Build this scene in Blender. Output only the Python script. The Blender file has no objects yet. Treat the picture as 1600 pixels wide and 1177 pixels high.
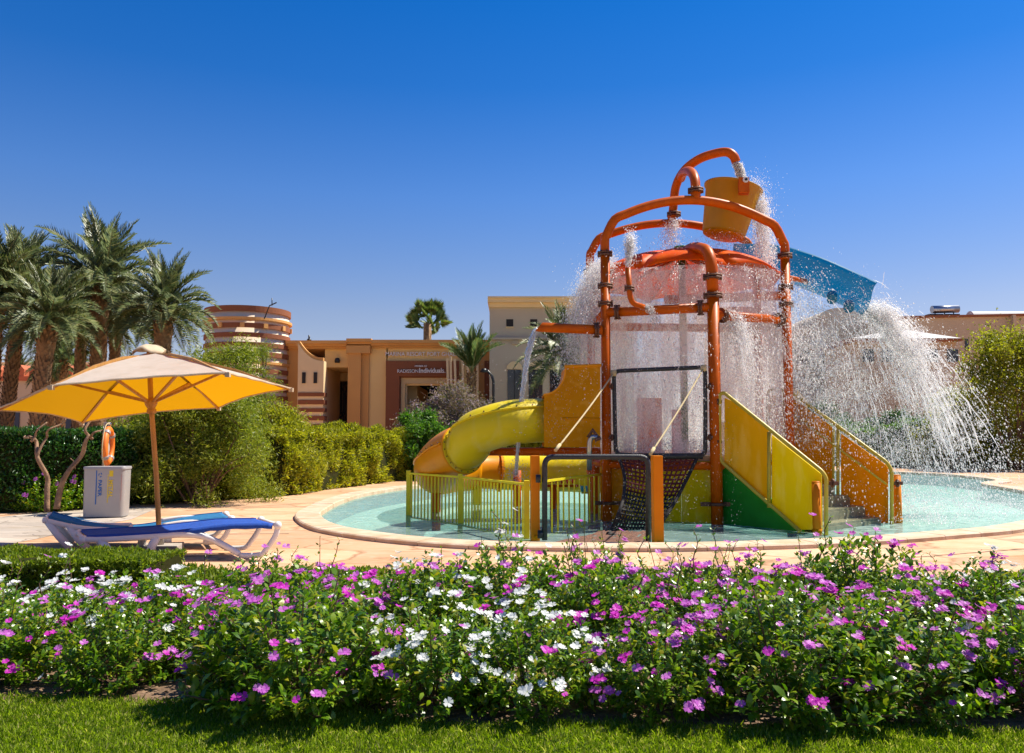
import bpy, bmesh, math, random
import numpy as np
from mathutils import Vector, Matrix, noise as mnoise
random.seed(7); RNG = np.random.default_rng(7)
R = math.radians; PI = math.pi
S = bpy.context.scene; C = S.collection

# ---------------------------------------------------------------- camera, sky, sun, exposure
PITCH = R(4.3); FPX = 1244.0; EYE = 1.5
cd = bpy.data.cameras.new("camera"); cam = bpy.data.objects.new("camera", cd); C.objects.link(cam)
cam.location = (0, 0, EYE); cam.rotation_euler = (R(90) + PITCH, 0, 0)
cd.sensor_width = 36; cd.lens = 36 * FPX / 1600; cd.clip_end = 3000; cd.clip_start = 0.05
S.camera = cam
SUN = Vector((0.74, 0.34, 1.22)).normalized()
w = bpy.data.worlds.new("World"); S.world = w; w.use_nodes = True
nt = w.node_tree; nt.nodes.clear()
sky = nt.nodes.new("ShaderNodeTexSky"); sky.sky_type = 'NISHITA'; sky.sun_disc = False
sky.sun_elevation = math.asin(SUN.z); sky.sun_rotation = math.atan2(SUN.x, SUN.y)
sky.altitude = 0; sky.air_density = 1.0; sky.dust_density = 0.3; sky.ozone_density = 3.4
hs = nt.nodes.new("ShaderNodeHueSaturation"); hs.inputs['Saturation'].default_value = 1.15
bg = nt.nodes.new("ShaderNodeBackground"); bg.inputs[1].default_value = 0.088
wo = nt.nodes.new("ShaderNodeOutputWorld")
tn = nt.nodes.new('ShaderNodeMix'); tn.data_type = 'RGBA'; tn.blend_type = 'MULTIPLY'; tn.inputs[0].default_value = 1; 
wtc = nt.nodes.new('ShaderNodeTexCoord'); wsx = nt.nodes.new('ShaderNodeSeparateXYZ'); nt.links.new(wtc.outputs['Generated'], wsx.inputs[0])
wcr = nt.nodes.new('ShaderNodeValToRGB'); nt.links.new(wsx.outputs[2], wcr.inputs[0]); we = wcr.color_ramp.elements   # clear desert air: pale blue low down, deepening smoothly overhead
while len(we) < 6: we.new(0.5)
for e_, (p_, c_) in zip(we, ((0.0, (0.93, 0.70, 0.72)), (0.15, (0.91, 0.72, 0.76)), (0.29, (0.53, 0.70, 0.96)), (0.41, (0.16, 0.57, 0.96)), (0.50, (0.06, 0.54, 0.97)), (1.0, (0.09, 0.52, 0.9)))): e_.position = p_; e_.color = (*c_, 1)
nt.links.new(wcr.outputs[0], tn.inputs[7])
nt.links.new(sky.outputs[0], hs.inputs['Color']); nt.links.new(hs.outputs[0], tn.inputs[6]); nt.links.new(tn.outputs[2], bg.inputs[0]); nt.links.new(bg.outputs[0], wo.inputs[0])
sl = bpy.data.lights.new("sun", 'SUN'); sl.energy = 4.9; sl.angle = R(0.53); sl.color = (1.0, 0.94, 0.82)
so = bpy.data.objects.new("sun", sl); C.objects.link(so); so.rotation_euler = (-SUN).to_track_quat('-Z', 'Y').to_euler()
so.location = (20, 10, 40)
S.view_settings.view_transform = 'Standard'; S.view_settings.look = 'None'
S.view_settings.exposure = 0.72; S.view_settings.gamma = 1.0; S.view_settings.use_curve_mapping = False
S.render.engine = 'CYCLES'
S.cycles.max_bounces = 8; S.cycles.transparent_max_bounces = 24; S.cycles.diffuse_bounces = 4

# ---------------------------------------------------------------- measuring helpers
def ray(px, py):
    u = (px - 800) / FPX; v = (588.5 - py) / FPX
    return Vector((u, math.cos(PITCH) - v * math.sin(PITCH), math.sin(PITCH) + v * math.cos(PITCH)))
def at(px, py, Y):
    d = ray(px, py); t = Y / d.y
    return Vector((d.x * t, Y, EYE + d.z * t))
def gr(px, py, z=0.0):
    d = ray(px, py); t = (z - EYE) / d.z
    return Vector((d.x * t, d.y * t, z))
def onp(px, py, P, Q):          # where the view line meets the upright plane through P and Q
    d = ray(px, py); n = Vector((Q[1] - P[1], -(Q[0] - P[0]), 0))
    t = n.dot(Vector((P[0], P[1], 0))) / n.dot(d)
    return Vector((d.x * t, d.y * t, EYE + d.z * t))
def crom(pts, n=8, closed=False):
    P = [Vector(p) for p in pts]; out = []; m = len(P)
    rng = range(m if closed else m - 1)
    for i in rng:
        if closed: a, b, c, d = P[(i-1) % m], P[i], P[(i+1) % m], P[(i+2) % m]
        else: a, b, c, d = P[max(i-1, 0)], P[i], P[i+1], P[min(i+2, m-1)]
        for k in range(n):
            t = k / n
            out.append(0.5 * ((2*b) + (c-a)*t + (2*a-5*b+4*c-d)*t*t + (3*b-3*c+d-a)*t**3))
    if not closed: out.append(P[-1])
    return out

# ---------------------------------------------------------------- mesh helpers
class MB:
    def __init__(s): s.v = []; s.f = []; s.sm = []
    def add(s, vs, fs, smooth=False):
        o = len(s.v); s.v += [tuple(v) for v in vs]
        s.f += [tuple(i + o for i in f) for f in fs]; s.sm += [smooth] * len(fs); return s
    def box(s, c, size, rz=0, M=None, bev=0):
        x, y, z = (a / 2 for a in size)
        if bev:
            bm = bmesh.new(); bmesh.ops.create_cube(bm, size=1)
            for v in bm.verts: v.co = Vector((v.co.x*2*x, v.co.y*2*y, v.co.z*2*z))
            bmesh.ops.bevel(bm, geom=bm.edges[:], offset=bev, segments=2, affect='EDGES', profile=0.6)
            bm.verts.index_update()
            vs = [v.co.copy() for v in bm.verts]; fs = [[v.index for v in f.verts] for f in bm.faces]; bm.free()
        else:
            vs = [Vector((i*x, j*y, k*z)) for i in (-1, 1) for j in (-1, 1) for k in (-1, 1)]
            fs = [(0,1,3,2), (4,6,7,5), (0,4,5,1), (2,3,7,6), (0,2,6,4), (1,5,7,3)]
        T = Matrix.Translation(Vector(c)) @ (M if M is not None else Matrix.Rotation(rz, 4, 'Z'))
        return s.add([T @ v for v in vs], fs)
    def tube(s, pts, r, n=12, caps=True, ry=None, up=None, closed=False):
        P = [Vector(p) for p in pts]; m = len(P); vs = []; fs = []
        rs = r if isinstance(r, (list, tuple)) else [r] * m
        prev = None
        for i, p in enumerate(P):
            if closed: t = P[(i+1) % m] - P[(i-1) % m]
            else: t = P[min(i+1, m-1)] - P[max(i-1, 0)]
            t.normalize()
            if up is not None: a = Vector(up) - t * Vector(up).dot(t)
            elif prev is None: a = t.orthogonal()
            else: a = prev - t * prev.dot(t)
            if a.length < 1e-6: a = t.orthogonal()
            a.normalize(); prev = a; b = t.cross(a)
            for k in range(n):
                th = 2*PI*(k + (0.5 if n == 4 else 0)) / n
                vs.append(p + a * (math.cos(th) * rs[i] * (ry or 1)) + b * (math.sin(th) * rs[i]))
        for i in range(m if closed else m - 1):
            for k in range(n):
                i2 = (i+1) % m
                fs.append((i*n+k, i*n+(k+1) % n, i2*n+(k+1) % n, i2*n+k))
        s.add(vs, fs, n > 5)
        if caps and not closed:
            o = len(s.v) - len(vs)
            s.f.append(tuple(o + k for k in reversed(range(n)))); s.f.append(tuple(o + (m-1)*n + k for k in range(n))); s.sm += [False, False]
        return s
    def lathe(s, prof, c=(0,0,0), n=24, a0=0, a1=2*PI, M=None, smooth=True):
        full = abs(a1 - a0 - 2*PI) < 1e-6; m = n if full else n + 1; vs = []; fs = []
        for (r, z) in prof:
            for k in range(m):
                th = a0 + (a1-a0)*k/n; v = Vector((r*math.cos(th), r*math.sin(th), z))
                vs.append((M @ v if M is not None else v) + Vector(c))
        for i in range(len(prof)-1):
            for k in range(n):
                k2 = (k+1) % m
                fs.append((i*m+k, i*m+k2, (i+1)*m+k2, (i+1)*m+k))
        return s.add(vs, fs, smooth)
    def prism(s, pts, n, d):     # polygon pts extruded by vector n*d
        P = [Vector(p) for p in pts]; N = Vector(n).normalized() * d; m = len(P)
        vs = P + [p + N for p in P]
        fs = [tuple(range(m)), tuple(reversed(range(m, 2*m)))] + [(i, i+m, (i+1) % m + m, (i+1) % m) for i in range(m)]
        return s.add(vs, fs)
    def disc(s, c, nrm, r, th, n=12):
        c = Vector(c); nrm = Vector(nrm).normalized()
        return s.tube([c - nrm*th/2, c + nrm*th/2], r, n)
    def build(s, name, mat, parent=None, off=None, recalc=True):
        me = bpy.data.meshes.new(name)
        o_ = Vector(off) if off is not None else (woff(parent) if parent else Vector((0,0,0)))
        me.from_pydata([tuple(Vector(v) - o_) for v in s.v], [], s.f)
        me.polygons.foreach_set("use_smooth", s.sm)
        if recalc:
            bm = bmesh.new(); bm.from_mesh(me); bmesh.ops.recalc_face_normals(bm, faces=bm.faces[:]); bm.to_mesh(me); bm.free()
        me.materials.append(mat)
        return link(name, me, parent, o_ if not parent else None)
def woff(o):
    v = Vector((0,0,0))
    while o is not None: v += o.location; o = o.parent
    return v
def link(name, data, parent=None, loc=None):
    o = bpy.data.objects.new(name, data); C.objects.link(o)
    if parent: o.parent = parent
    if loc is not None: o.location = loc
    return o
def tag(o, label=None, cat=None, group=None, kind=None):
    if label: o['label'] = label
    if cat: o['category'] = cat
    if group: o['group'] = group
    if kind: o['kind'] = kind
    return o
def thing(name, label, cat, loc=(0,0,0), rz=0, group=None):
    o = bpy.data.objects.new(name, None); C.objects.link(o); o.location = loc; o.rotation_euler = (0, 0, rz)
    o.empty_display_size = 0.2
    return tag(o, label, cat, group)
def copy_tree(o, parent=None):
    c = o.copy(); C.objects.link(c)
    if parent: c.parent = parent
    for ch in list(o.children): copy_tree(ch, c)
    return c
def npmesh(name, V, F, mat, parent=None, smooth=False, loc=None):   # V (n,3), F (m,k) index arrays
    me = bpy.data.meshes.new(name); V = np.asarray(V, np.float32); F = np.asarray(F, np.int32); k = F.shape[1]
    me.vertices.add(len(V)); me.vertices.foreach_set("co", V.ravel())
    me.loops.add(F.size); me.loops.foreach_set("vertex_index", F.ravel())
    me.polygons.add(len(F)); me.polygons.foreach_set("loop_start", np.arange(0, F.size, k, dtype=np.int32))
    if smooth: me.polygons.foreach_set("use_smooth", np.ones(len(F), bool))
    me.update(calc_edges=True); me.validate()
    me.materials.append(mat)
    return link(name, me, parent, loc)
def unit(a): return a / np.maximum(np.linalg.norm(a, axis=1, keepdims=True), 1e-9)
def leaves(P, D, L, W, fold=0.25, roll=None, rng=RNG, bend=0.0):   # diamond leaves folded along the midrib
    n = len(P); D = unit(D); rnd = rng.normal(size=(n, 3)); Sd = unit(np.cross(D, rnd if roll is None else roll)); N = np.cross(D, Sd)
    L = np.broadcast_to(np.asarray(L, float).reshape(-1, 1), (n, 1)); W = np.broadcast_to(np.asarray(W, float).reshape(-1, 1), (n, 1))
    a = P; b = P + D*L*0.45 + Sd*W*0.5 + N*W*fold; c = P + D*L*0.45 - Sd*W*0.5 + N*W*fold; d = P + D*L - N*L*bend
    V = np.stack([a, b, d, c], 1).reshape(-1, 3); i = np.arange(n)[:, None]*4
    F = np.concatenate([i + [[0, 1, 2]], i + [[0, 2, 3]]], 0)
    return V, F
def join(parts):
    Vs, Fs, o = [], [], 0
    for V, F in parts: Vs.append(V); Fs.append(F + o); o += len(V)
    return np.concatenate(Vs), np.concatenate(Fs)

# ---------------------------------------------------------------- materials
def newmat(name):
    m = bpy.data.materials.new(name); m.use_nodes = True; t = m.node_tree; t.nodes.clear()
    out = t.nodes.new("ShaderNodeOutputMaterial"); return m, t, out
def N(t, typ, **kw):
    n = t.nodes.new(typ)
    for k, v in kw.items():
        if k.startswith('i_'):
            key = k[2:]; n.inputs[int(key) if key.isdigit() else key.replace('_', ' ')].default_value = v
        else: setattr(n, k, v)
    return n
def col4(c): return (c[0], c[1], c[2], 1)
def pm(name, c1, c2=None, scale=4.0, rough=0.5, bump=0.0, bscale=None, metal=0.0, detail=5, spec=0.5, stretch=(1,1,1), transl=None, thr=(0.35, 0.65), coat=0.0, c3=None, c3s=20):
    m, t, out = newmat(name); b = N(t, "ShaderNodeBsdfPrincipled"); L = t.links.new
    b.inputs['Roughness'].default_value = rough; b.inputs['Metallic'].default_value = metal; b.inputs['Specular IOR Level'].default_value = spec
    b.inputs['Coat Weight'].default_value = coat; b.inputs['Coat Roughness'].default_value = 0.12
    tc = N(t, "ShaderNodeTexCoord"); mp = N(t, "ShaderNodeMapping"); mp.inputs['Scale'].default_value = stretch; L(tc.outputs['Object'], mp.inputs[0])
    if c2 is None: c2 = tuple(x*0.82 for x in c1)
    nz = N(t, "ShaderNodeTexNoise", i_Scale=scale, i_Detail=detail); L(mp.outputs[0], nz.inputs['Vector'])
    rp = N(t, "ShaderNodeMapRange"); rp.inputs[1].default_value = thr[0]; rp.inputs[2].default_value = thr[1]; L(nz.outputs[0], rp.inputs[0])
    mx = N(t, "ShaderNodeMix", data_type='RGBA'); mx.inputs[6].default_value = col4(c1); mx.inputs[7].default_value = col4(c2); L(rp.outputs[0], mx.inputs[0])
    colout = mx.outputs[2]
    if c3:
        nz3 = N(t, "ShaderNodeTexNoise", i_Scale=c3s, i_Detail=4); L(mp.outputs[0], nz3.inputs['Vector'])
        r3 = N(t, "ShaderNodeMapRange"); r3.inputs[1].default_value = 0.52; r3.inputs[2].default_value = 0.72; L(nz3.outputs[0], r3.inputs[0])
        m3 = N(t, "ShaderNodeMix", data_type='RGBA'); L(r3.outputs[0], m3.inputs[0]); L(colout, m3.inputs[6]); m3.inputs[7].default_value = col4(c3); colout = m3.outputs[2]
    L(colout, b.inputs['Base Color'])
    if bump:
        n2 = N(t, "ShaderNodeTexNoise", i_Scale=bscale or scale*6, i_Detail=6); L(mp.outputs[0], n2.inputs['Vector'])
        bp = N(t, "ShaderNodeBump", i_Strength=bump, i_Distance=0.02); L(n2.outputs[0], bp.inputs['Height']); L(bp.outputs[0], b.inputs['Normal'])
    if transl:
        tr = N(t, "ShaderNodeBsdfTranslucent"); tr.inputs[0].default_value = col4(transl[:3]); ms = N(t, "ShaderNodeMixShader"); ms.inputs[0].default_value = transl[3]
        L(b.outputs[0], ms.inputs[1]); L(tr.outputs[0], ms.inputs[2]); L(ms.outputs[0], out.inputs[0])
    else: L(b.outputs[0], out.inputs[0])
    return m
def leafmat(name, stops, transl=0.35, rough=0.45, spec=0.4, tint=None, emitless=True):
    m, t, out = newmat(name); L = t.links.new
    g = N(t, "ShaderNodeNewGeometry"); cr = N(t, "ShaderNodeValToRGB")
    el = cr.color_ramp.elements
    while len(el) < len(stops): el.new(0.5)
    for e, (p, c) in zip(el, stops): e.position = p; e.color = col4(c)
    L(g.outputs['Random Per Island'], cr.inputs[0])
    b = N(t, "ShaderNodeBsdfPrincipled"); b.inputs['Roughness'].default_value = rough; b.inputs['Specular IOR Level'].default_value = spec
    tr = N(t, "ShaderNodeBsdfTranslucent"); ms = N(t, "ShaderNodeMixShader"); ms.inputs[0].default_value = transl
    br = N(t, "ShaderNodeMix", data_type='RGBA', blend_type='MULTIPLY'); br.inputs[0].default_value = 1
    br.inputs[7].default_value = col4(tint or (1.5, 1.6, 0.7)); L(cr.outputs[0], br.inputs[6])
    L(cr.outputs[0], b.inputs['Base Color']); L(br.outputs[2], tr.inputs[0]); L(b.outputs[0], ms.inputs[1]); L(tr.outputs[0], ms.inputs[2]); L(ms.outputs[0], out.inputs[0])
    return m
M = {}
M['pipe'] = pm('orange_pipe_paint', (0.56, 0.105, 0.0), (0.46, 0.08, 0.0), 6, 0.42, 0.05, 60, coat=0.0, spec=0.15)
M['post'] = pm('orange_post_plastic', (0.78, 0.24, 0.0), (0.70, 0.20, 0.0), 3, 0.45, spec=0.2)
M['bolt'] = pm('rusty_bolt_steel', (0.09, 0.04, 0.025), (0.2, 0.09, 0.05), 40, 0.6, 0.2, 90, metal=0.4)
M['bucket'] = pm('ochre_bucket_plastic', (0.50, 0.28, 0.006), (0.44, 0.24, 0.008), 3, 0.42, 0.03, transl=(0.5, 0.26, 0.0, 0.2))
M['canopy'] = pm('orange_red_canopy_plastic', (0.95, 0.17, 0.0), (0.88, 0.10, 0.0), 2.5, 0.5, spec=0.15, transl=(0.9, 0.12, 0.02, 0.3))
M['blue'] = pm('blue_trough_plastic', (0.0, 0.23, 0.36), (0.0, 0.20, 0.32), 3, 0.4, coat=0.05, transl=(0.0, 0.45, 0.75, 0.4))
M['yellow'] = pm('yellow_slide_plastic', (0.88, 0.68, 0.010), (0.82, 0.62, 0.012), 2, 0.4, coat=0.05, spec=0.25, transl=(0.75, 0.62, 0.02, 0.18), c3=(0.82, 0.66, 0.12), c3s=3, stretch=(1,1,0.35), bump=0.04)
M['slideor'] = pm('orange_slide_plastic', (0.92, 0.36, 0.0), (0.86, 0.31, 0.0), 2, 0.4, coat=0.08, spec=0.25, transl=(0.9, 0.25, 0.01, 0.18))
M['panel_yl'] = pm('ochre_yellow_panel_plastic', (0.82, 0.47, 0.0), (0.74, 0.41, 0.0), 2.2, 0.5, spec=0.12, c3=(0.84, 0.55, 0.06), c3s=5, stretch=(1,1,0.3), bump=0.05, transl=(0.85, 0.55, 0.01, 0.25))
M['panel_y'] = pm('yellow_panel_plastic', (0.88, 0.68, 0.0), (0.80, 0.60, 0.0), 2.2, 0.5, spec=0.12, c3=(0.88, 0.74, 0.10), c3s=5, stretch=(1,1,0.3), bump=0.05, transl=(0.85, 0.7, 0.01, 0.3))
M['panel_o'] = pm('amber_panel_plastic', (0.76, 0.33, 0.0), (0.68, 0.28, 0.0), 1.6, 0.5, spec=0.12, transl=(0.85, 0.38, 0.01, 0.3), c3=(0.8, 0.4, 0.03), c3s=9)
M['panel_g'] = pm('green_panel_plastic', (0.015, 0.23, 0.02), (0.02, 0.29, 0.03), 3, 0.5, spec=0.15, transl=(0.02, 0.25, 0.02, 0.15))
M['rail'] = pm('olive_yellow_rail_paint', (0.58, 0.42, 0.02), (0.48, 0.36, 0.04), 9, 0.42, 0.05)
M['fence'] = pm('yellow_green_fence_paint', (0.84, 0.70, 0.02), (0.74, 0.60, 0.03), 9, 0.45, spec=0.2)
M['black'] = pm('black_net_frame', (0.012, 0.014, 0.016), (0.035, 0.035, 0.035), 30, 0.5, 0.3, 70)
M['rope_b'] = pm('black_net_rope', (0.015, 0.013, 0.012), (0.03, 0.022, 0.02), 20, 0.8)
M['rope_r'] = pm('red_net_rope', (0.22, 0.03, 0.018), (0.13, 0.02, 0.015), 20, 0.8)
M['rope_c'] = pm('cream_rope', (0.6, 0.48, 0.25), (0.45, 0.35, 0.18), 60, 0.85, 0.3, 150)
M['green'] = pm('green_pole_paint', (0.03, 0.16, 0.02), (0.05, 0.2, 0.03), 9, 0.4)
M['deckplate'] = pm('tan_deck_plastic', (0.62, 0.45, 0.18), (0.5, 0.36, 0.15), 6, 0.5)
M['step'] = pm('wet_step_plastic', (0.34, 0.33, 0.2), (0.22, 0.22, 0.14), 6, 0.25)
M['red'] = pm('red_toy_plastic', (0.8, 0.04, 0.02), (0.65, 0.03, 0.02), 5, 0.35)
M['turq'] = pm('turquoise_toy_plastic', (0.02, 0.45, 0.6), (0.02, 0.36, 0.5), 5, 0.35)
M['mat'] = pm('brown_rope_mat', (0.22, 0.10, 0.055), (0.08, 0.035, 0.025), 26, 0.9, 0.8, 60)
M['beige'] = pm('beige_stucco', (0.86, 0.575, 0.22), (0.82, 0.54, 0.2), 0.6, 0.85, 0.12, 30)
M['ochre'] = pm('ochre_stucco', (0.68, 0.345, 0.10), (0.62, 0.31, 0.09), 0.6, 0.85, 0.12, 30)
M['brown'] = pm('brown_stucco', (0.26, 0.085, 0.03), (0.23, 0.075, 0.027), 0.6, 0.85, 0.1, 30)
M['cream'] = pm('cream_stucco', (0.82, 0.60, 0.32), (0.76, 0.55, 0.29), 0.7, 0.85, 0.1, 30)
M['yelst'] = pm('pale_yellow_frame_stucco', (0.66, 0.46, 0.22), (0.6, 0.42, 0.2), 0.7, 0.85, 0.1, 30)
M['greyst'] = pm('grey_beige_stucco', (0.54, 0.43, 0.30), (0.49, 0.39, 0.27), 0.5, 0.88, 0.12, 30)
M['terra'] = pm('terracotta_merlon', (0.5, 0.13, 0.05), (0.42, 0.1, 0.04), 2, 0.85, 0.1, 30)
M['tan'] = pm('tan_stucco', (0.50, 0.385, 0.255), (0.45, 0.345, 0.225), 0.4, 0.88, 0.1, 20)
M['roofw'] = pm('white_roof', (0.58, 0.55, 0.52), (0.5, 0.47, 0.45), 1, 0.7)
M['dark'] = pm('dark_glass', (0.015, 0.016, 0.022), (0.025, 0.025, 0.03), 2, 0.12, spec=0.7)
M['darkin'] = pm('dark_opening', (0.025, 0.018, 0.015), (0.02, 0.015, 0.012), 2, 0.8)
M['blueg'] = pm('dark_blue_shutter', (0.012, 0.03, 0.07), (0.01, 0.02, 0.05), 2, 0.4)
M['steel'] = pm('brushed_steel', (0.45, 0.45, 0.46), (0.38, 0.38, 0.4), 10, 0.3, metal=0.9)
M['white'] = pm('white_plastic', (0.78, 0.77, 0.76), (0.7, 0.69, 0.68), 4, 0.4)
M['letter'] = pm('white_letter', (0.85, 0.8, 0.75), (0.8, 0.75, 0.7), 4, 0.5)
M['sling'] = pm('royal_blue_sling_fabric', (0.005, 0.075, 0.42), (0.005, 0.06, 0.34), 25, 0.75, 0.25, 260)
M['sling2'] = pm('faded_blue_sling_fabric', (0.01, 0.16, 0.36), (0.008, 0.12, 0.3), 20, 0.75, 0.25, 260)
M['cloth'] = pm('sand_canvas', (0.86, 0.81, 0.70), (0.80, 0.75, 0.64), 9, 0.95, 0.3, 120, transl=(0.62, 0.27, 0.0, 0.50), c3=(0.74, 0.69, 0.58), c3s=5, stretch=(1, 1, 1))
M['capcloth'] = pm('dusty_canvas', (0.60, 0.46, 0.30), (0.52, 0.39, 0.25), 9, 0.95, 0.3, 120)
M['wood'] = pm('varnished_wood', (0.52, 0.25, 0.05), (0.4, 0.18, 0.035), 5, 0.5, 0.15, 40, stretch=(6, 6, 0.6))
M['greywood'] = pm('weathered_wood', (0.5, 0.42, 0.34), (0.3, 0.24, 0.19), 5, 0.85, 0.4, 40, stretch=(6, 6, 0.5))
M['bark'] = pm('pale_bark', (0.34, 0.2, 0.11), (0.18, 0.1, 0.06), 6, 0.9, 0.6, 40)
M['palmbark'] = pm('palm_bark', (0.30, 0.18, 0.09), (0.15, 0.085, 0.04), 5, 0.95, 0.8, 14, c3=(0.3, 0.19, 0.09), c3s=12)
M['bin'] = pm('grey_bin_enamel', (0.40, 0.375, 0.36), (0.36, 0.34, 0.325), 2, 0.45, metal=0.2)
M['ring'] = pm('orange_lifebuoy', (0.85, 0.2, 0.015), (0.78, 0.17, 0.015), 6, 0.5)
M['band'] = pm('grey_reflective_band', (0.35, 0.3, 0.28), None, 6, 0.4)
M['inkb'] = pm('blue_print', (0.01, 0.13, 0.45), None, 6, 0.5)
M['inky'] = pm('yellow_print', (0.85, 0.62, 0.02), None, 6, 0.5)
M['inkr'] = pm('red_print', (0.55, 0.12, 0.09), None, 6, 0.5)
M['metaldark'] = pm('dark_painted_metal', (0.02, 0.02, 0.022), None, 9, 0.4)
M['concrete'] = pm('concrete_base', (0.4, 0.36, 0.32), None, 9, 0.85, 0.3)
M['stemy'] = pm('yellow_green_stem', (0.28, 0.26, 0.05), (0.2, 0.13, 0.05), 9, 0.6)
M['stemb'] = pm('brown_stem', (0.2, 0.1, 0.055), (0.13, 0.075, 0.04), 9, 0.7)
M['core'] = pm('shade_dark_core', (0.028, 0.035, 0.010), (0.045, 0.04, 0.016), 5, 1.0, 0.8, 12, spec=0.0)  # inner shade of the hedges put into the colour of their solid core
# foliage
M['peri'] = leafmat('periwinkle_leaf', [(0, (0.042, 0.115, 0.006)), (0.45, (0.105, 0.21, 0.008)), (0.84, (0.23, 0.33, 0.014)), (1, (0.34, 0.30, 0.02))], 0.36, 0.30, 0.5)
M['lowh'] = leafmat('clipped_hedge_leaf', [(0, (0.08, 0.14, 0.008)), (0.5, (0.16, 0.22, 0.012)), (1, (0.26, 0.31, 0.02))], 0.4, 0.45)
M['darkh'] = leafmat('dark_hedge_leaf', [(0, (0.02, 0.07, 0.012)), (0.6, (0.035, 0.11, 0.018)), (1, (0.08, 0.17, 0.03))], 0.3, 0.3, 0.5)
M['bamb'] = leafmat('willowy_shrub_leaf', [(0, (0.10, 0.14, 0.012)), (0.55, (0.21, 0.25, 0.018)), (1, (0.38, 0.40, 0.04))], 0.38, 0.45)
M['hedge'] = leafmat('yellow_green_hedge_leaf', [(0, (0.15, 0.165, 0.008)), (0.5, (0.29, 0.29, 0.012)), (1, (0.50, 0.45, 0.03))], 0.42, 0.5)
M['bright'] = leafmat('bright_green_leaf', [(0, (0.04, 0.12, 0.01)), (0.5, (0.08, 0.19, 0.015)), (1, (0.16, 0.28, 0.03))], 0.42, 0.45)
M['purp'] = leafmat('mauve_grey_foliage', [(0, (0.12, 0.11, 0.05)), (0.35, (0.19, 0.16, 0.08)), (0.7, (0.3, 0.2, 0.26)), (1, (0.42, 0.33, 0.42))], 0.3, 0.6)
M['rtree'] = leafmat('olive_yellow_tree_leaf', [(0, (0.13, 0.14, 0.012)), (0.5, (0.26, 0.27, 0.016)), (0.85, (0.38, 0.37, 0.025)), (1, (0.2, 0.12, 0.08))], 0.52, 0.5)
M['palm'] = leafmat('date_palm_leaflet', [(0, (0.07, 0.10, 0.035)), (0.5, (0.13, 0.17, 0.06)), (0.9, (0.22, 0.24, 0.09)), (1, (0.3, 0.24, 0.1))], 0.25, 0.38, 0.5, tint=(1.4, 1.5, 0.8))
M['palmg'] = leafmat('green_palm_leaflet', [(0, (0.05, 0.10, 0.025)), (0.6, (0.1, 0.16, 0.035)), (1, (0.2, 0.22, 0.06))], 0.28, 0.4, 0.5)
M['rachis'] = pm('palm_rachis', (0.3, 0.28, 0.1), (0.22, 0.22, 0.08), 6, 0.5)
M['grass'] = leafmat('lawn_blade', [(0, (0.13, 0.20, 0.004)), (0.4, (0.21, 0.31, 0.006)), (0.8, (0.32, 0.41, 0.02)), (0.9, (0.42, 0.42, 0.1)), (1, (0.5, 0.44, 0.2))], 0.45, 0.5, 0.3)
M['mag'] = leafmat('magenta_petal', [(0, (0.46, 0.015, 0.42)), (0.6, (0.64, 0.03, 0.52)), (1, (0.74, 0.10, 0.60))], 0.4, 0.5, 0.3, tint=(1.3, 1.0, 1.2))
M['lil'] = leafmat('lilac_petal', [(0, (0.52, 0.08, 0.52)), (0.6, (0.62, 0.15, 0.60)), (1, (0.72, 0.34, 0.68))], 0.4, 0.5, 0.3, tint=(1.2, 1.0, 1.2))
M['wht'] = leafmat('white_petal', [(0, (0.72, 0.72, 0.68)), (1, (0.82, 0.82, 0.8))], 0.35, 0.5, 0.3, tint=(1.0, 1.0, 1.0))
# parasol canvas is sand-coloured; sunlight coming through is painted golden on its underside
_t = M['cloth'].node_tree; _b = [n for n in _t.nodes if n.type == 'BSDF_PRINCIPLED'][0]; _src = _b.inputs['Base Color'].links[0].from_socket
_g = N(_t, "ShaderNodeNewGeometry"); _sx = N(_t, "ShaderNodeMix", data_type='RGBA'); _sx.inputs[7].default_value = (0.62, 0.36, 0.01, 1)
_t.links.new(_g.outputs['Backfacing'], _sx.inputs[0]); _t.links.new(_src, _sx.inputs[6]); _t.links.new(_sx.outputs[2], _b.inputs['Base Color'])

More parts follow.
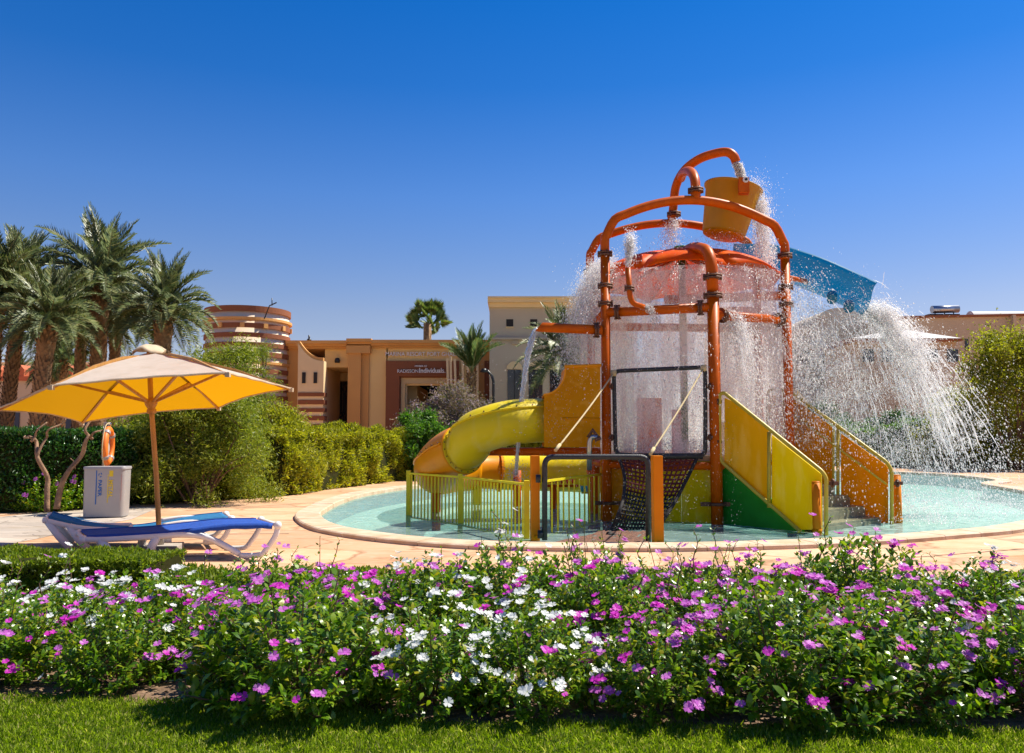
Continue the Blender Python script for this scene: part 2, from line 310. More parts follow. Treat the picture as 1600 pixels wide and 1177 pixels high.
# ================================================================ GROUND, PAVING, POOL
def sandstone(name, c1, c2, c3, sc):
    m, t, out = newmat(name); L = t.links.new
    b = N(t, "ShaderNodeBsdfPrincipled"); b.inputs['Roughness'].default_value = 0.8; b.inputs['Specular IOR Level'].default_value = 0.25
    tc = N(t, "ShaderNodeTexCoord"); mp = N(t, "ShaderNodeMapping"); mp.inputs['Scale'].default_value = (sc, sc*1.9, 1); L(tc.outputs['Object'], mp.inputs[0])
    wn = N(t, "ShaderNodeTexNoise", i_Scale=1.4, i_Detail=4); L(mp.outputs[0], wn.inputs['Vector'])
    wa = N(t, "ShaderNodeMix", data_type='RGBA'); wa.inputs[0].default_value = 0.35; L(mp.outputs[0], wa.inputs[6]); L(wn.outputs[1], wa.inputs[7])
    vo = N(t, "ShaderNodeTexVoronoi", feature='DISTANCE_TO_EDGE', i_Scale=1.6); L(wa.outputs[2], vo.inputs['Vector'])
    vc = N(t, "ShaderNodeTexVoronoi", i_Scale=1.6); L(wa.outputs[2], vc.inputs['Vector'])
    n1 = N(t, "ShaderNodeTexNoise", i_Scale=0.7, i_Detail=6); L(mp.outputs[0], n1.inputs['Vector'])
    n2 = N(t, "ShaderNodeTexNoise", i_Scale=9, i_Detail=7); L(mp.outputs[0], n2.inputs['Vector'])
    m1 = N(t, "ShaderNodeMix", data_type='RGBA'); m1.inputs[6].default_value = col4(c1); m1.inputs[7].default_value = col4(c2)
    r1 = N(t, "ShaderNodeMapRange"); r1.inputs[1].default_value = 0.38; r1.inputs[2].default_value = 0.62; L(n1.outputs[0], r1.inputs[0]); L(r1.outputs[0], m1.inputs[0])
    m2 = N(t, "ShaderNodeMix", data_type='RGBA', blend_type='MIX'); L(m1.outputs[2], m2.inputs[6]); m2.inputs[7].default_value = col4(c3)
    r2 = N(t, "ShaderNodeMapRange"); r2.inputs[1].default_value = 0.5; r2.inputs[2].default_value = 0.75; r2.inputs[4].default_value = 0.6; L(n2.outputs[0], r2.inputs[0]); L(r2.outputs[0], m2.inputs[0])
    sat = N(t, "ShaderNodeSeparateColor"); L(vc.outputs['Color'], sat.inputs[0])
    rv = N(t, "ShaderNodeMapRange"); rv.inputs[3].default_value = 0.78; rv.inputs[4].default_value = 1.06; L(sat.outputs[0], rv.inputs[0])
    m3 = N(t, "ShaderNodeMix", data_type='RGBA', blend_type='MULTIPLY'); m3.inputs[0].default_value = 1; L(m2.outputs[2], m3.inputs[6]); L(rv.outputs[0], m3.inputs[7])
    rj = N(t, "ShaderNodeMapRange"); rj.inputs[1].default_value = 0.0; rj.inputs[2].default_value = 0.035; L(vo.outputs['Distance'], rj.inputs[0])
    m4 = N(t, "ShaderNodeMix", data_type='RGBA'); L(rj.outputs[0], m4.inputs[0]); m4.inputs[6].default_value = col4(tuple(x*0.62 for x in c2)); L(m3.outputs[2], m4.inputs[7])
    n5 = N(t, "ShaderNodeTexNoise", i_Scale=0.9, i_Detail=7, i_Roughness=0.65); mp5 = N(t, "ShaderNodeMapping"); mp5.inputs['Scale'].default_value = (0.5, 1.3, 1); mp5.inputs['Location'].default_value = (3.1, 7.7, 0); L(tc.outputs['Object'], mp5.inputs[0]); L(mp5.outputs[0], n5.inputs['Vector'])
    r5 = N(t, "ShaderNodeMapRange"); r5.inputs[1].default_value = 0.57; r5.inputs[2].default_value = 0.70; r5.inputs[4].default_value = 0.55; L(n5.outputs[0], r5.inputs[0])
    m5 = N(t, "ShaderNodeMix", data_type='RGBA'); L(r5.outputs[0], m5.inputs[0]); L(m4.outputs[2], m5.inputs[6]); m5.inputs[7].default_value = col4((c2[0]*0.8, c2[1]*0.72, c2[2]*0.5))
    L(m5.outputs[2], b.inputs['Base Color'])
    ad = N(t, "ShaderNodeMath", operation='MULTIPLY_ADD'); L(n2.outputs[0], ad.inputs[0]); ad.inputs[1].default_value = 0.35; L(rj.outputs[0], ad.inputs[2])
    bp = N(t, "ShaderNodeBump", i_Strength=0.5, i_Distance=0.015); L(ad.outputs[0], bp.inputs['Height']); L(bp.outputs[0], b.inputs['Normal'])
    L(b.outputs[0], out.inputs[0]); return m
M['paving'] = sandstone('stamped_sandstone_paving', (0.70, 0.42, 0.25), (0.60, 0.33, 0.17), (0.76, 0.53, 0.36), 0.55)
M['path'] = sandstone('grey_path_paving', (0.5, 0.42, 0.34), (0.42, 0.34, 0.27), (0.55, 0.48, 0.4), 1.2)
M['drumcream'] = pm('pale_drum_stucco', (0.80, 0.66, 0.49), (0.74, 0.6, 0.44), 0.7, 0.85, 0.1, 30)
M['coping'] = pm('pale_coping_stone', (0.66, 0.50, 0.35), (0.54, 0.36, 0.21), 3.5, 0.75, 0.35, 40)
M['earth'] = pm('dry_earth', (0.22, 0.13, 0.075), (0.10, 0.06, 0.035), 5, 0.95, 0.9, 30, c3=(0.32, 0.21, 0.13), c3s=25)
M['sand'] = pm('desert_sand_ground', (0.5, 0.38, 0.26), (0.42, 0.31, 0.2), 0.2, 0.95, 0.3, 10)
M['lawnsoil'] = pm('lawn_ground', (0.055, 0.11, 0.012), (0.10, 0.13, 0.02), 6, 0.95, 0.5, 60)

kp = [gr(460,810), gr(478,826), gr(520,837), gr(600,848.5), gr(700,857), gr(800,861), gr(900,862.5), gr(1000,863), gr(1100,862), gr(1200,859.5), gr(1300,856), gr(1400,850), gr(1500,842), gr(1600,832),
      Vector((10.2,14.6,0)), Vector((12.4,17.6,0)), Vector((13.8,20.6,0)), Vector((14.4,22.6,0)), Vector((14.9,24.6,0)), Vector((16.4,26.3,0)), Vector((17.0,28.6,0)), Vector((16.9,31.5,0)),
      Vector((14.5,34.0,0)), Vector((10.0,34.6,0)), Vector((5.5,33.6,0)), Vector((1.5,31.0,0)), Vector((-1.2,28.0,0)), gr(640,760.5), gr(590,766.5), gr(540,775), gr(500,787), gr(476,798)]
kerb_out = crom(kp, 6, True)
cen = Vector((4.0, 20.0, 0))
def inset(P, d):
    m = len(P); out = []
    for i in range(m):
        t = (P[(i+1) % m] - P[(i-1) % m]).normalized(); nrm = Vector((-t.y, t.x, 0))
        out.append(P[i] + nrm * d)
    return out
area = sum(kerb_out[i].x*kerb_out[(i+1) % len(kerb_out)].y - kerb_out[(i+1) % len(kerb_out)].x*kerb_out[i].y for i in range(len(kerb_out)))
SG = 1 if area > 0 else -1
KW = 0.46
kerb_in = inset(kerb_out, SG*KW); kerb_mid = inset(kerb_out, SG*0.2)
def ringmesh(a, b, za, zb):
    m = len(a); v = [(p.x, p.y, za) for p in a] + [(p.x, p.y, zb) for p in b]
    return v, [(i, (i+1) % m, (i+1) % m + m, i + m) for i in range(m)]
# sand far out, paving round the pool
outer = [cen + (p - cen).normalized() * 75 for p in kerb_mid]; far = [cen + (p - cen).normalized() * 2200 for p in kerb_mid]
b = MB(); v, f = ringmesh(kerb_mid, outer, 0, 0); b.add(v, f); pav = b.build('paving', M['paving']); tag(pav, kind='structure')
b = MB(); v, f = ringmesh(outer, far, 0, -0.3); b.add(v, f); g_ = b.build('ground', M['sand']); tag(g_, kind='structure')
# sealed joints that cross the paving
for (pa, pb) in [((20, 838), (452, 834)), ((150, 796), (560, 792)), ((40, 860), (470, 905)), ((1420, 872), (1600, 858)), ((380, 793), (640, 776))]:
    A, B_ = gr(*pa), gr(*pb); j = MB(); t = (B_ - A); 
    pts = [A.lerp(B_, k/14) + Vector((0, 0.01*math.sin(k*2.1), 0)) for k in range(15)]
    vs = []
    for p in pts: vs += [p + Vector((0, -0.014, 0.004)), p + Vector((0, 0.014, 0.004))]
    j.add(vs, [(2*i, 2*i+2, 2*i+3, 2*i+1) for i in range(14)])
    o = j.build('expansion_joint', M['earth'], pav)
# grey path on the left
pp = [gr(-260, 822), gr(-40, 812), gr(60, 802), gr(130, 797), gr(245, 792), gr(240, 797), gr(205, 812), gr(130, 826), gr(60, 842), gr(0, 853), gr(-200, 884), gr(-420, 890)]
b = MB(); b.add([p + Vector((0,0,0.004)) for p in pp], [tuple(range(len(pp)))]); tag(b.build('path', M['path']), kind='structure')
# coping stones of the kerb, rounded noses
kerb = thing('pool_kerb', None, None, tuple(kerb_out[0])); tag(kerb, kind='structure')
m_ = len(kerb_out); L_ = [0]
for i in range(m_): L_.append(L_[-1] + (kerb_out[(i+1) % m_] - kerb_out[i]).length)
def along(P, s):
    s = s % L_[-1]
    for i in range(m_):
        if L_[i+1] >= s:
            u = (s - L_[i]) / max(L_[i+1] - L_[i], 1e-6); return P[i].lerp(P[(i+1) % m_], u)
s = 0; nst = int(L_[-1] / 0.78)
for k in range(nst):
    s0 = L_[-1]*k/nst + 0.005; s1 = L_[-1]*(k+1)/nst - 0.005; dz = random.uniform(-0.003, 0.003); b = MB(); vs = []; nseg = 3
    prof = [(0, -0.03), (0, 0.052), (0.05, 0.068), (0.95, 0.070), (1.0, 0.058), (1.0, -0.06)]
    for q in range(nseg+1):
        ss = s0 + (s1-s0)*q/nseg; a = along(kerb_out, ss); c = along(kerb_in, ss)
        for (u, z) in prof: p = a.lerp(c, u); vs.append(Vector((p.x, p.y, z + dz)))
    n = len(prof); fs = [(q*n+i, q*n+i+1, (q+1)*n+i+1, (q+1)*n+i) for q in range(nseg) for i in range(n-1)]
    fs += [tuple(range(n)), tuple(nseg*n + i for i in reversed(range(n)))]
    b.add(vs, fs); b.build('coping_stone', M['coping'], kerb)
# basin
m, t, out = newmat('mosaic_tile_band'); L = t.links.new
bb = N(t, "ShaderNodeBsdfPrincipled"); bb.inputs['Roughness'].default_value = 0.2; tc = N(t, "ShaderNodeTexCoord")
vo = N(t, "ShaderNodeTexVoronoi", i_Scale=26, distance='CHEBYCHEV', i_Randomness=0.15); L(tc.outputs['Object'], vo.inputs['Vector'])
cr = N(t, "ShaderNodeValToRGB"); e = cr.color_ramp.elements; e[0].color = (0.01, 0.10, 0.16, 1); e[1].color = (0.03, 0.30, 0.38, 1); L(vo.outputs['Color'], cr.inputs[0]); L(cr.outputs[0], bb.inputs['Base Color']); L(bb.outputs[0], out.inputs[0]); M['mosaic'] = m
kin2 = inset(kerb_out, SG*(KW-0.03))
b = MB(); v, f = ringmesh(kin2, kin2, 0.03, -0.42); b.add(v, f); tag(b.build('pool_wall', M['mosaic']), kind='structure')
m, t, out = newmat('pale_pool_floor'); L = t.links.new
bb = N(t, "ShaderNodeBsdfPrincipled"); bb.inputs['Roughness'].default_value = 0.7; tc = N(t, "ShaderNodeTexCoord")
n1 = N(t, "ShaderNodeTexNoise", i_Scale=0.35, i_Detail=3); L(tc.outputs['Object'], n1.inputs['Vector'])
cr = N(t, "ShaderNodeValToRGB"); e = cr.color_ramp.elements; e[0].position = 0.38; e[0].color = (0.56, 0.66, 0.58, 1); e[1].position = 0.62; e[1].color = (0.70, 0.74, 0.56, 1)
L(n1.outputs[0], cr.inputs[0])
wv = N(t, "ShaderNodeTexNoise", i_Scale=2.2, i_Detail=3); L(tc.outputs['Object'], wv.inputs['Vector'])
mxv = N(t, "ShaderNodeMix", data_type='RGBA'); mxv.inputs[0].default_value = 0.16; L(tc.outputs['Object'], mxv.inputs[6]); L(wv.outputs[1], mxv.inputs[7])
v2 = N(t, "ShaderNodeTexVoronoi", feature='DISTANCE_TO_EDGE', i_Scale=2.6); L(mxv.outputs[2], v2.inputs['Vector'])
rr = N(t, "ShaderNodeMapRange"); rr.inputs[1].default_value = 0.0; rr.inputs[2].default_value = 0.11; rr.inputs[3].default_value = 1.2; rr.inputs[4].default_value = 0.93; L(v2.outputs['Distance'], rr.inputs[0])
mm = N(t, "ShaderNodeMix", data_type='RGBA', blend_type='MULTIPLY'); mm.inputs[0].default_value = 1; L(cr.outputs[0], mm.inputs[6]); L(rr.outputs[0], mm.inputs[7])
L(cr.outputs[0], bb.inputs['Base Color']); L(bb.outputs[0], out.inputs[0]); M['floor'] = m
b = MB(); b.add([(p.x, p.y, -0.40) for p in kin2], [tuple(range(len(kin2)))]); tag(b.build('pool_floor', M['floor']), kind='structure')
# water: rippled surface, clear with a blue-green tint, white foam where the spray lands
WZ = -0.025
m, t, out = newmat('pool_water'); L = t.links.new
tc = N(t, "ShaderNodeTexCoord")
n1 = N(t, "ShaderNodeTexNoise", i_Scale=3.2, i_Detail=5, i_Distortion=0.6); L(tc.outputs['Object'], n1.inputs['Vector'])
n2 = N(t, "ShaderNodeTexNoise", i_Scale=13, i_Detail=3, i_Distortion=0.4); L(tc.outputs['Object'], n2.inputs['Vector'])
ad = N(t, "ShaderNodeMath", operation='MULTIPLY_ADD'); ad.inputs[1].default_value = 0.4; L(n2.outputs[0], ad.inputs[0]); L(n1.outputs[0], ad.inputs[2])
bp = N(t, "ShaderNodeBump", i_Strength=0.9, i_Distance=0.09); L(ad.outputs[0], bp.inputs['Height'])
tr = N(t, "ShaderNodeBsdfTransparent"); tr.inputs[0].default_value = (0.62, 0.84, 0.84, 1)
df = N(t, "ShaderNodeBsdfDiffuse"); df.inputs[0].default_value = (0.42, 0.62, 0.58, 1)
sc_ = N(t, "ShaderNodeMixShader"); sc_.inputs[0].default_value = 0.30; L(tr.outputs[0], sc_.inputs[1]); L(df.outputs[0], sc_.inputs[2])
gl = N(t, "ShaderNodeBsdfGlossy", i_Roughness=0.04); L(bp.outputs[0], gl.inputs['Normal'])
fr = N(t, "ShaderNodeFresnel", i_IOR=1.33); L(bp.outputs[0], fr.inputs['Normal'])
fm = N(t, "ShaderNodeMath", operation='MULTIPLY', use_clamp=True); fm.inputs[1].default_value = 0.55; L(fr.outputs[0], fm.inputs[0])
ms = N(t, "ShaderNodeMixShader"); L(fm.outputs[0], ms.inputs[0]); L(sc_.outputs[0], ms.inputs[1]); L(gl.outputs[0], ms.inputs[2])
# foam mask: centred on where the trough pours, broken by noise
g1 = N(t, "ShaderNodeVectorMath", operation='SUBTRACT'); L(tc.outputs['Object'], g1.inputs[0]); g1.inputs[1].default_value = (9.5, 15.8, 0)
g2 = N(t, "ShaderNodeVectorMath", operation='MULTIPLY'); L(g1.outputs[0], g2.inputs[0]); g2.inputs[1].default_value = (0.16, 0.20, 0)
g3 = N(t, "ShaderNodeVectorMath", operation='LENGTH'); L(g2.outputs[0], g3.inputs[0])
n3 = N(t, "ShaderNodeTexNoise", i_Scale=4.5, i_Detail=8, i_Roughness=0.7); L(tc.outputs['Object'], n3.inputs['Vector'])
fa = N(t, "ShaderNodeMapRange"); fa.inputs[1].default_value = 0.2; fa.inputs[2].default_value = 1.25; fa.inputs[3].default_value = 0.26; fa.inputs[4].default_value = 0.0; L(g3.outputs['Value'], fa.inputs[0])
fb = N(t, "ShaderNodeMath", operation='ADD'); L(fa.outputs[0], fb.inputs[0]); L(n3.outputs[0], fb.inputs[1])
fc = N(t, "ShaderNodeMapRange"); fc.inputs[1].default_value = 0.52; fc.inputs[2].default_value = 0.84; fc.inputs[4].default_value = 0.5; L(fb.outputs[0], fc.inputs[0])
fd = N(t, "ShaderNodeBsdfDiffuse"); fd.inputs[0].default_value = (0.50, 0.64, 0.57, 1)
mf = N(t, "ShaderNodeMixShader"); L(fc.outputs[0], mf.inputs[0]); L(ms.outputs[0], mf.inputs[1]); L(fd.outputs[0], mf.inputs[2]); L(mf.outputs[0], out.inputs[0]); M['water'] = m
# water grid trimmed to the basin, gently wavy
from mathutils.geometry import tessellate_polygon
b = MB(); b.add([(p.x, p.y, WZ) for p in kin2], [tuple(range(len(kin2)))]); wat = b.build('water', M['water']); tag(wat, kind='structure')
wat.location = (0, 0, 0)
bm = bmesh.new(); bm.from_mesh(wat.data); bmesh.ops.triangulate(bm, faces=bm.faces[:]); bm.to_mesh(wat.data); bm.free()
# planting bed and lawn
b = MB(); n = 40; vs = []; fs = []
for i in range(n+1):
    x = -9 + 18*i/n; vs += [(x, 3.7, 0.014), (x, 5.6, 0.05 + 0.02*math.sin(x*3)), (x, 7.0 + 0.1*math.sin(x*2), 0.03), (x, 7.75 if x < -1.8 else 7.3, 0.006)]
for i in range(n):
    for k in range(3): fs.append((4*i+k, 4*i+4+k, 4*i+5+k, 4*i+1+k))
b.add(vs, fs, True); tag(b.build('planting_bed', M['earth']), kind='structure')
def lawn_edge(x): return 4.60 - 0.46/(1 + math.exp(-(x + 0.75)*5)) + 0.04*math.sin(x*1.3 + 1) + 0.035*math.sin(x*4.1)
b = MB(); vs = []; fs = []
for i in range(n+1):
    x = -9 + 18*i/n; vs += [(x, -6, 0.03), (x, lawn_edge(x), 0.03)]
for i in range(n): fs.append((2*i, 2*i+2, 2*i+3, 2*i+1))
b.add(vs, fs); tag(b.build('lawn', M['lawnsoil']), kind='structure')

# ================================================================ BUILDINGS
def wall(b, x0, y0, x1, y1, Y, dep, toground=False, xoff=0):
    A = at(x0, y0, Y); B_ = at(x1, y1, Y)
    z0 = 0.0 if toground else min(A.z, B_.z); z1 = max(A.z, B_.z)
    b.box(((A.x+B_.x)/2, Y + dep/2, (z0+z1)/2), (abs(B_.x-A.x), dep, z1-z0)); return b
def WB(name, mat, par, x0, y0, x1, y1, Y, dep, g=False):
    b = MB(); wall(b, x0, y0, x1, y1, Y, dep, g); return b.build(name, mat, par)
# entrance building
eb = thing('entrance_building', 'long sand-coloured entrance building with ochre cornice and resort lettering behind the hedge', 'building', (at(620, 682, 38).x, 38, 0))
WB('wall', M['beige'], eb, 575, 541, 604, 690, 38, 8, True)
WB('wall', M['beige'], eb, 604, 541, 735, 566, 38, 8)
WB('wall', M['beige'], eb, 716, 566, 740, 690, 38.003, 8, True)
WB('wall', M['beige'], eb, 508, 541, 546, 574, 38.1, 8)          # lintel over the recess
WB('wall', M['cream'], eb, 508, 574, 546, 690, 41.5, 4, True)
WB('wall', M['cream'], eb, 500, 574, 508, 690, 38.3, 7, True)
WB('wall', M['ochre'], eb, 448, 541, 468, 690, 38.05, 8, True)
WB('wall', M['ochre'], eb, 738, 540, 770, 690, 38.3, 7.5, True)
WB('side_opening', M['brown'], eb, 757, 564, 766, 690, 38.25, 0.1, True)
WB('door', M['dark'], eb, 528, 596, 534, 690, 41.4, 0.08, True)
WB('door', M['dark'], eb, 536, 596, 546, 690, 41.4, 0.08, True)
b = MB(); wall(b, 544, 552, 562, 690, 37.7, 1, True); wall(b, 562, 545, 575, 690, 37.9, 1, True); b.build('pillar', M['ochre'], eb)
b = MB(); wall(b, 541, 540, 578, 552, 37.6, 1.1); b.build('pillar_capital', M['ochre'], eb)
b = MB()
for (x0, x1, dy) in ((446, 541, 0), (541, 580, -3), (580, 770, -1)):
    for (ya, yb, pr) in ((532, 537, 0.45), (537, 541, 0.3), (541, 545, 0.12)):
        wall(b, x0 + 0.05, ya+dy, x1 - 0.05, yb+dy, 38 - pr - (0.06 if dy == -3 else 0) - (0.03 if dy == -1 else 0), 8)
b.build('cornice', M['ochre'], eb)
WB('roof', M['tan'], eb, 450, 541, 765, 542.5, 38.5, 12)
# wing wall with swooping top
def swoop(off=0):
    pts = []
    for k in range(13):
        u = k/12; pts.append((466 + 40*u, 537 + 27*(1-(1-u)**2.4) + off))
    return pts
top = swoop(); P_ = [at(x, y, 36.6) for x, y in top] + [Vector((at(506, 600, 36.6).x, 36.6, 0)), Vector((at(466, 600, 36.6).x, 36.6, 0))]
b = MB(); b.prism(P_, (0, 1, 0), 0.5); ww = b.build('wing_wall', M['cream'], eb)
b = MB(); b.tube([at(x, y-1, 36.75) for x, y in top], 0.16, 4, up=(0, 0, 1)); b.build('coping', M['ochre'], ww)
for (ya, yb) in ((613.5, 619.5), (625, 632), (638, 644), (650, 657), (663, 669)): WB('band', M['brown'], ww, 465.5, ya, 506.5, yb, 36.56, 0.58)
for (xa, xb) in ((472, 477), (490, 495)): WB('slit_window', M['darkin'], ww, xa, 582, xb, 599, 36.55, 0.1)
lampb = MB(); lampb.lathe([(0.0,0),(0.12,0),(0.14,0.1),(0.1,0.22),(0,0.24)], tuple(at(527, 567, 37.9)), 10); lampb.build('wall_lamp', M['metaldark'], eb)
# portal
pt = WB('portal', M['brown'], eb, 603, 564, 717, 690, 37.80, 0.2, True)
bpy.data.objects.remove(pt)
b = MB(); wall(b, 603, 564, 717, 588, 37.8, 0.35); wall(b, 603, 588, 623, 690, 37.803, 0.35, True); wall(b, 699, 588, 717, 690, 37.803, 0.35, True)
pt = b.build('portal', M['brown'], eb)
b = MB(); wall(b, 623, 588, 699, 590.5, 37.95, 0.5); wall(b, 623, 590.5, 625.5, 690, 37.953, 0.5, True); b.build('portal_reveal', M['brown'], pt)
b = MB(); wall(b, 625.5, 590.5, 699, 599.5, 38.0, 0.3); wall(b, 625.5, 599.5, 632, 690, 38.003, 0.3, True); wall(b, 693, 599.5, 699, 690, 38.003, 0.3, True); b.build('door_surround', M['yelst'], eb)
b = MB(); wall(b, 632, 599.5, 693, 602.5, 38.2, 0.2); wall(b, 632, 602.5, 635, 690, 38.203, 0.2, True); wall(b, 690, 602.5, 693, 690, 38.203, 0.2, True); b.build('door_frame', M['cream'], eb)
WB('passage_wall', M['cream'], eb, 635, 602, 651, 690, 39.5, 5, True)
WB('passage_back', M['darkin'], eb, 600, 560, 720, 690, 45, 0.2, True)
b = MB(); wall(b, 654, 612, 663, 640, 44.8, 0.1); b.build('bright_pane', M['cream'], eb)
b = MB(); b.prism([at(686, 606, 44.8), at(690, 603, 44.8), at(690, 640, 44.8), at(684, 640, 44.8), at(682, 625, 44.8)], (0,1,0), 0.1); b.build('bright_pane', M['cream'], eb)
b = MB(); wall(b, 651, 634, 690, 637, 44.6, 0.1); wall(b, 660, 600, 662, 690, 44.63, 0.1, True); b.build('inner_door', M['metaldark'], eb)
for k, (xt, yt, xb) in enumerate(((699, 560, 703), (704, 557, 708), (710.5, 561, 716), (723, 559, 725), (731, 563, 732), (746, 568, 746))):
    A = at(xt, yt, 37.2); B_ = at(xb, 690, 37.2); B_.z = 0
    b = MB(); b.tube([B_, A], 0.075, 4, up=(1, 0, 0)); b.build('upright_fin', M['cream'], eb)
def tomesh(o, par, loc):
    bpy.context.view_layer.update(); me = bpy.data.meshes.new_from_object(o.evaluated_get(bpy.context.evaluated_depsgraph_get())); n = o.name; mtx = o.scale.copy(), o.rotation_euler.copy(); m_ = o.data.materials[0]; bpy.data.objects.remove(o)
    me.materials.clear(); me.materials.append(m_); q = link(n.split('.')[0], me, par, loc); q.scale, q.rotation_euler = mtx; return q
def text(s, par, px, py, Y, hpx, wpx, mat, off=0.0, name='lettering', rz=0, shear=0, align='LEFT', ext=0.03, thick=0.0):
    cu = bpy.data.curves.new(name, 'FONT'); cu.body = s; cu.extrude = ext; cu.offset = thick; cu.shear = shear
    A = at(px, py, Y); cu.size = 1.0; o = bpy.data.objects.new(name, cu); C.objects.link(o); cu.materials.append(mat)
    bpy.context.view_layer.update()
    d = o.dimensions; u = Y / FPX
    o.scale = (wpx*u/d.x, hpx*u/0.70, 1)
    o.location = A; o.rotation_euler = (PI/2, 0, 0)
    return tomesh(o, par, A - woff(par))
text('MARINA RESORT PORT GHALIB', eb, 602, 556.5, 37.93, 6.4, 116, M['letter'], thick=0.006)
text('MEMBER OF', eb, 648, 573.4, 37.74, 2.4, 19, M['letter'], thick=0.01)
text('RADISSON', eb, 620.5, 582.6, 37.74, 5.2, 32.5, M['letter'], thick=0.0)
text('Individuals.', eb, 654.5, 582.6, 37.74, 7.4, 41, M['letter'], thick=0.016)
# grey tower block
gb = thing('grey_building', 'tall grey-beige flat-roofed building with three small square windows', 'building', (at(850, 682, 36).x, 36, 0))
b = MB(); wall(b, 765, 480, 992, 690, 36, 9, True); b.build('wall', M['greyst'], gb)
b = MB()
for (ya, yb, pr) in ((463, 465.5, 0.5), (465.5, 472, 0.38), ): wall(b, 762, ya, 995, yb, 36-pr, 9.5)
b.build('cornice', M['cream'], gb)
b = MB(); wall(b, 764, 472, 993, 480, 36-0.14, 9.2); b.build('frieze', M['cream'], gb)
b = MB(); wall(b, 763, 527.5, 993, 530.5, 36-0.15, 9.2); b.build('string_course', M['greyst'], gb)
for x in (775, 800, 826, 852, 878, 904, 930): WB('corbel', M['tan'], gb, x, 532, x+9, 538, 36-0.1, 0.3)
for x in (791, 828.5, 866, 904): 
    w_ = WB('window', M['darkin'], gb, x, 499, x+11, 510.5, 35.985, 0.1)
    b = MB(); wall(b, x-0.8, 510.5, x+11.8, 511.8, 35.93, 0.15); b.build('sill', M['cream'], w_)
for x in (793, 826, 859, 892):
    w_ = WB('window', M['dark'], gb, x, 578, x+22, 690, 35.97, 0.1, True)
    b = MB(); wall(b, x+10.3, 578, x+11.7, 690, 35.93, 0.05, True); b.build('frame', M['metaldark'], w_)
    b = MB(); c_ = at(x+11, 577, 35.96); rr = 12.5*36/FPX
    b.prism([c_ + Vector((math.cos(a)*rr, 0, math.sin(a)*rr*1.0)) for a in [PI*k/16 for k in range(17)]], (0, 1, 0), 0.08); b.build('blind_arch', M['cream'], gb)
# striped round tower
dr = thing('striped_round_tower', 'round tower with brown and cream horizontal bands behind the willowy shrub', 'tower', (at(383, 682, 38).x, 38, 0))
cx = at(383, 682, 38).x; rad = 66*37/FPX; u = lambda y: at(383, y, 36.1).z
b = MB(); b.lathe([(0.0, u(481)), (rad-0.05, u(481)), (rad-0.05, 0)], (cx, 38, 0), 40); b.build('drum', M['drumcream'], dr)
for (ya, yb, mt, pr) in ((477, 486, 'brown', 0.03), (495, 499, 'ochre', 0.09), (504, 511.5, 'brown', 0.02), (519, 526, 'brown', 0.02), (534, 541, 'brown', 0.02), (548.5, 556, 'brown', 0.02), (564, 568, 'ochre', 0.09),
                         (575, 582, 'brown', 0.02), (589, 596, 'brown', 0.02), (603, 610, 'brown', 0.02), (617, 624, 'brown', 0.02), (631, 638, 'brown', 0.02), (645, 652, 'brown', 0.02), (659, 666, 'brown', 0.02)):
    b = MB(); b.lathe([(rad-0.06, u(yb)), (rad+pr, u(yb)), (rad+pr, u(ya)), (rad-0.3, u(ya))], (cx, 38, 0), 64, smooth=False); b.build('band', M[mt], dr)
for k in range(12):
    a = 2*PI*k/12 + 0.2; b = MB(); b.box((cx+math.cos(a)*(rad+0.03), 38+math.sin(a)*(rad+0.03), (u(504)+u(511.5))/2), (0.12, 0.2, u(504)-u(511.5)), rz=a); b.build('block', M['ochre'], dr)
b = MB(); A = at(413, 498, 36); b.tube([A, at(421, 478, 35.6), at(432, 473, 35.4)], 0.028, 6); b.build('mast_lamp', M['metaldark'], dr); b = MB(); b.tube([at(425, 478, 37), at(425, 466, 37)], 0.025, 6); b.build('antenna', M['metaldark'], dr)
b = MB(); A = at(483, 533, 39); b.tube([A, at(483, 524, 39)], 0.05, 6); b.lathe([(0,0),(0.12,0),(0.1,0.1),(0,0.1)], tuple(at(483, 533, 39)), 8); tag(b.build('roof_vent_pipe', M['metaldark']), 'thin dark vent pipe standing on the roof left of the swooping wing wall', 'pipe')
# left wall with merlons
lw = thing('crenellated_building', 'low wall building with terracotta battlements behind the date palms', 'building', (at(50, 682, 46).x, 46, 0))
b = MB(); wall(b, -320, 595, 300, 690, 46, 6, True); b.build('wall', M['tan'], lw)
b = MB(); wall(b, -321, 588, 301, 595, 45.85, 6.2); b.build('ledge', M['terra'], lw)
for k in range(17):
    x = -315 + 37.5*k; z0 = at(0, 588, 45.9).z; z1 = at(0, 570, 45.9).z; A = at(x, 588, 45.9); w2 = 0.42
    vs = [(A.x-w2*1.3, 45.9, z0), (A.x+w2*1.3, 45.9, z0), (A.x+w2*1.3, 45.9, z0+(z1-z0)*0.6), (A.x+w2*0.7, 45.9, z1), (A.x-w2*0.7, 45.9, z1), (A.x-w2*1.3, 45.9, z0+(z1-z0)*0.6)]
    b = MB(); b.prism(vs, (0, 1, 0), 1.0); b.build('merlon', M['terra'], lw)
for x in (-60, -10, 14, 58, 96, 128, 172, 205): WB('shutter', M['blueg'], lw, x, 645, x+14, 690, 45.93, 0.15, True)
hb = thing('distant_hotel', 'pale distant hotel roofline seen between the palm trunks', 'building', (at(60, 682, 75).x, 75, 0))
b = MB(); wall(b, -60, 568, 300, 690, 75, 10, True); b.build('wall', M['roofw'], hb)
b = MB(); wall(b, -62, 566, 302, 569, 74.7, 10.6); b.build('roof_slab', M['cream'], hb)
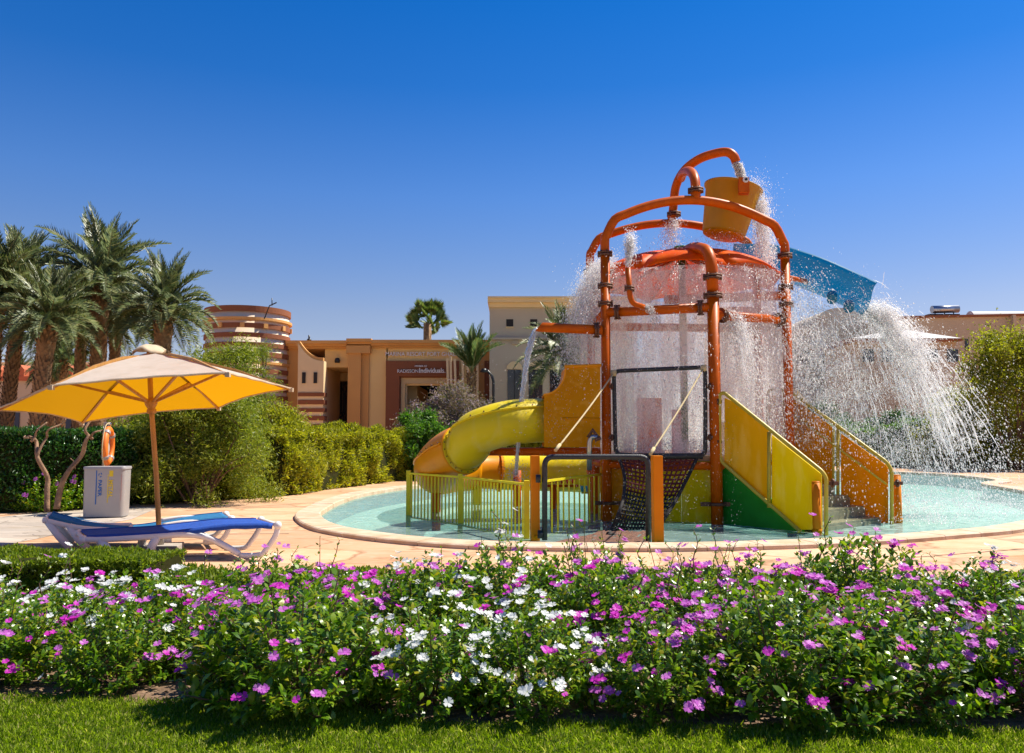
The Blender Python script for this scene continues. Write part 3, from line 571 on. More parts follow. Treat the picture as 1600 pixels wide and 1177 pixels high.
# right-hand buildings
rb = thing('flat_roofed_villa', 'long tan flat-roofed building at the right edge behind the olive tree', 'building', (at(1500, 682, 55).x, 55, 0))
b = MB(); A = at(1385, 497, 55); B_ = at(1720, 490, 55)
b.prism([Vector((A.x, 55, 0)), Vector((B_.x, 55, 0)), Vector((B_.x, 55, B_.z)), Vector((A.x, 55, A.z))], (0, 1, 0), 9); b.build('wall', M['tan'], rb)
b = MB(); b.prism([at(1383, 494.5, 54.8), at(1722, 487.5, 54.8), at(1722, 491, 54.8), at(1383, 498, 54.8)], (0, 1, 0), 9.3); b.build('coping', M['brown'], rb)
WB('pier', M['tan'], rb, 1583, 492, 1597, 690, 54.6, 0.5, True)
for x, y, w_, h in ((1540, 531, 14, 20), (1508, 530, 6, 18), (1586, 531, 6, 9)): WB('window', M['dark'], rb, x, y, x+w_, y+h, 54.94, 0.1)
for (x0, x1) in ((1540, 1740),):
    b = MB(); A = at(x0, 493, 57); B_ = at(x1, 490, 57); r_ = 0.62
    b.lathe([(r_, 0), (r_, B_.x-A.x)], (0,0,0), 16, 0, PI, M=Matrix.Translation((A.x, 59, A.z-0.02)) @ Matrix.Rotation(PI/2, 4, 'Y') @ Matrix.Rotation(PI/2, 4, 'Z'))
    b.add([Vector((A.x, 59 + math.cos(a)*r_, A.z + math.sin(a)*r_)) for a in [PI*k/12 for k in range(13)]], [tuple(range(13))])
    b.build('barrel_roof', M['roofw'], rb)
b = MB(); c_ = at(1380, 492, 60); b.lathe([(1.6, 0), (1.4, 0.35), (0.8, 0.62), (0, 0.72)], (c_.x, 61, c_.z-0.1), 20); b.build('shallow_dome', M['roofw'], rb)
sh = thing('solar_water_heater', 'steel solar water heater tank on the flat roof', 'water heater', tuple(at(1477, 492, 55.5)))
b = MB(); A = at(1456, 484, 55.5); B_ = at(1497, 483, 55.5); b.tube([A, B_], 0.27, 18); b.build('tank', M['steel'], sh)
b = MB()
for x in (1461, 1476, 1490): b.tube([at(x, 493, 55.5), at(x, 488, 55.5)], 0.04, 6)
wall(b, 1452, 490.5, 1500, 491.8, 55.3, 0.6); b.build('stand', M['metaldark'], sh)
pv = thing('pitched_roof_pavilion', 'grey pavilion with shallow white pitched roof behind the falling spray', 'building', (at(1410, 682, 50).x, 50, 0))
b = MB(); wall(b, 1336, 527, 1500, 690, 50, 5, True); b.build('wall', M['tan'], pv)
b = MB(); A, B_, T_ = at(1328, 529, 49.3), at(1506, 529, 49.3), at(1418, 511, 51)
T2 = T_ + Vector((0, 2.5, 0)); A2 = A + Vector((0, 6.5, 0)); B2 = B_ + Vector((0, 6.5, 0)); T_ = T_ + Vector((0, 1, 0))
b.add([A, B_, T_, A2, B2, T2], [(0,1,2), (3,5,4), (0,2,5,3), (1,4,5,2), (0,3,4,1)]); b.build('roof', M['roofw'], pv)
b = MB(); wall(b, 1328, 528.5, 1506, 532, 49.28, 6.6); b.build('eaves', M['brown'], pv)
for x in (1348, 1378, 1412, 1448, 1480): WB('window', M['dark'], pv, x, 546, x+18, 566, 49.95, 0.1)
vb = thing('vaulted_building', 'grey building with round vaulted roof behind the spray', 'building', (at(1300, 682, 58).x, 58, 0))
b = MB(); wall(b, 1130, 514, 1370, 690, 58, 6, True); b.build('wall', M['tan'], vb)
b = MB(); c_ = at(1313, 514, 58); rr = 43*58/FPX
b.lathe([(rr, 0), (rr, 5.9)], (0,0,0), 24, 0, PI, M=Matrix.Translation((c_.x, 58.05, c_.z)) @ Matrix.Diagonal((1, 1, 0.78, 1)) @ Matrix.Rotation(-PI/2, 4, 'X') @ Matrix.Rotation(PI, 4, 'Z'))
b.add([Vector((c_.x + math.cos(a)*rr, 58.05, c_.z + math.sin(a)*rr*0.78)) for a in [PI*k/20 for k in range(21)]], [tuple(range(21))])
b.build('vault', M['greyst'], vb)
for x in (1150, 1180, 1210, 1250, 1285, 1315): WB('window', M['dark'], vb, x, 548, x+16, 570, 57.95, 0.1)
# hooked lamp post by the grey building
b = MB(); A = gr(771, 715); A = at(771, 690, 33); A.z = 0
b.tube([A, at(771, 596, 33), at(769, 588, 33), at(762, 580, 33), at(757, 578, 33)], 0.06, 8); lp = thing('lamp_post', 'dark hooked lamp post in front of the grey building corner', 'lamp post', tuple(A)); b.build('post', M['metaldark'], lp)
b = MB(); c_ = at(756, 578, 33); b.lathe([(0, 0.05), (0.1, 0.05), (0.17, -0.1), (0, -0.12)], tuple(c_), 10); b.build('lamp_head', M['metaldark'], lp)

# ================================================================ WATER PLAY TOWER
PA, PB, PC, PS, PD, PE = Vector((1.73,14.6,0)), Vector((3.57,14.0,0)), Vector((5.25,15.1,0)), Vector((5.42,15.5,0)), Vector((5.25,16.9,0)), Vector((1.65,16.6,0))
DZ = 1.15
tower = thing('play_tower', 'orange pipe-framed water play tower standing in the pool', 'play structure', (3.5, 15.5, -0.4))
def flange(b, c, nrm, r, bb=None):
    c = Vector(c); nrm = Vector(nrm).normalized()
    b.disc(c + nrm*0.022, nrm, r*1.62, 0.03, 14); b.disc(c - nrm*0.022, nrm, r*1.62, 0.03, 14)
    a = nrm.orthogonal().normalized(); e = nrm.cross(a)
    for k in range(6):
        q = c + (a*math.cos(k*PI/3) + e*math.sin(k*PI/3)) * r*1.42; b.tube([q - nrm*0.06, q + nrm*0.06], r*0.17, 6)
def bend(pts, rad=0.3, n=7):     # polyline with rounded corners
    P = [Vector(p) for p in pts]; out = [P[0]]
    for i in range(1, len(P)-1):
        a = P[i-1] - P[i]; c = P[i+1] - P[i]; d = min(rad, a.length*0.49, c.length*0.49); p0 = P[i] + a.normalized()*d; p1 = P[i] + c.normalized()*d
        for k in range(n+1): t = k/n; out.append((1-t)**2*p0 + 2*t*(1-t)*P[i] + t*t*p1)
    out.append(P[-1]); return out
def Z(py, Y, px=1080): return at(px, py, Y).z
RA = 0.086
# posts
def post(P, ztop, r): b = MB(); b.tube([P + Vector((0,0,-0.4)), P + Vector((0,0,ztop))], r, 18); return b.build('post', M['pipe'], tower)
for P, zt, fl in ((PA, 4.84, ()), (PC, 4.9, ()), (PD, 4.05, ()), (PE, 4.93, ())): post(P, zt, RA)
post(PB, Z(462, 14), 0.104)
for P, zs, r in ((PA, (Z(397, 14.6), Z(447, 14.6), Z(475, 14.6)), RA), (PC, (Z(400, 15.1), Z(449, 15.1), Z(476, 15.1)), RA), (PB, (Z(433, 14), Z(462, 14)), 0.104), (PE, (Z(425, 16.6),), RA), (PD, (4.0,), RA)):
    for z in zs: b = MB(); flange(b, P + Vector((0,0,z)), (0,0,1), r); b.build('flange', M['bolt'], tower)
# post B crook over the canopy
b = MB(); q0 = PB + Vector((0,0,Z(462,14))); q1 = onp(1107, 400, PB, PB+Vector((1,0.0,0))); 
b.tube(bend([q0, at(1111, 392, 14.05), at(1085, 386, 14.9), at(1072, 392, 15.6)], 0.42), 0.104, 18); b.build('crook_pipe', M['pipe'], tower)
# arches
def arch(P, Q, zb, zsh, ztop, name='arch_pipe'):
    pts = [P + Vector((0,0,zb)), P + Vector((0,0,zsh-0.10)), P + Vector((0,0,zsh)) + (Q-P)*0.012]
    n = 14
    for k in range(n+1):
        u = 0.055 + 0.89*k/n; pts.append(P.lerp(Q, u) + Vector((0,0, zsh + 0.17 + (ztop - zsh - 0.17)*(1 - abs(2*u-1)**2.0))))
    pts += [Q + Vector((0,0,zsh)) - (Q-P)*0.012, Q + Vector((0,0,zsh-0.10)), Q + Vector((0,0,zb))]
    b = MB(); b.tube(crom(pts, 3), RA, 16); return b.build(name, M['pipe'], tower)
arch(PA, PC, Z(397,14.6), Z(366,14.6), Z(313,14.85)); arch(PE, PD, Z(425,16.6), Z(392,16.6), Z(349,16.75))
b = MB(); b.tube([PD + Vector((0,0,4.0)), PD + Vector((0,0,4.95))], RA, 14); b.build('post', M['pipe'], tower)
# ring pipes
def pipe(a, c, r=0.085, fl=True, name='cross_pipe'):
    a, c = Vector(a), Vector(c); b = MB(); b.tube([a, c], r, 14); o = b.build(name, M['pipe'], tower)
    if fl:
        d = (c-a).normalized()
        for q in (a + d*0.22, c - d*0.22): bb = MB(); flange(bb, q, d, r); bb.build('flange', M['bolt'], tower)
za, zb_ = Z(489,14.6), Z(480,14.0)
pipe(PA+Vector((0,0,za)), PB+Vector((0,0,zb_))); pipe(PB+Vector((0,0,Z(492,14))), PC+Vector((0,0,Z(501,15.1))))
pipe(PC+Vector((0,0,Z(462,15.1))), PB.lerp(PE,0.35)+Vector((0,0,Z(470,15.0))), fl=False); pipe(PC+Vector((0,0,3.75)), PD+Vector((0,0,3.75)), fl=False)
pipe(PD+Vector((0,0,3.8)), PE+Vector((0,0,3.8)), fl=False); pipe(PE+Vector((0,0,3.78)), PA+Vector((0,0,3.78)), fl=False); pipe(PE+Vector((0,0,4.15)), PD+Vector((0,0,4.2)), 0.07, fl=False)
# feed pipe and hook over the bucket
b = MB()
mid = PE.lerp(PD, 0.486)
pts = [mid + Vector((0,0,Z(352,16.75))), at(1052, 325, 16.7), at(1056, 292, 16.6), at(1069, 267, 16.4), at(1092, 249, 16.15), at(1118, 240, 15.95), at(1136, 238, 15.8), at(1146, 244, 15.75), at(1150, 253, 15.75)]
b.tube(crom(pts, 5), 0.092, 16); b.build('feed_pipe', M['pipe'], tower)
b = MB(); flange(b, at(1053, 335, 16.72), (0,0,1), 0.092); b.build('flange', M['bolt'], tower)
b = MB(); pts = [at(1087, 312, 14.85), at(1087, 296, 14.9), at(1085, 278, 15.05), at(1078, 268, 15.5), at(1068, 270, 16.1), at(1064, 279, 16.45)]
b.tube(crom(pts, 5), 0.092, 16); b.build('hook_pipe', M['pipe'], tower)
b = MB(); flange(b, at(1087, 298, 14.87), (0,0,1), 0.092); b.build('flange', M['bolt'], tower)
# small jet pipe in front
b = MB(); b.tube(bend([at(981, 419, 14.1), at(984, 462, 14.1), at(988, 474, 14.1), at(1006, 480, 14.2)], 0.2), 0.05, 12); b.build('jet_pipe', M['pipe'], tower)
b = MB(); flange(b, at(983.5, 451, 14.1), (0.05,0,1), 0.055); b.build('flange', M['bolt'], tower)
# gutter spout on the left (open half pipe)
b = MB(); A = at(941, 516, 14.5); B_ = at(848, 511.5, 14.3); d = (B_-A).normalized(); side = Vector((0,1,0)); upv = Vector((0,0,1)); r_ = 0.088
vs = []; nn = 14
for (P, cut) in ((A, 0), (A.lerp(B_, 0.55), 0), (B_, 1)):
    for k in range(nn+1):
        a = PI + PI*k/nn if cut is None else PI*0.0 + 2*PI*k/nn
        off = side*math.cos(a)*r_ + upv*math.sin(a)*r_
        ext = d * (0.14*(-math.sin(a)+1)/2) if cut else Vector((0,0,0))
        vs.append(P + off + ext)
fs = [(i*(nn+1)+k, i*(nn+1)+k+1, (i+1)*(nn+1)+k+1, (i+1)*(nn+1)+k) for i in range(2) for k in range(nn)]
b.add(vs, fs, True); o = b.build('spout_pipe', M['pipe'], tower); md = o.modifiers.new('solid', 'SOLIDIFY'); md.thickness = 0.012; md.offset = -1
b = MB(); flange(b, at(932, 516, 14.5), (1,0,0), 0.088); b.build('flange', M['bolt'], tower)
# deck
b = MB(); dk = [PA + Vector((0.05,0.1,0)), PB + Vector((0,0.16,0)), PS + Vector((-0.05,0.05,0)), PD, PE]; b.prism([p + Vector((0,0,DZ-0.09)) for p in dk], (0,0,1), 0.09); b.build('deck', M['deckplate'], tower)
for a, c in ((PA,PB), (PB,PS), (PS,PD), (PD,PE), (PE,PA)): pipe(a + Vector((0,0,DZ-0.17)), c + Vector((0,0,DZ-0.17)), 0.07, False, 'deck_beam')
pipe(at(742, 706, 14.75), at(938, 706, 14.75), 0.075, False, 'slide_beam')
# under-deck wall panels
AB = (PA, PB)
def panel(pts, plane, mt, th=0.03, name='wall_panel', par=None, back=1):
    P = [onp(x, y, *plane) for x, y in pts]; n = Vector((-(plane[1][1]-plane[0][1])*-1, -(plane[1][0]-plane[0][0])*-1, 0)); 
    n = Vector((-(plane[1][1]-plane[0][1]), (plane[1][0]-plane[0][0]), 0)).normalized()
    if n.y < 0: n = -n
    b = MB(); b.prism(P, n, th); return b.build(name, mt, par or tower)
pl2 = (PA + Vector((0,0.22,0)), PB + Vector((0,0.22,0)))
M['panel_yd'] = M['panel_y']
for (x0, x1, y1, mt) in ((938, 977.6, 812, 'panel_o'), (978, 1021.6, 812, 'panel_y'), (1022, 1064.6, 814, 'panel_y'), (1065, 1112, 815, 'panel_y')):
    panel([(x0, 716), (x1, 716), (x1, y1+4), (x0, y1+4)], pl2, M[mt])
plb = (PE + Vector((0,-0.1,0)), PD + Vector((0,-0.1,0)))
for (x0, x1, y0, mt) in ((996, 1034, 622, 'ring'), (1050, 1066, 640, 'red'), (1122, 1165, 660, 'panel_y')): panel([(x0, y0), (x1, y0), (x1, 715), (x0, 715)], plb, M[mt])
# bracket clamp on post B foot
b = MB(); b.disc(PB + Vector((0,0,Z(788,14))), (0,0,1), 0.15, 0.05, 12); b.box(PB + Vector((-0.2,0,Z(788,14))), (0.16,0.05,0.07)); b.box(PB + Vector((0.2,0,Z(788,14))), (0.16,0.05,0.07)); b.build('foot_clamp', M['bolt'], tower)
b = MB(); b.disc(PA + Vector((0,-0.02,Z(786,14.6))), (0,0,1), 0.13, 0.05, 12); b.box(PA + Vector((-0.18,0,Z(786,14.6))), (0.14,0.05,0.07)); b.box(PA + Vector((0.18,0,Z(786,14.6))), (0.14,0.05,0.07)); b.build('foot_clamp', M['bolt'], tower)
# staircase
sd = Vector((1.25,-1.5,0)); N0 = Vector((3.66,13.98,0)); F0 = Vector((5.47,15.5,0)); NP = (N0, N0+sd); FP = (F0, F0+sd)
st = thing('stair_flight', 'yellow and amber stair flight with railings coming down from the tower deck into the pool', 'stairs', tuple(N0.lerp(F0, 0.5) + Vector((0,0,-0.4))))
panel([(1123, 727), (1150, 727), (1256, 828), (1256, 836), (1123, 820)], (N0 + Vector((0.0,0.16,0)), N0 + sd + Vector((0.0,0.16,0))), M['panel_g'], name='side_wall', par=st)
L1 = [(1131.5,608+18),(1200,672),(1200,791),(1131.5,722)]
panel([(1132,622),(1160,634),(1200,672),(1200,790),(1132,722)], NP, M['panel_yl'], 0.025, 'side_panel', st).__setitem__('label', 'darker ochre-yellow panel')
panel([(1206,680),(1283,741),(1284,828),(1250,828),(1206,795)], NP, M['panel_y'], 0.025, 'side_panel', st)
def rtube(pxs, plane, r, mt='rail', rad=0.12, name='rail', off=(0,0,0)):
    b = MB(); b.tube(bend([onp(x, y, *plane) + Vector(off) for x, y in pxs], rad), r, 12); return b.build(name, M[mt], st)
rtube([(1252,830),(1126,719),(1126,616),(1133,614),(1286,737),(1292,747),(1292,836)], NP, 0.032, off=(-0.03,-0.05,0))
rtube([(1203,675),(1203,793)], NP, 0.032, off=(-0.03,-0.05,0), name='baluster')
panel([(1231,617),(1296,664),(1300,668),(1300,768),(1231,714)], FP, M['panel_o'], 0.025, 'side_panel', st)
panel([(1314,678),(1384,727),(1387,732),(1387,818),(1352,818),(1314,782)], FP, M['panel_o'], 0.025, 'side_panel', st)
rtube([(1228,700),(1228,612),(1236,612),(1386,722),(1394,735),(1394,826)], FP, 0.032, off=(-0.03,-0.05,0))
rtube([(1303,672),(1303,768)], FP, 0.022, off=(-0.03,-0.05,0), name='baluster'); rtube([(1310,664),(1310,775),(1318,783),(1354,812)], FP, 0.03, off=(-0.03,-0.05,0), name='rail')
rtube([(1240,648),(1385,756)], FP, 0.018, off=(-0.05,-0.1,0), name='handrail')
KP = (PC + Vector((-0.3,0.9,0)), PC + Vector((0.7,0.9,0)))
panel([(1200,618),(1222,618),(1222,636),(1228,636),(1228,712),(1200,712)], KP, M['panel_o'], 0.025, 'side_panel', st)
rtube([(1198,712),(1198,610),(1224,608),(1224,636),(1231,640)], KP, 0.028, off=(0,-0.05,0))
panel([(1232,604),(1246,610),(1262,628),(1262,640),(1246,634),(1232,622)], (PD, PD+Vector((1,0,0))), M['cream'], 0.04, 'spray_shield', st)
ns = 7; un = sd.normalized(); wv_ = (F0 - N0)
for k in range(ns):
    z = DZ - (k+1)*(DZ+0.1)/ns; c0 = N0 + sd*((k+0.5)/ns*1.0) + Vector((0.05,0.12,0)); c1 = c0 + wv_*0.93
    b = MB(); h = 0.05; a = c0 - sd*0.5/ns; c = c0 + sd*0.62/ns; d_ = c + wv_*0.93; e_ = a + wv_*0.93
    b.prism([Vector((p.x, p.y, z-h)) for p in (a, c, d_, e_)], (0,0,1), h)
    b.prism([Vector((p.x, p.y, z-0.16)) for p in (a + sd*0.02, a + sd*0.03, e_ + sd*0.03, e_ + sd*0.02)], (0,0,1), 0.3)
    b.build('step', M['step'], st)
for (P, px) in ((NP, 1292), (NP, 1126), (FP, 1394)):
    for y in ((628, 690) if px == 1126 else (755,)): b = MB(); q = onp(px, y, *P); b.box(q + Vector((-0.06 if px == 1126 else 0.09, -0.03, 0)), (0.14, 0.06, 0.06)); b.disc(q + Vector((-0.07 if px == 1126 else 0.08, -0.03, 0)), (1,0,0), 0.07, 0.03, 8); b.build('clamp', M['bolt'], st)
# orange posts standing in the pool
def bollard(px, ytop, ybot, w, lab, boxy):
    g = gr(px, ybot); g.z = 0; zt = at(px, ytop, g.y).z; b = MB(); r_ = w/2*g.y/FPX
    if boxy: b.box((g.x, g.y, (zt-0.4)/2), (2*r_, 2*r_, zt+0.4), rz=0.12, bev=0.012)
    else: b.tube([g + Vector((0,0,-0.4)), g + Vector((0,0,zt-0.02))], r_, 18); b.tube([g + Vector((0,0,zt-0.02)), g + Vector((0,0,zt))], [r_, r_*0.86], 18)
    t = thing('orange_post', lab, 'post', (g.x, g.y, -0.4), group='short orange posts standing in the pool'); b.build('post', M['post'], t)
    c = MB(); c.disc((g.x, g.y, 0.03), (0,0,1), r_*1.12, 0.06, 16); c.build('base_collar', M['panel_o'], t); return g
g1_ = bollard(836, 712, 842, 13.5, 'short orange post on the left of the black net frame', True)
g2_ = bollard(1028, 712, 851, 15.5, 'short orange post right of the black net frame, nearest the kerb', True)
g3_ = bollard(1277, 752, 833, 13, 'short orange post at the foot of the near yellow stair railing', False)
g4_ = bollard(1403.5, 742, 815, 12, 'short orange post at the foot of the far amber stair railing, rightmost', False)

# ---------------------------------------------------------------- tipping bucket
ax = Vector((0.08, 1, 0)).normalized()
bc = at(1138, 331, 15.85)
bk = thing('tipping_bucket', 'big ochre tipping bucket hung between the arches above the orange canopy', 'bucket', tuple(bc))
Tm = Matrix.Translation(bc) @ Matrix.Rotation(R(13), 4, 'Y') @ Matrix.Rotation(R(0), 4, 'X')
prof = [(0.0,-0.48),(0.40,-0.50),(0.43,-0.46),(0.55,0.46),(0.585,0.47),(0.59,0.50),(0.575,0.51),(0.54,0.50),(0.42,-0.42),(0,-0.43)]
b = MB(); b.lathe(prof, n=40, M=Tm); b.build('shell', M['bucket'], bk)
b = MB(); b.lathe([(0.41,-0.505),(0.36,-0.53),(0,-0.53)], n=40, M=Tm); b.build('base', M['panel_o'], bk)
for s_ in (-1, 1):
    q = bc + Vector((0.13, s_*0.62, 0.28)); b = MB(); b.box(q, (0.2, 0.03, 0.26), bev=0.01); b.disc(q + Vector((0,0,0.1)), (0,1,0), 0.1, 0.035, 16); b.build('ear_plate', M['pipe'], bk)
    b = MB(); b.disc(q + Vector((0.03, s_*0.03, 0.09)), (0,1,0), 0.055, 0.04, 14); b.build('pivot', M['steel'], bk)
    b = MB(); b.disc(q + Vector((-0.05, s_*0.03, 0.09)), (0,1,0), 0.03, 0.03, 10); b.build('pivot_cap', M['turq'], bk)
    e_ = at(1163, 312, 14.95) if s_ < 0 else at(1160, 372, 16.7); b = MB(); b.tube([q + Vector((0.03, 0, 0.09)), Vector((e_.x, e_.y, q.z+0.09))], 0.04, 10); b.box(Vector((e_.x, e_.y, q.z-0.02)), (0.2, 0.05, 0.30), bev=0.01); b.build('hanger', M['pipe'], bk); b = MB(); pf = Vector((e_.x+0.02, e_.y + s_*0.05, q.z+0.07)); b.disc(pf, (0,1,0), 0.055, 0.04, 16); b.build('pivot_washer', M['white'], bk); b = MB(); b.disc(pf + Vector((0, s_*0.03, 0)), (0,1,0), 0.026, 0.03, 10); b.build('pivot_bolt', M['metaldark'], bk)
# ---------------------------------------------------------------- mushroom canopy
CC = Vector((3.56, 16.45, 0)); RM = 2.04
mu = thing('mushroom_canopy', 'orange-red faceted mushroom canopy on a green pole under the bucket', 'canopy', (CC.x, CC.y, DZ))
b = MB(); b.tube([CC + Vector((0,0,DZ)), CC + Vector((0,0,5.44))], 0.075, 16); b.build('pole', M['green'], mu)
b = MB(); b.lathe([(0.0,5.34),(0.1,5.34),(0.1,5.40),(0.17,5.40),(0.17,5.46),(0,5.47)], tuple(CC), 16); b.build('finial', M['green'], mu)
for k in range(8):      # eight ribbed petals, each its own panel
    vs = []; n_r, n_a = 7, 6
    for i in range(n_r+1):
        u = i/n_r; rr = 0.1 + (RM-0.1)*u
        for j in range(n_a+1):
            v = j/n_a; a = 2*PI*(k+v)/8 + 0.2; s_ = abs(2*v-1)
            rad_ = rr * (math.cos(PI/8)/math.cos((v-0.5)*PI/4)) * (1 + 0.05*u*(1-s_**2))
            z = 5.34 - 0.42*u**2.6 - 0.08*u*(s_**3) + 0.04*math.sin(PI*v)*u - (0.05 if i == n_r else 0)
            vs.append(CC + Vector((rad_*math.cos(a), rad_*math.sin(a), z - 0.14*u)))
    fs = [(i*(n_a+1)+j, i*(n_a+1)+j+1, (i+1)*(n_a+1)+j+1, (i+1)*(n_a+1)+j) for i in range(n_r) for j in range(n_a)]
    b = MB(); b.add(vs, fs, True); o = b.build('petal', M['canopy'], mu); md = o.modifiers.new('thick', 'SOLIDIFY'); md.thickness = 0.022
b = MB()
for k in range(8):
    a = 2*PI*k/8 + 0.2; b.tube([CC + Vector((0.1*math.cos(a), 0.1*math.sin(a), 5.22)), CC + Vector((RM*0.93*math.cos(a), RM*0.93*math.sin(a), 4.58))], 0.02, 6)
b.build('rib', M['pipe'], mu)
# ---------------------------------------------------------------- blue pouring trough
tg = thing('spill_trough', 'blue curved trough slanting down to the right from behind the canopy', 'trough', tuple(at(1250, 430, 16)))
path = [at(1145, 400, 17.0), at(1200, 405, 16.8), at(1255, 421, 16.5), at(1312, 443, 16.2), at(1374, 470, 16.0)]
P_ = crom(path, 5); vs = []; na = 16; m2 = len(P_)
for i, p in enumerate(P_):
    t_ = (P_[min(i+1, m2-1)] - P_[max(i-1, 0)]).normalized(); side = Vector((0.0, 1, 0)); side = (side - t_*side.dot(t_)).normalized(); up_ = side.cross(t_) * -1
    if up_.z < 0: up_ = -up_
    u_ = i/(m2-1); wd = 0.54 + 0.10*math.sin(PI*min(u_*1.1, 1)); dp = 0.52
    for k in range(na+1):
        a = PI + PI*k/na; endr = 0.12*u_**8
        vs.append(p + side*math.cos(a)*wd + up_*(math.sin(a)*dp*(0.8+0.2*u_) + 0.13) + t_*(math.sin(a)*0.16*(u_**6) - 0.24*abs(math.cos(a))**4*(u_**9)))
fs = [(i*(na+1)+k, i*(na+1)+k+1, (i+1)*(na+1)+k+1, (i+1)*(na+1)+k) for i in range(m2-1) for k in range(na)]
b = MB(); b.add(vs, fs, True); o = b.build('trough_shell', M['blue'], tg); md = o.modifiers.new('thick', 'SOLIDIFY'); md.thickness = 0.035
b = MB()
for (x, y) in ((1300, 462), (1326, 476)): b.tube([at(x, y+6, 15.62), at(x, y, 15.9)], 0.10, 12)
b.build('mount_boss', M['blue'], tg)
b = MB(); b.tube([PD + Vector((0,0,4.6)), at(1196, 437, 16.6)], 0.06, 8); b.tube([PC + Vector((0,0,4.55)), at(1262, 440, 16.3)], 0.05, 8); b.build('support_arm', M['pipe'], tg)
# blue basin under the canopy edge
b = MB(); b.prism([at(1148, 405, 17.3), at(1205, 405, 17.3), at(1215, 420, 17.3), at(1188, 438, 17.3), at(1165, 425, 17.3)], (0,-1,0), 0.3); b.build('catch_plate', M['blue'], tg)

# ---------------------------------------------------------------- spiral slide
sl_ = thing('spiral_slide', 'enclosed yellow and orange spiral slide on the left of the tower', 'slide', tuple(gr(740, 800) + Vector((0,0,-0.4))))
SP = [at(848,657,14.75), at(795,661,14.4), at(745,677,14.45), at(731,698,14.7), at(705,711,15.15), at(685,729,15.8), at(688,738,16.9), at(722,735,18.1), at(780,738,18.55), at(850,740,18.5), at(925,742,18.1), at(985,744,17.4)]
path = crom(SP, 10); RS = 0.405
def slide_seg(i0, i1, mt, r, name):
    P = path[i0:i1+1]; b = MB(); b.tube(P, r, 32, caps=False, up=(0,0,1)); o = b.build(name, M[mt], sl_); md = o.modifiers.new('thick', 'SOLIDIFY'); md.thickness = 0.02; md.offset = -1; return o
def slide_flange(i, mt, r):
    t_ = (path[min(i+1, len(path)-1)] - path[max(i-1,0)]).normalized(); b = MB(); P = path[i]
    vs = []; a_ = Vector((0,0,1)); a_ = (a_ - t_*a_.dot(t_)).normalized(); e_ = t_.cross(a_); n = 36
    for (rr, h) in ((r, -0.02), (r+0.05, -0.02), (r+0.05, 0.02), (r, 0.02)):
        for k in range(n): th = 2*PI*k/n; vs.append(P + a_*math.cos(th)*rr + e_*math.sin(th)*rr + t_*h)
    fs = [(q*n+k, q*n+(k+1) % n, ((q+1) % 4)*n+(k+1) % n, ((q+1) % 4)*n+k) for q in range(4) for k in range(n)]
    b.add(vs, fs); o = b.build('flange', M[mt], sl_); bb = MB()
    for k in range(20):
        th = 2*PI*k/20; q = P + (a_*math.cos(th) + e_*math.sin(th))*(r+0.03); bb.tube([q - t_*0.035, q + t_*0.035], 0.011, 6)
    bb.build('bolts', M['bolt'], o)
slide_seg(0, 33, 'yellow', RS, 'yellow_tube_section'); slide_seg(33, 72, 'slideor', RS*1.16, 'orange_tube_section'); slide_seg(72, 80, 'slideor', RS*0.99, 'orange_tube_section'); slide_seg(80, 110, 'yellow', RS, 'yellow_tube_section')
for i, mt in ((33, 'yellow'), (72, 'yellow'), (80, 'slideor')): slide_flange(i, mt, RS)
# seam lips with bolts along the tubes
def seam(i0, i1, ang, mt, r=RS):
    P = path[i0:i1+1]; vs = []; pts = []; b = MB(); bb = MB()
    for i, p in enumerate(P):
        g = i0 + i; t_ = (path[min(g+1, len(path)-1)] - path[max(g-1,0)]).normalized(); a_ = Vector((0,0,1)); a_ = (a_ - t_*a_.dot(t_)).normalized(); e_ = t_.cross(a_)
        d_ = a_*math.cos(ang) + e_*math.sin(ang); pts.append(p + d_*(r+0.012))
        if i % 3 == 1: q = p + d_*(r+0.01) ; q2 = q + (a_*-math.sin(ang) + e_*math.cos(ang))*0.03; bb.tube([q2 - d_*0.01, q2 + d_*0.03], 0.013, 6)
    b.tube(pts, 0.022, 6, up=(0,0,1)); o = b.build('seam_lip', M[mt], sl_); bb.build('bolts', M['bolt'], o)
seam(2, 32, R(-52) if True else 0, 'yellow'); seam(2, 32, R(52), 'yellow'); seam(34, 60, R(60), 'slideor', RS*1.16); seam(34, 60, R(-75), 'slideor', RS*1.16)
# entry hood
pl3 = (Vector((0.4,14.08,0)), Vector((1.75,14.2,0)))
hood = [(850,699),(850,625)] + [(850 + 35*math.sin(t*PI/2), 618 - 42*(1-math.cos(t*PI/2))) for t in [k/8 for k in range(9)]] + [(885,572),(938,570),(938,699)]
P = [onp(x, y, *pl3) for x, y in hood]; b = MB(); b.prism(P, (0.05,1,0), 0.03); hd = b.build('entry_hood', M['panel_o'], sl_)
b = MB(); b.prism([p + Vector((0,0.9,0)) for p in P], (0.05,1,0), 0.03); b.build('entry_side', M['slideor'], hd)
b = MB(); vs = []; Q = P[1:-1]
for p in Q: vs += [p + Vector((0,-0.03,0)), p + Vector((0,0.95,0))]
b.add(vs, [(2*i, 2*i+1, 2*i+3, 2*i+2) for i in range(1, len(Q)-3)], False); o = b.build('entry_roof', M['slideor'], hd); md = o.modifiers.new('thick', 'SOLIDIFY'); md.thickness = 0.03
b = MB(); b.tube([onp(878, 654, *pl3)+Vector((0,-0.01,0)), onp(938, 654, *pl3)+Vector((0,-0.01,0))], 0.014, 6); b.build('seam_lip', M['panel_o'], hd)
b = MB(); b.tube([onp(882,573,*pl3), onp(939,571,*pl3)], 0.03, 8); b.build('top_lip', M['slideor'], hd)
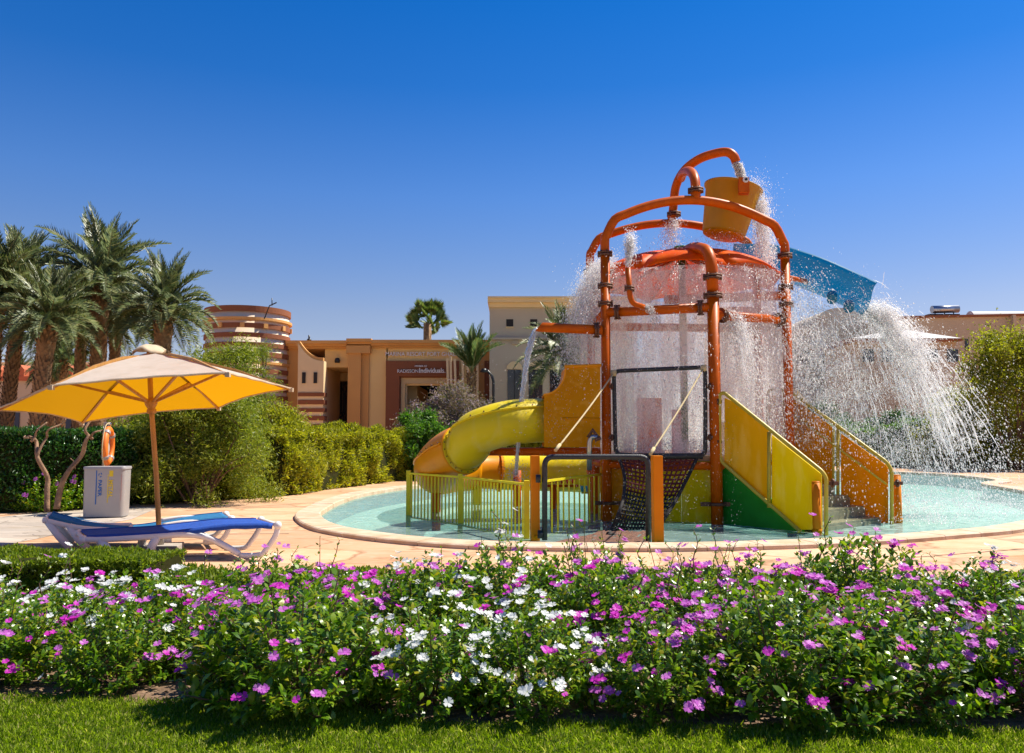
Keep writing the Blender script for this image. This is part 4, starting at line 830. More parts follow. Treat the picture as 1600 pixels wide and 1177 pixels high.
for (px, py, Yd, mt) in ((682, 745, 16.3, 'pipe'), (808, 735, 17.6, 'pipe'), (745, 745, 18.2, 'fence'), (930, 700, 16.0, 'pipe'), (868, 715, 18.3, 'pipe')):
    A = at(px, py, Yd); b = MB(); b.tube([Vector((A.x, Yd, -0.4)), A], 0.09, 14); b.build('support_post', M[mt], sl_)
b = MB(); A = at(682, 772, 16.3); b.box((A.x, 16.3, 0.72), (0.7, 0.12, 0.07)); b.build('cradle', M['bolt'], sl_)
# ---------------------------------------------------------------- low fence round the slide
def fence(lab, pts, nbar, posts, ht=0.78):
    G = [gr(x, y) for x, y in pts]; t = thing('pool_fence', lab, 'fence', tuple(G[0]), group='low yellow-green fences standing in the pool')
    for i in range(len(G)-1):
        A, B_ = G[i], G[i+1]; b = MB(); b.tube([A + Vector((0,0,ht)), B_ + Vector((0,0,ht))], 0.026, 4, up=(0,0,1)); b.build('top_rail', M['fence'], t)
        b = MB(); b.tube([A + Vector((0,0,-0.06)), B_ + Vector((0,0,-0.06))], 0.02, 4, up=(0,0,1)); b.build('bottom_rail', M['fence'], t)
        n = nbar[i]
        bar = MB(); bar.box((0,0,ht/2-0.04), (0.027,0.027,ht+0.02)); me = None
        for k in range(1, n):
            p = A.lerp(B_, k/n)
            if me is None: o = bar.build('bar', M['fence'], t, off=(0,0,0)); me = o.data
            else: o = link('bar', me, t)
            o.location = p - G[0]
    for i in posts:
        b = MB(); b.box(G[i] + Vector((0,0,(ht+0.06)/2-0.2)), (0.085,0.085,ht+0.46), bev=0.008); b.build('post', M['fence'], t)
    return t
fence('low yellow-green bar fence in front of the orange slide bend, left run', [(638,803), (719,815), (823,839)], [15, 20], [0, 1, 2])
fence('low yellow-green bar fence seen through the black net frame, right run', [(853,832), (975,800)], [16], [1], 0.80)

# ---------------------------------------------------------------- climbing net with its frames
cn = thing('climbing_net', 'black and dark red rope climbing net slung between two black frames', 'climbing net', tuple(gr(1000, 830) + Vector((0,0,-0.05))))
FA = (PA + Vector((0.0,-0.12,0)), PB + Vector((0.0,-0.12,0)))
fr_ = [(966,706),(960,706),(959,578),(966,577),(1094,573),(1102,573),(1103,706),(1097,712)]
b = MB(); b.tube(bend([onp(x, y, *FA) for x, y in ((1000,712),(962,710),(959,580),(1102,574),(1102,712),(1060,713))], 0.12), 0.038, 12); b.build('upper_frame', M['black'], cn)
b = MB(); b.tube([onp(962,713,*FA), onp(1098,713,*FA)], 0.055, 12); b.build('top_bar', M['black'], cn)
for x, y in ((956, 604), (956, 684), (1108, 604), (1108, 684)):
    q = onp(x, y, *FA); b = MB(); b.box(q, (0.1,0.05,0.06)); b.disc(q + Vector((0.0,-0.02,0)), (1,0,0), 0.06, 0.03, 8); b.build('clamp', M['bolt'], cn)
LG = gr(852, 842); RG = gr(1012, 843); LG.y = RG.y = 11.7; FR = (LG, RG)
def qf(x, y): return onp(x, y, LG, LG + Vector((1,0,0)))
b = MB(); b.tube(bend([qf(851,844), qf(851,714), qf(1013,714), qf(1013,846)], 0.14), 0.04, 14); b.build('lower_frame', M['black'], cn)
for x, y in ((841, 748), (844, 835), (1022, 742)): q = qf(x, y); b = MB(); b.disc(q, (1,0,0), 0.06, 0.07, 10); b.build('clamp', M['turq'] if x > 1000 else M['black'], cn)
q0 = qf(1022, 753); b = MB(); b.tube([q0 + Vector((0, 0.02, 0.07*math.cos(a))) + Vector((0.04*math.sin(a), 0, 0)) for a in [2*PI*k/12 for k in range(12)]], 0.015, 6, closed=True); b.build('ring_clip', M['ring'], cn)
# net surface
def lerp(a, c, t): return a + (c-a)*t
le = crom([onp(966,714,*FA), at(975,740,13.7), at(975,771,13.25), at(968,799,12.95), gr(955,828), gr(950,834)], 6)
re = crom([onp(1090,714,*FA), at(1073,749,13.8), at(1057,780,13.4), at(1041,806,13.15), gr(1029,826), gr(1024,832)], 6)
nv = len(le)-1
def netpt(u, v):
    f = v*nv; i = min(int(f), nv-1); t_ = f-i; a = lerp(le[i], le[i+1], t_); c = lerp(re[i], re[i+1], t_); p = lerp(a, c, u)
    return p + Vector((0, 0.20*math.sin(PI*u)*math.sin(PI*v), -0.05*math.sin(PI*u)))
for (v0, v1, mt, lab) in ((0.0, 0.36, 'rope_r', 'dark red upper net'), (0.36, 1.0, 'rope_b', 'black lower net')):
    b = MB(); nc = 15
    for k in range(nc+1): b.tube([netpt(k/nc, v0 + (v1-v0)*j/14) for j in range(15)], 0.015, 4, caps=False)
    nr = int(round((v1-v0)*24))
    for j in range(nr+1): b.tube([netpt(k/18, v0 + (v1-v0)*j/nr) for k in range(19)], 0.018, 4, caps=False)
    o = b.build('net_mesh', M[mt], cn); o['kind'] = 'stuff'; o['label'] = lab
b = MB(); b.tube([netpt(0, j/30) for j in range(31)], 0.03, 8); b.tube([netpt(1, j/30) for j in range(31)], 0.03, 8); b.build('edge_rope', M['rope_b'], cn)
b = MB(); b.add([gr(858,848,-0.02), gr(1012,849,-0.02), gr(1020,830,-0.02), gr(948,829,-0.02)], [(0,1,2,3)]); 
pts = []
for i in range(9):
    for j in range(25):
        A = gr(862,847); B_ = gr(1014,848); c_ = gr(1022,829); d_ = gr(940,829); u, v = j/24, i/8
        p = A.lerp(B_, u).lerp(d_.lerp(c_, u), v); pts.append(Vector((p.x + random.uniform(-.02,.02), p.y, -0.02 + 0.04*mnoise.noise(Vector((j*0.7, i*0.9, 2))) + random.uniform(0, .015))))
b = MB(); b.add(pts, [(i*25+j, i*25+j+1, (i+1)*25+j+1, (i+1)*25+j) for i in range(8) for j in range(24)], True); b.build('net_foot', M['mat'], cn)
for (a, c) in (((958,584),(868,704)), ((1098,576),(1016,710))):
    b = MB(); A = onp(*a, *FA) + Vector((0,-0.06,0)); B_ = qf(*c); b.tube([A.lerp(B_, k/10) + Vector((0,0,-0.03*math.sin(PI*k/10))) for k in range(11)], 0.014, 8); b.build('hand_rope', M['rope_c'], cn)
    b = MB(); b.tube([A + Vector((0,0,0.06)), A + Vector((0,0,-0.05))], 0.055, 8); b.build('rope_knot', M['rope_c'], cn); b = MB(); b.tube([B_.lerp(A, 0.06), B_], 0.026, 8); b.build('rope_end', M['rope_c'], cn)
# ---------------------------------------------------------------- small water toys
wc = thing('water_cannon', 'grey-green hand water cannon on the deck edge by the amber slide hood', 'water cannon', tuple(at(921, 711, 13.95)))
b = MB(); b.tube(bend([at(921, 735, 13.92), at(921, 690, 13.92), at(925, 682, 13.9), at(934, 684, 13.85)], 0.06), 0.045, 12); b.build('stand_pipe', M['steel'], wc)
b = MB(); b.tube([at(919, 684, 13.9), at(926, 672, 13.9), at(934, 684, 13.85)], 0.035, 10); b.disc(at(934, 686, 13.8), (0.5,0,-1), 0.06, 0.06, 12); b.build('nozzle', M['bolt'], wc)
ty = thing('cup_spray_toy', 'row of small red cups on an orange post beyond the low fence', 'water toy', (at(865,770,17).x, 17, -0.4))
A = at(864, 757, 17); b = MB(); b.tube([Vector((A.x, 17, -0.4)), A], 0.07, 12); b.build('post', M['pipe'], ty)
b = MB(); b.box((at(880,757,17).x, 17, at(880,757,17).z-0.03), (0.75, 0.1, 0.05)); b.build('bar', M['pipe'], ty)
for k in range(5):
    q = at(862 + 8.5*k, 752, 16.95); b = MB(); b.lathe([(0.0,-0.05),(0.035,-0.05),(0.055,0.06),(0.048,0.06),(0.03,-0.04),(0,-0.04)], tuple(q), 12); b.build('cup', M['red'], ty)
tz = thing('paddle_spray_toy', 'small turquoise cups under an orange paddle beyond the low fence', 'water toy', (at(921,770,17).x, 17, -0.4))
b = MB(); q = at(921, 735, 17); b.tube([Vector((q.x, 17, -0.4)), q], 0.025, 8); b.build('stem', M['rail'], tz)
b = MB(); b.lathe([(0,-0.14),(0.06,-0.11),(0.08,0),(0.06,0.11),(0,0.14)], tuple(at(922, 735, 16.95)), 14); b.build('paddle', M['ring'], tz)
for x in (910, 918, 925): b = MB(); b.lathe([(0,-0.06),(0.03,-0.06),(0.05,0.06),(0.043,0.06),(0,-0.04)], tuple(at(x, 764, 16.9)), 12); b.build('cup', M['turq'], tz)
b = MB(); b.box(at(918, 770, 17), (0.26, 0.05, 0.04)); b.build('bar', M['rail'], tz)

# ================================================================ PARASOL, LOUNGERS, BIN, LIFEBUOY
cor = [at(80,603,8.7), at(356,583,8.8), at(455,607,10.3), at(342,637,11.9), at(128,660,11.9), at(-8,641,10.3)]
apex = at(233, 551, 10.4); base = gr(250, 862); hub = at(236, 630, 10.4)
um = thing('beach_parasol', 'sand-coloured canvas parasol with a wooden pole over the two loungers', 'parasol', (base.x, base.y, 0))
cm = sum(cor, Vector((0,0,0))) / 6; nu, nv_ = 9, 10; eps = 0.0
for k in range(6):
    A, B_ = cor[k], cor[(k+1) % 6]; vs = []; idx = {}
    for i in range(nu+1):
        u = i/nu
        for j in range(nv_+1):
            v = j/nv_; e_ = A.lerp(B_, v); p = apex.lerp(e_, 0.03 + 0.97*u)
            ridge = 0.035*math.sin(PI*u)                       # ribs hold the cloth up, cloth sags between
            sagv = math.sin(PI*v)
            p = p + Vector((0, 0, ridge*(1-sagv) + 0.02*sagv*math.sin(PI*u) + 0.014*mnoise.noise(Vector((p.x*3.0, p.y*3.0, k*3.0)))))
            p = p.lerp(apex, 0.05*u*u*sagv); vs.append(p)
    fs = [((i+1)*(nv_+1)+j, (i+1)*(nv_+1)+j+1, i*(nv_+1)+j+1, i*(nv_+1)+j) for i in range(nu) for j in range(nv_)]
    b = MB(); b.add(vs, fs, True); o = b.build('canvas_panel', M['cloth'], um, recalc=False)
    # hem
    b = MB(); hem = [A.lerp(B_, j/12).lerp(apex, 0.05*math.sin(PI*j/12)) + Vector((0,0,0.004*math.sin(j*1.9+k))) for j in range(13)]
    b.tube(hem, 0.012, 5); b.build('hem', M['capcloth'], o)
    # rib and strut
    q = hub + Vector((0,0,0.02)); m1 = apex.lerp(A, 0.55) + Vector((0,0,0.05)); d_ = Vector((A.x-hub.x, A.y-hub.y, 0)).normalized()
    b = MB(); b.tube([apex.lerp(A, 0.04) + Vector((0,0,-0.03)), apex.lerp(A, 0.3) + Vector((0,0,0.045)), apex.lerp(A, 0.6)+Vector((0,0,0.055)), apex.lerp(A, 0.985) + Vector((0,0,-0.02))], 0.022, 4, up=(0,0,1)); b.build('rib', M['wood'], um)
    b = MB(); b.tube([q + d_*0.06, m1 + Vector((0,0,-0.03))], 0.021, 4, up=(0,0,1)); b.build('strut', M['wood'], um)
    b = MB(); tp = A + (A-apex).normalized()*0.0; b.box(tp + Vector((0,0,-0.02)), (0.05, 0.05, 0.05)); b.build('corner_pocket', M['capcloth'], um)
b = MB(); b.tube([base + Vector((0,0,0.0)), base.lerp(hub, 0.5) + Vector((0.012,0,0)), hub, apex], 0.032, 16); b.build('pole', M['wood'], um)
pd = (hub-base).normalized(); b = MB(); b.tube([hub - pd*0.14, hub - pd*0.13, hub - pd*0.09, hub - pd*0.07, hub - pd*0.02, hub + pd*0.02, hub + pd*0.06], [0.05, 0.06, 0.06, 0.045, 0.075, 0.08, 0.05], 14); b.build('hub', M['wood'], um)
# vent cap of folded canvas
vs = []
for i in range(5):
    for j in range(25):
        a = 2*PI*j/24; rr = 0.04 + 0.165*i/4; wv = 0.028*math.sin(3*a+0.6)*(i/4) + 0.012*math.sin(7*a)*(i/4)
        vs.append(apex + Vector((rr*math.cos(a)*1.0, rr*math.sin(a), 0.045 - 0.10*(i/4)**1.6 + 0.06 + wv)))
b = MB(); b.add(vs, [(i*25+j, i*25+j+1, (i+1)*25+j+1, (i+1)*25+j) for i in range(4) for j in range(24)], True); o = b.build('vent_cap', M['capcloth'], um); md = o.modifiers.new('t', 'SOLIDIFY'); md.thickness = 0.008
b = MB(); b.tube([apex + Vector((0,0,-0.05)), apex + Vector((0,0,0.10))], 0.03, 10); b.build('finial', M['wood'], um)
b = MB(); b.box((base.x, base.y, 0.045), (0.5, 0.5, 0.09), rz=0.2, bev=0.012); b.tube([base + Vector((0,0,0.08)), base + Vector((0,0,0.32))], 0.045, 14); b.build('base', M['concrete'], um)

def lounger(lab, mt, Yn, Wd, cloth, rails, foot, legs, dx=(0.0, 0.0)):
    A0 = at(*rails[0][0], Yn); t = thing('sun_lounger', lab, 'sun lounger', (A0.x, Yn, 0), group='white-framed blue sun loungers')
    q = lambda p, s: at(p[0], p[1], Yn) + Vector((dx[0]*s, Wd*s, 0))
    for s in (0, 1):
        for rl in rails:
            b = MB(); b.tube(crom([q(p, s) for p in rl], 4), 0.034, 10, ry=1.1, up=(0,0,1)); b.build('side_rail', M['white'], t)
        b = MB(); pts = crom([q(p, s) for p in foot], 4); b.tube(pts, 0.034, 10, ry=0.8, up=(0,1,0)); b.build('foot_frame', M['white'], t)
        for lg in legs:
            P = [q(p, s) for p in lg]; P[-1].z = max(P[-1].z, 0.0); b = MB(); b.tube(P, [0.036]*len(P), 8, ry=1.5, up=(1,0,0)); b.build('leg', M['white'], t)
    for p in (rails[0][0], foot[0], rails[0][-1]):
        b = MB(); b.tube([q(p, 0), q(p, 1)], 0.028, 10); b.build('cross_bar', M['white'], t)
    for p in (rails[0][0], foot[0]):
        for s in (0, 1): b = MB(); b.lathe([(0,-0.05),(0.04,-0.035),(0.05,0),(0.04,0.035),(0,0.05)], tuple(q(p, s)), 10); b.build('end_cap', M['white'], t)
    C0 = crom([q(p, 0) for p in cloth], 6); n = len(C0); nw = 10; vs = []
    for i, p in enumerate(C0):
        for j in range(nw+1):
            v = j/nw; sag = -0.035*math.sin(PI*v)*math.sin(PI*i/(n-1)); vs.append(p + Vector((dx[0]*v, 0.02 + (Wd-0.04)*v, sag + 0.004*mnoise.noise(p*9 + Vector((0,v*6,0))))))
    b = MB(); b.add(vs, [(i*(nw+1)+j, i*(nw+1)+j+1, (i+1)*(nw+1)+j+1, (i+1)*(nw+1)+j) for i in range(n-1) for j in range(nw)], True); o = b.build('sling', M[mt], t); md = o.modifiers.new('t', 'SOLIDIFY'); md.thickness = 0.012
    for s, yy in ((0, -0.005), (1, Wd+0.005)):      # the sling wraps down round the side tube, scalloped by its lacing
        vs = []
        for i, p in enumerate(C0):
            e_ = p + Vector((dx[0]*s, yy, 0)); vs += [e_ + Vector((0, 0, 0.012)), e_ + Vector((0, (-0.02 if s == 0 else 0.02), -0.045 - 0.012*abs(math.sin(i*0.9))))]
        b = MB(); b.add(vs, [(2*i, 2*i+2, 2*i+3, 2*i+1) for i in range(n-1)], True); o = b.build('sling_edge', M[mt], t); md = o.modifiers.new('t', 'SOLIDIFY'); md.thickness = 0.01
    return t
lounger('white-framed lounger with deep royal blue sling, the nearer of the two', 'sling', 9.8, 0.62,
    [(136,838), (180,835.5), (245,832.5), (300,827), (360,820), (426,819)],
    [[(131,843), (165,843), (250,838), (285,835.5), (320,839), (350,852), (374,866)]],
    [(434,821), (431,836), (418,856), (406,867), (374,868)],
    [[(157,842), (166,856), (178,878)], [(246,838), (238,852), (231,874)]], dx=(-0.4, 0))
lounger('white-framed lounger with faded blue sling and raised headrest, the farther of the two', 'sling2', 10.8, 0.62,
    [(76,807), (104,815), (140,823), (200,829), (250,824), (300,814), (356,808)],
    [[(72,813), (120,824), (170,829), (205,829)], [(255,822), (290,817), (318,818), (320,828)]],
    [(362,811), (356,830), (344,845), (318,848)],
    [[(74,814), (92,838), (110,862)], [(108,821), (122,842), (137,864)], [(262,823), (262,842), (262,858)]], dx=(-0.3, 0))

# ---------------------------------------------------------------- recycling bin
bg_ = gr(146, 809); bn = thing('recycling_bin', 'grey metal recycling bin with blue and yellow vertical lettering beside the hedge', 'bin', (bg_.x+0.35, bg_.y+0.2, 0))
hb_ = 0.93; ang = R(8)
def rrect(w, d, r, n=6, c=(0,0)):
    out = []
    for (sx, sy, a0) in ((1,1,0), (-1,1,PI/2), (-1,-1,PI), (1,-1,1.5*PI)):
        for k in range(n+1): a = a0 + PI/2*k/n; out.append((c[0] + sx*(w/2-r) + r*math.cos(a), c[1] + sy*(d/2-r) + r*math.sin(a)))
    return out
cc = Vector(((at(134,808,14.7).x + at(202,808,14.9).x)/2 - 0.13, 15.0, 0)); Rz = Matrix.Translation(cc) @ Matrix.Rotation(ang, 4, 'Z')
wB = (at(202,808,14.8).x - at(134,808,14.8).x)*0.93
b = MB(); vs = []
for z, s_ in ((0.02,0.965), (0.10,0.975), (hb_-0.04,1.0)): vs += [Rz @ Vector((x*s_, y*s_, z)) for x, y in rrect(wB*0.99, 0.42, 0.09)]
n = 28; fs = [(i*n+k, i*n+(k+1) % n, (i+1)*n+(k+1) % n, (i+1)*n+k) for i in range(2) for k in range(n)]; b.add(vs, fs, True); b.add(vs[:n], [tuple(range(n))]); b.build('body', M['bin'], bn)
b = MB(); vs = []
for z, s_ in ((hb_-0.04,1.02), (hb_-0.005,1.025), (hb_+0.01,1.0)): vs += [Rz @ Vector((x*s_, y*s_, z)) for x, y in rrect(wB, 0.43, 0.09)]
b.add(vs, fs, True); b.add(vs[2*n:], [tuple(range(n))]); b.add(vs[:n], [tuple(range(n))]); b.build('lid', M['bin'], bn)
def onbin(x, z, y=-0.212): return Rz @ Vector((x, y, z))
def strip(x0, x1, z0, z1, mt, name='printed_stripe'):
    b = MB(); b.add([onbin(x0, z0), onbin(x1, z0), onbin(x1, z1), onbin(x0, z1)], [(0,1,2,3)]); b.build(name, mt, bn)
def vtext(s, x, ztop, length, height, mt):
    cu = bpy.data.curves.new('printed_word', 'FONT'); cu.body = s; cu.extrude = 0.0005; cu.offset = 0.022
    o = bpy.data.objects.new('printed_word', cu); C.objects.link(o); cu.materials.append(mt); bpy.context.view_layer.update(); d = o.dimensions
    Mx = Matrix(((0,1,0),(0,0,-1),(-1,0,0))).to_4x4(); Rr = Matrix.Rotation(ang, 4, 'Z') @ Mx
    o.rotation_euler = Rr.to_euler(); o.scale = (length/d.x, height/0.7, 1); tomesh(o, bn, onbin(x, ztop, -0.2145) - bn.location)
strip(-0.13, -0.112, 0.25, 0.875, M['inkb']); vtext('PAPER', -0.085, 0.70, 0.30, 0.06, M['inkb'])
strip(0.075, 0.087, 0.28, 0.80, M['inky']); vtext('METAL', 0.10, 0.70, 0.32, 0.07, M['inky'])
strip(0.10, 0.17, 0.76, 0.87, M['inky'], 'printed_symbol')
strip(0.315, 0.320, 0.32, 0.80, M['inkr'])
for k in range(3):
    a0 = 2*PI*k/3; b = MB(); pts = [onbin(-0.055 + 0.034*math.cos(a0+t_), 0.79 + 0.045*math.sin(a0+t_)) for t_ in (0.2, 0.6, 1.0, 1.4)] + [onbin(-0.055 + 0.018*math.cos(a0+t_), 0.79 + 0.026*math.sin(a0+t_)) for t_ in (1.4, 1.0, 0.6, 0.2)]
    b.add(pts, [tuple(range(8))]); b.build('printed_symbol', M['inkb'], bn)
# ---------------------------------------------------------------- lifebuoy on its post
A = at(165, 730, 15.9); pz = at(165, 660, 15.9).z
lpst = thing('lifebuoy_stand', 'weathered grey wooden post behind the recycling bin', 'post', (A.x, 15.9, 0))
b = MB(); b.box((A.x, 15.9, pz/2), (0.10, 0.10, pz), bev=0.01); b.build('post', M['greywood'], lpst)
b = MB(); b.tube([Vector((A.x, 15.86, pz-0.08)), Vector((A.x+0.13, 15.78, pz-0.07)), Vector((A.x+0.14, 15.76, pz-0.02))], 0.014, 6); b.build('hook', M['steel'], lpst)
rc = Vector((A.x+0.13, 15.72, at(172, 697, 15.7).z)); lb = thing('lifebuoy', 'orange lifebuoy with grey bands hanging on the wooden post', 'lifebuoy', tuple(rc))
rot = Matrix.Translation(rc) @ Matrix.Rotation(R(105), 4, 'Z') @ Matrix.Rotation(R(6), 4, 'Y')
def ringpts(a0, a1, n, R0=0.30): return [rot @ Vector((R0*math.cos(a0+(a1-a0)*k/n), 0, R0*1.08*math.sin(a0+(a1-a0)*k/n))) for k in range(n+1)]
b = MB(); b.tube(ringpts(0, 2*PI, 48)[:-1], 0.066, 16, closed=True, ry=0.8, up=None); b.build('ring', M['ring'], lb)
for k in range(4):
    a = PI/4 + k*PI/2; b = MB(); b.tube(ringpts(a-0.10, a+0.10, 5), 0.071, 16); b.build('band', M['band'], lb)
b = MB(); b.tube([p + Vector((0,0,0)) for p in [rot @ Vector((0.41*math.cos(a)*(1+0.03*math.sin(4*a)), 0.02, 0.44*math.sin(a))) for a in [2*PI*k/40 for k in range(40)]]], 0.01, 6, closed=True); b.build('grab_rope', M['rope_c'], lb)
# ---------------------------------------------------------------- white round lamp in the bed
g = at(535, 903, 7.1); dl = thing('garden_lamp', 'white round garden lamp cap among the flowers', 'garden lamp', (g.x, g.y, 0.03))
b = MB(); b.lathe([(0, 0.02), (0.08, 0.018), (0.155, 0.0), (0.16, -0.012), (0.15, -0.02), (0, -0.02)], tuple(g), 28); b.build('lamp_cap', M['white'], dl)
b = MB(); b.lathe([(0.06, -0.02), (0.06, -0.3)], tuple(g), 16); b.build('lamp_body', M['metaldark'], dl)

# ================================================================ VEGETATION
def hedge_like(name, lab, cat, base_pts, thick, hfun, dens, Ls, Ws, mt, lean=0.3, core=True, bump=0.25, corew=0.6, topamp=0.15, freq=1.1, up=0.3, group=None, shell=0.3, corecut=0.82):
    P = [Vector(p) for p in base_pts]; t = thing(name, lab, cat, tuple(P[0]), group=group)
    seg = [(P[i+1]-P[i]).length for i in range(len(P)-1)]; tot = sum(seg); hm = max(hfun(u/20) for u in range(21)); n = int(dens*tot*(hm+thick))
    s = RNG.random(n); cum = np.cumsum([0]+seg)/tot; px = np.interp(s, cum, [p.x for p in P]); py = np.interp(s, cum, [p.y for p in P])
    dx = np.interp(s, cum, np.gradient([p.x for p in P])); dy = np.interp(s, cum, np.gradient([p.y for p in P])); ln = np.hypot(dx, dy); nx, ny = -dy/ln, dx/ln
    H = np.array([hfun(x) for x in s]); onTop = RNG.random(n) < thick/(thick+hm)*0.9
    w_ = np.where(onTop, RNG.uniform(-0.5, 0.5, n), np.where(RNG.random(n) < 0.72, -0.5, 0.5) ) ; hz = np.where(onTop, 1.0, RNG.random(n)**0.9)
    dep = RNG.random(n)**1.6*shell
    X = px + nx*w_*thick; Y = py + ny*w_*thick; Zz = hz*H
    nz = np.array([mnoise.noise(Vector((a*freq, b_*freq, c_*freq*1.2))) + 0.5*mnoise.noise(Vector((a*freq*2.7+9, b_*freq*2.7, c_*freq*2.7))) for a, b_, c_ in zip(X, Y, Zz)])
    out_ = np.where(onTop, 0, np.sign(w_))*(nz*bump - dep); X += nx*out_; Y += ny*out_; Zz = Zz + np.where(onTop, nz*topamp*2 - dep*0.6, nz*0.1)
    keep = (nz > -0.55) & (Zz > 0.02); X, Y, Zz, w_, onT, nxx, nyy = X[keep], Y[keep], Zz[keep], w_[keep], onTop[keep], nx[keep], ny[keep]; m = len(X)
    D = RNG.normal(size=(m, 3))*0.8; D[:, 2] += up; D[:, 0] += np.where(onT, 0, np.sign(w_)*nxx)*0.7; D[:, 1] += np.where(onT, 0, np.sign(w_)*nyy)*0.7; D[:, 2] += np.where(onT, 0.8, 0)
    V, F = leaves(np.stack([X, Y, Zz], 1), D, RNG.uniform(*Ls, m), RNG.uniform(*Ws, m), 0.2)
    V = V - np.array(P[0]); f_ = npmesh('foliage', V, F, M[mt], t); f_['kind'] = 'stuff'
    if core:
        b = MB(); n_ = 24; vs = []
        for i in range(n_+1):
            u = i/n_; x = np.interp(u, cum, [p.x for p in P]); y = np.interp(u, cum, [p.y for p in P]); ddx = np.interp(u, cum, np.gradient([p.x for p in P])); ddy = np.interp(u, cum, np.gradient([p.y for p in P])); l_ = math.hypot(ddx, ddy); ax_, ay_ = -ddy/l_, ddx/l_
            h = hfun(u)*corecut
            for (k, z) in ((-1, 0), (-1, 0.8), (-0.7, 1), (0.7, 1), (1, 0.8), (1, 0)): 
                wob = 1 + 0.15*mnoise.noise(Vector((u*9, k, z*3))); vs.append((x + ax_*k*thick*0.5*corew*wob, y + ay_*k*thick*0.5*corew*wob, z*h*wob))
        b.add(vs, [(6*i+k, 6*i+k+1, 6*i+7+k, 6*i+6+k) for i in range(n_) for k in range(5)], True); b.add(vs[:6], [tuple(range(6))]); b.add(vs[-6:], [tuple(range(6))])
        b.build('light_blocking_core', M['core'], t)  # solid dark core added inside the leaves to block light
    return t
def bark_tube(b, pts, r0, r1, n=8):
    m = len(pts); b.tube(pts, [r0 + (r1-r0)*i/(m-1) for i in range(m)], n)
# hedges
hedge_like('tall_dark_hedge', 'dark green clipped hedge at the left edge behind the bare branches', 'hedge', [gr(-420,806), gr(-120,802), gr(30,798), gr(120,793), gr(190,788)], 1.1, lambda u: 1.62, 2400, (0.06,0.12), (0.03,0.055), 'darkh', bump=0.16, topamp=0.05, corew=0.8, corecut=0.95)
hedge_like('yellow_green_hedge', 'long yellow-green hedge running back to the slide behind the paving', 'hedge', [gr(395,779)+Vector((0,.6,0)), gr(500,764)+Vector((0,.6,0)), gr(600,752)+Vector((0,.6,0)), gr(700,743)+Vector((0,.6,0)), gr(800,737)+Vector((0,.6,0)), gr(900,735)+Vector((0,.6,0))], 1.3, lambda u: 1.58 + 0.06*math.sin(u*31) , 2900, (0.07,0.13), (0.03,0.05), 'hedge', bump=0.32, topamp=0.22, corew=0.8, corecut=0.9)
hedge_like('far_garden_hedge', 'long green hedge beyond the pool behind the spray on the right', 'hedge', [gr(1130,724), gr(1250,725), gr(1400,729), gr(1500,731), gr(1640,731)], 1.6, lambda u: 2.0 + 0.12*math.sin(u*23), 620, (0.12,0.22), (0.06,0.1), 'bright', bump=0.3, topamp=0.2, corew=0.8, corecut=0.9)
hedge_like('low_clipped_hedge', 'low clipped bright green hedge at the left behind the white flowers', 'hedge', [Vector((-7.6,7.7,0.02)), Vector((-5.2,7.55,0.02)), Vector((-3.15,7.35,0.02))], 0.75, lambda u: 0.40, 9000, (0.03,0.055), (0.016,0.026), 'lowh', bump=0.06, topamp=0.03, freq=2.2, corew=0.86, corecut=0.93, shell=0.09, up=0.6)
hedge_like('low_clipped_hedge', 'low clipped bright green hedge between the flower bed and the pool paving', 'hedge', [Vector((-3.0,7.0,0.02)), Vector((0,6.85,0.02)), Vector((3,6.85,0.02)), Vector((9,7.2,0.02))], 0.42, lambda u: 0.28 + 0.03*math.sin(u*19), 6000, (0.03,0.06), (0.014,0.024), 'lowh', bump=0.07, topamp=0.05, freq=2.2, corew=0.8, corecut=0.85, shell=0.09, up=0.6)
hedge_like('feathery_hedge', 'dense low feathery hedge under the willowy shrubs behind the loungers', 'hedge', [gr(195,790)+Vector((0,.5,0)), gr(300,784)+Vector((0,.5,0)), gr(400,778)+Vector((0,.6,0))], 1.0, lambda u: 1.5 + 0.15*math.sin(u*17), 5200, (0.06,0.13), (0.016,0.03), 'bamb', bump=0.3, topamp=0.25, corew=0.75, corecut=0.8)
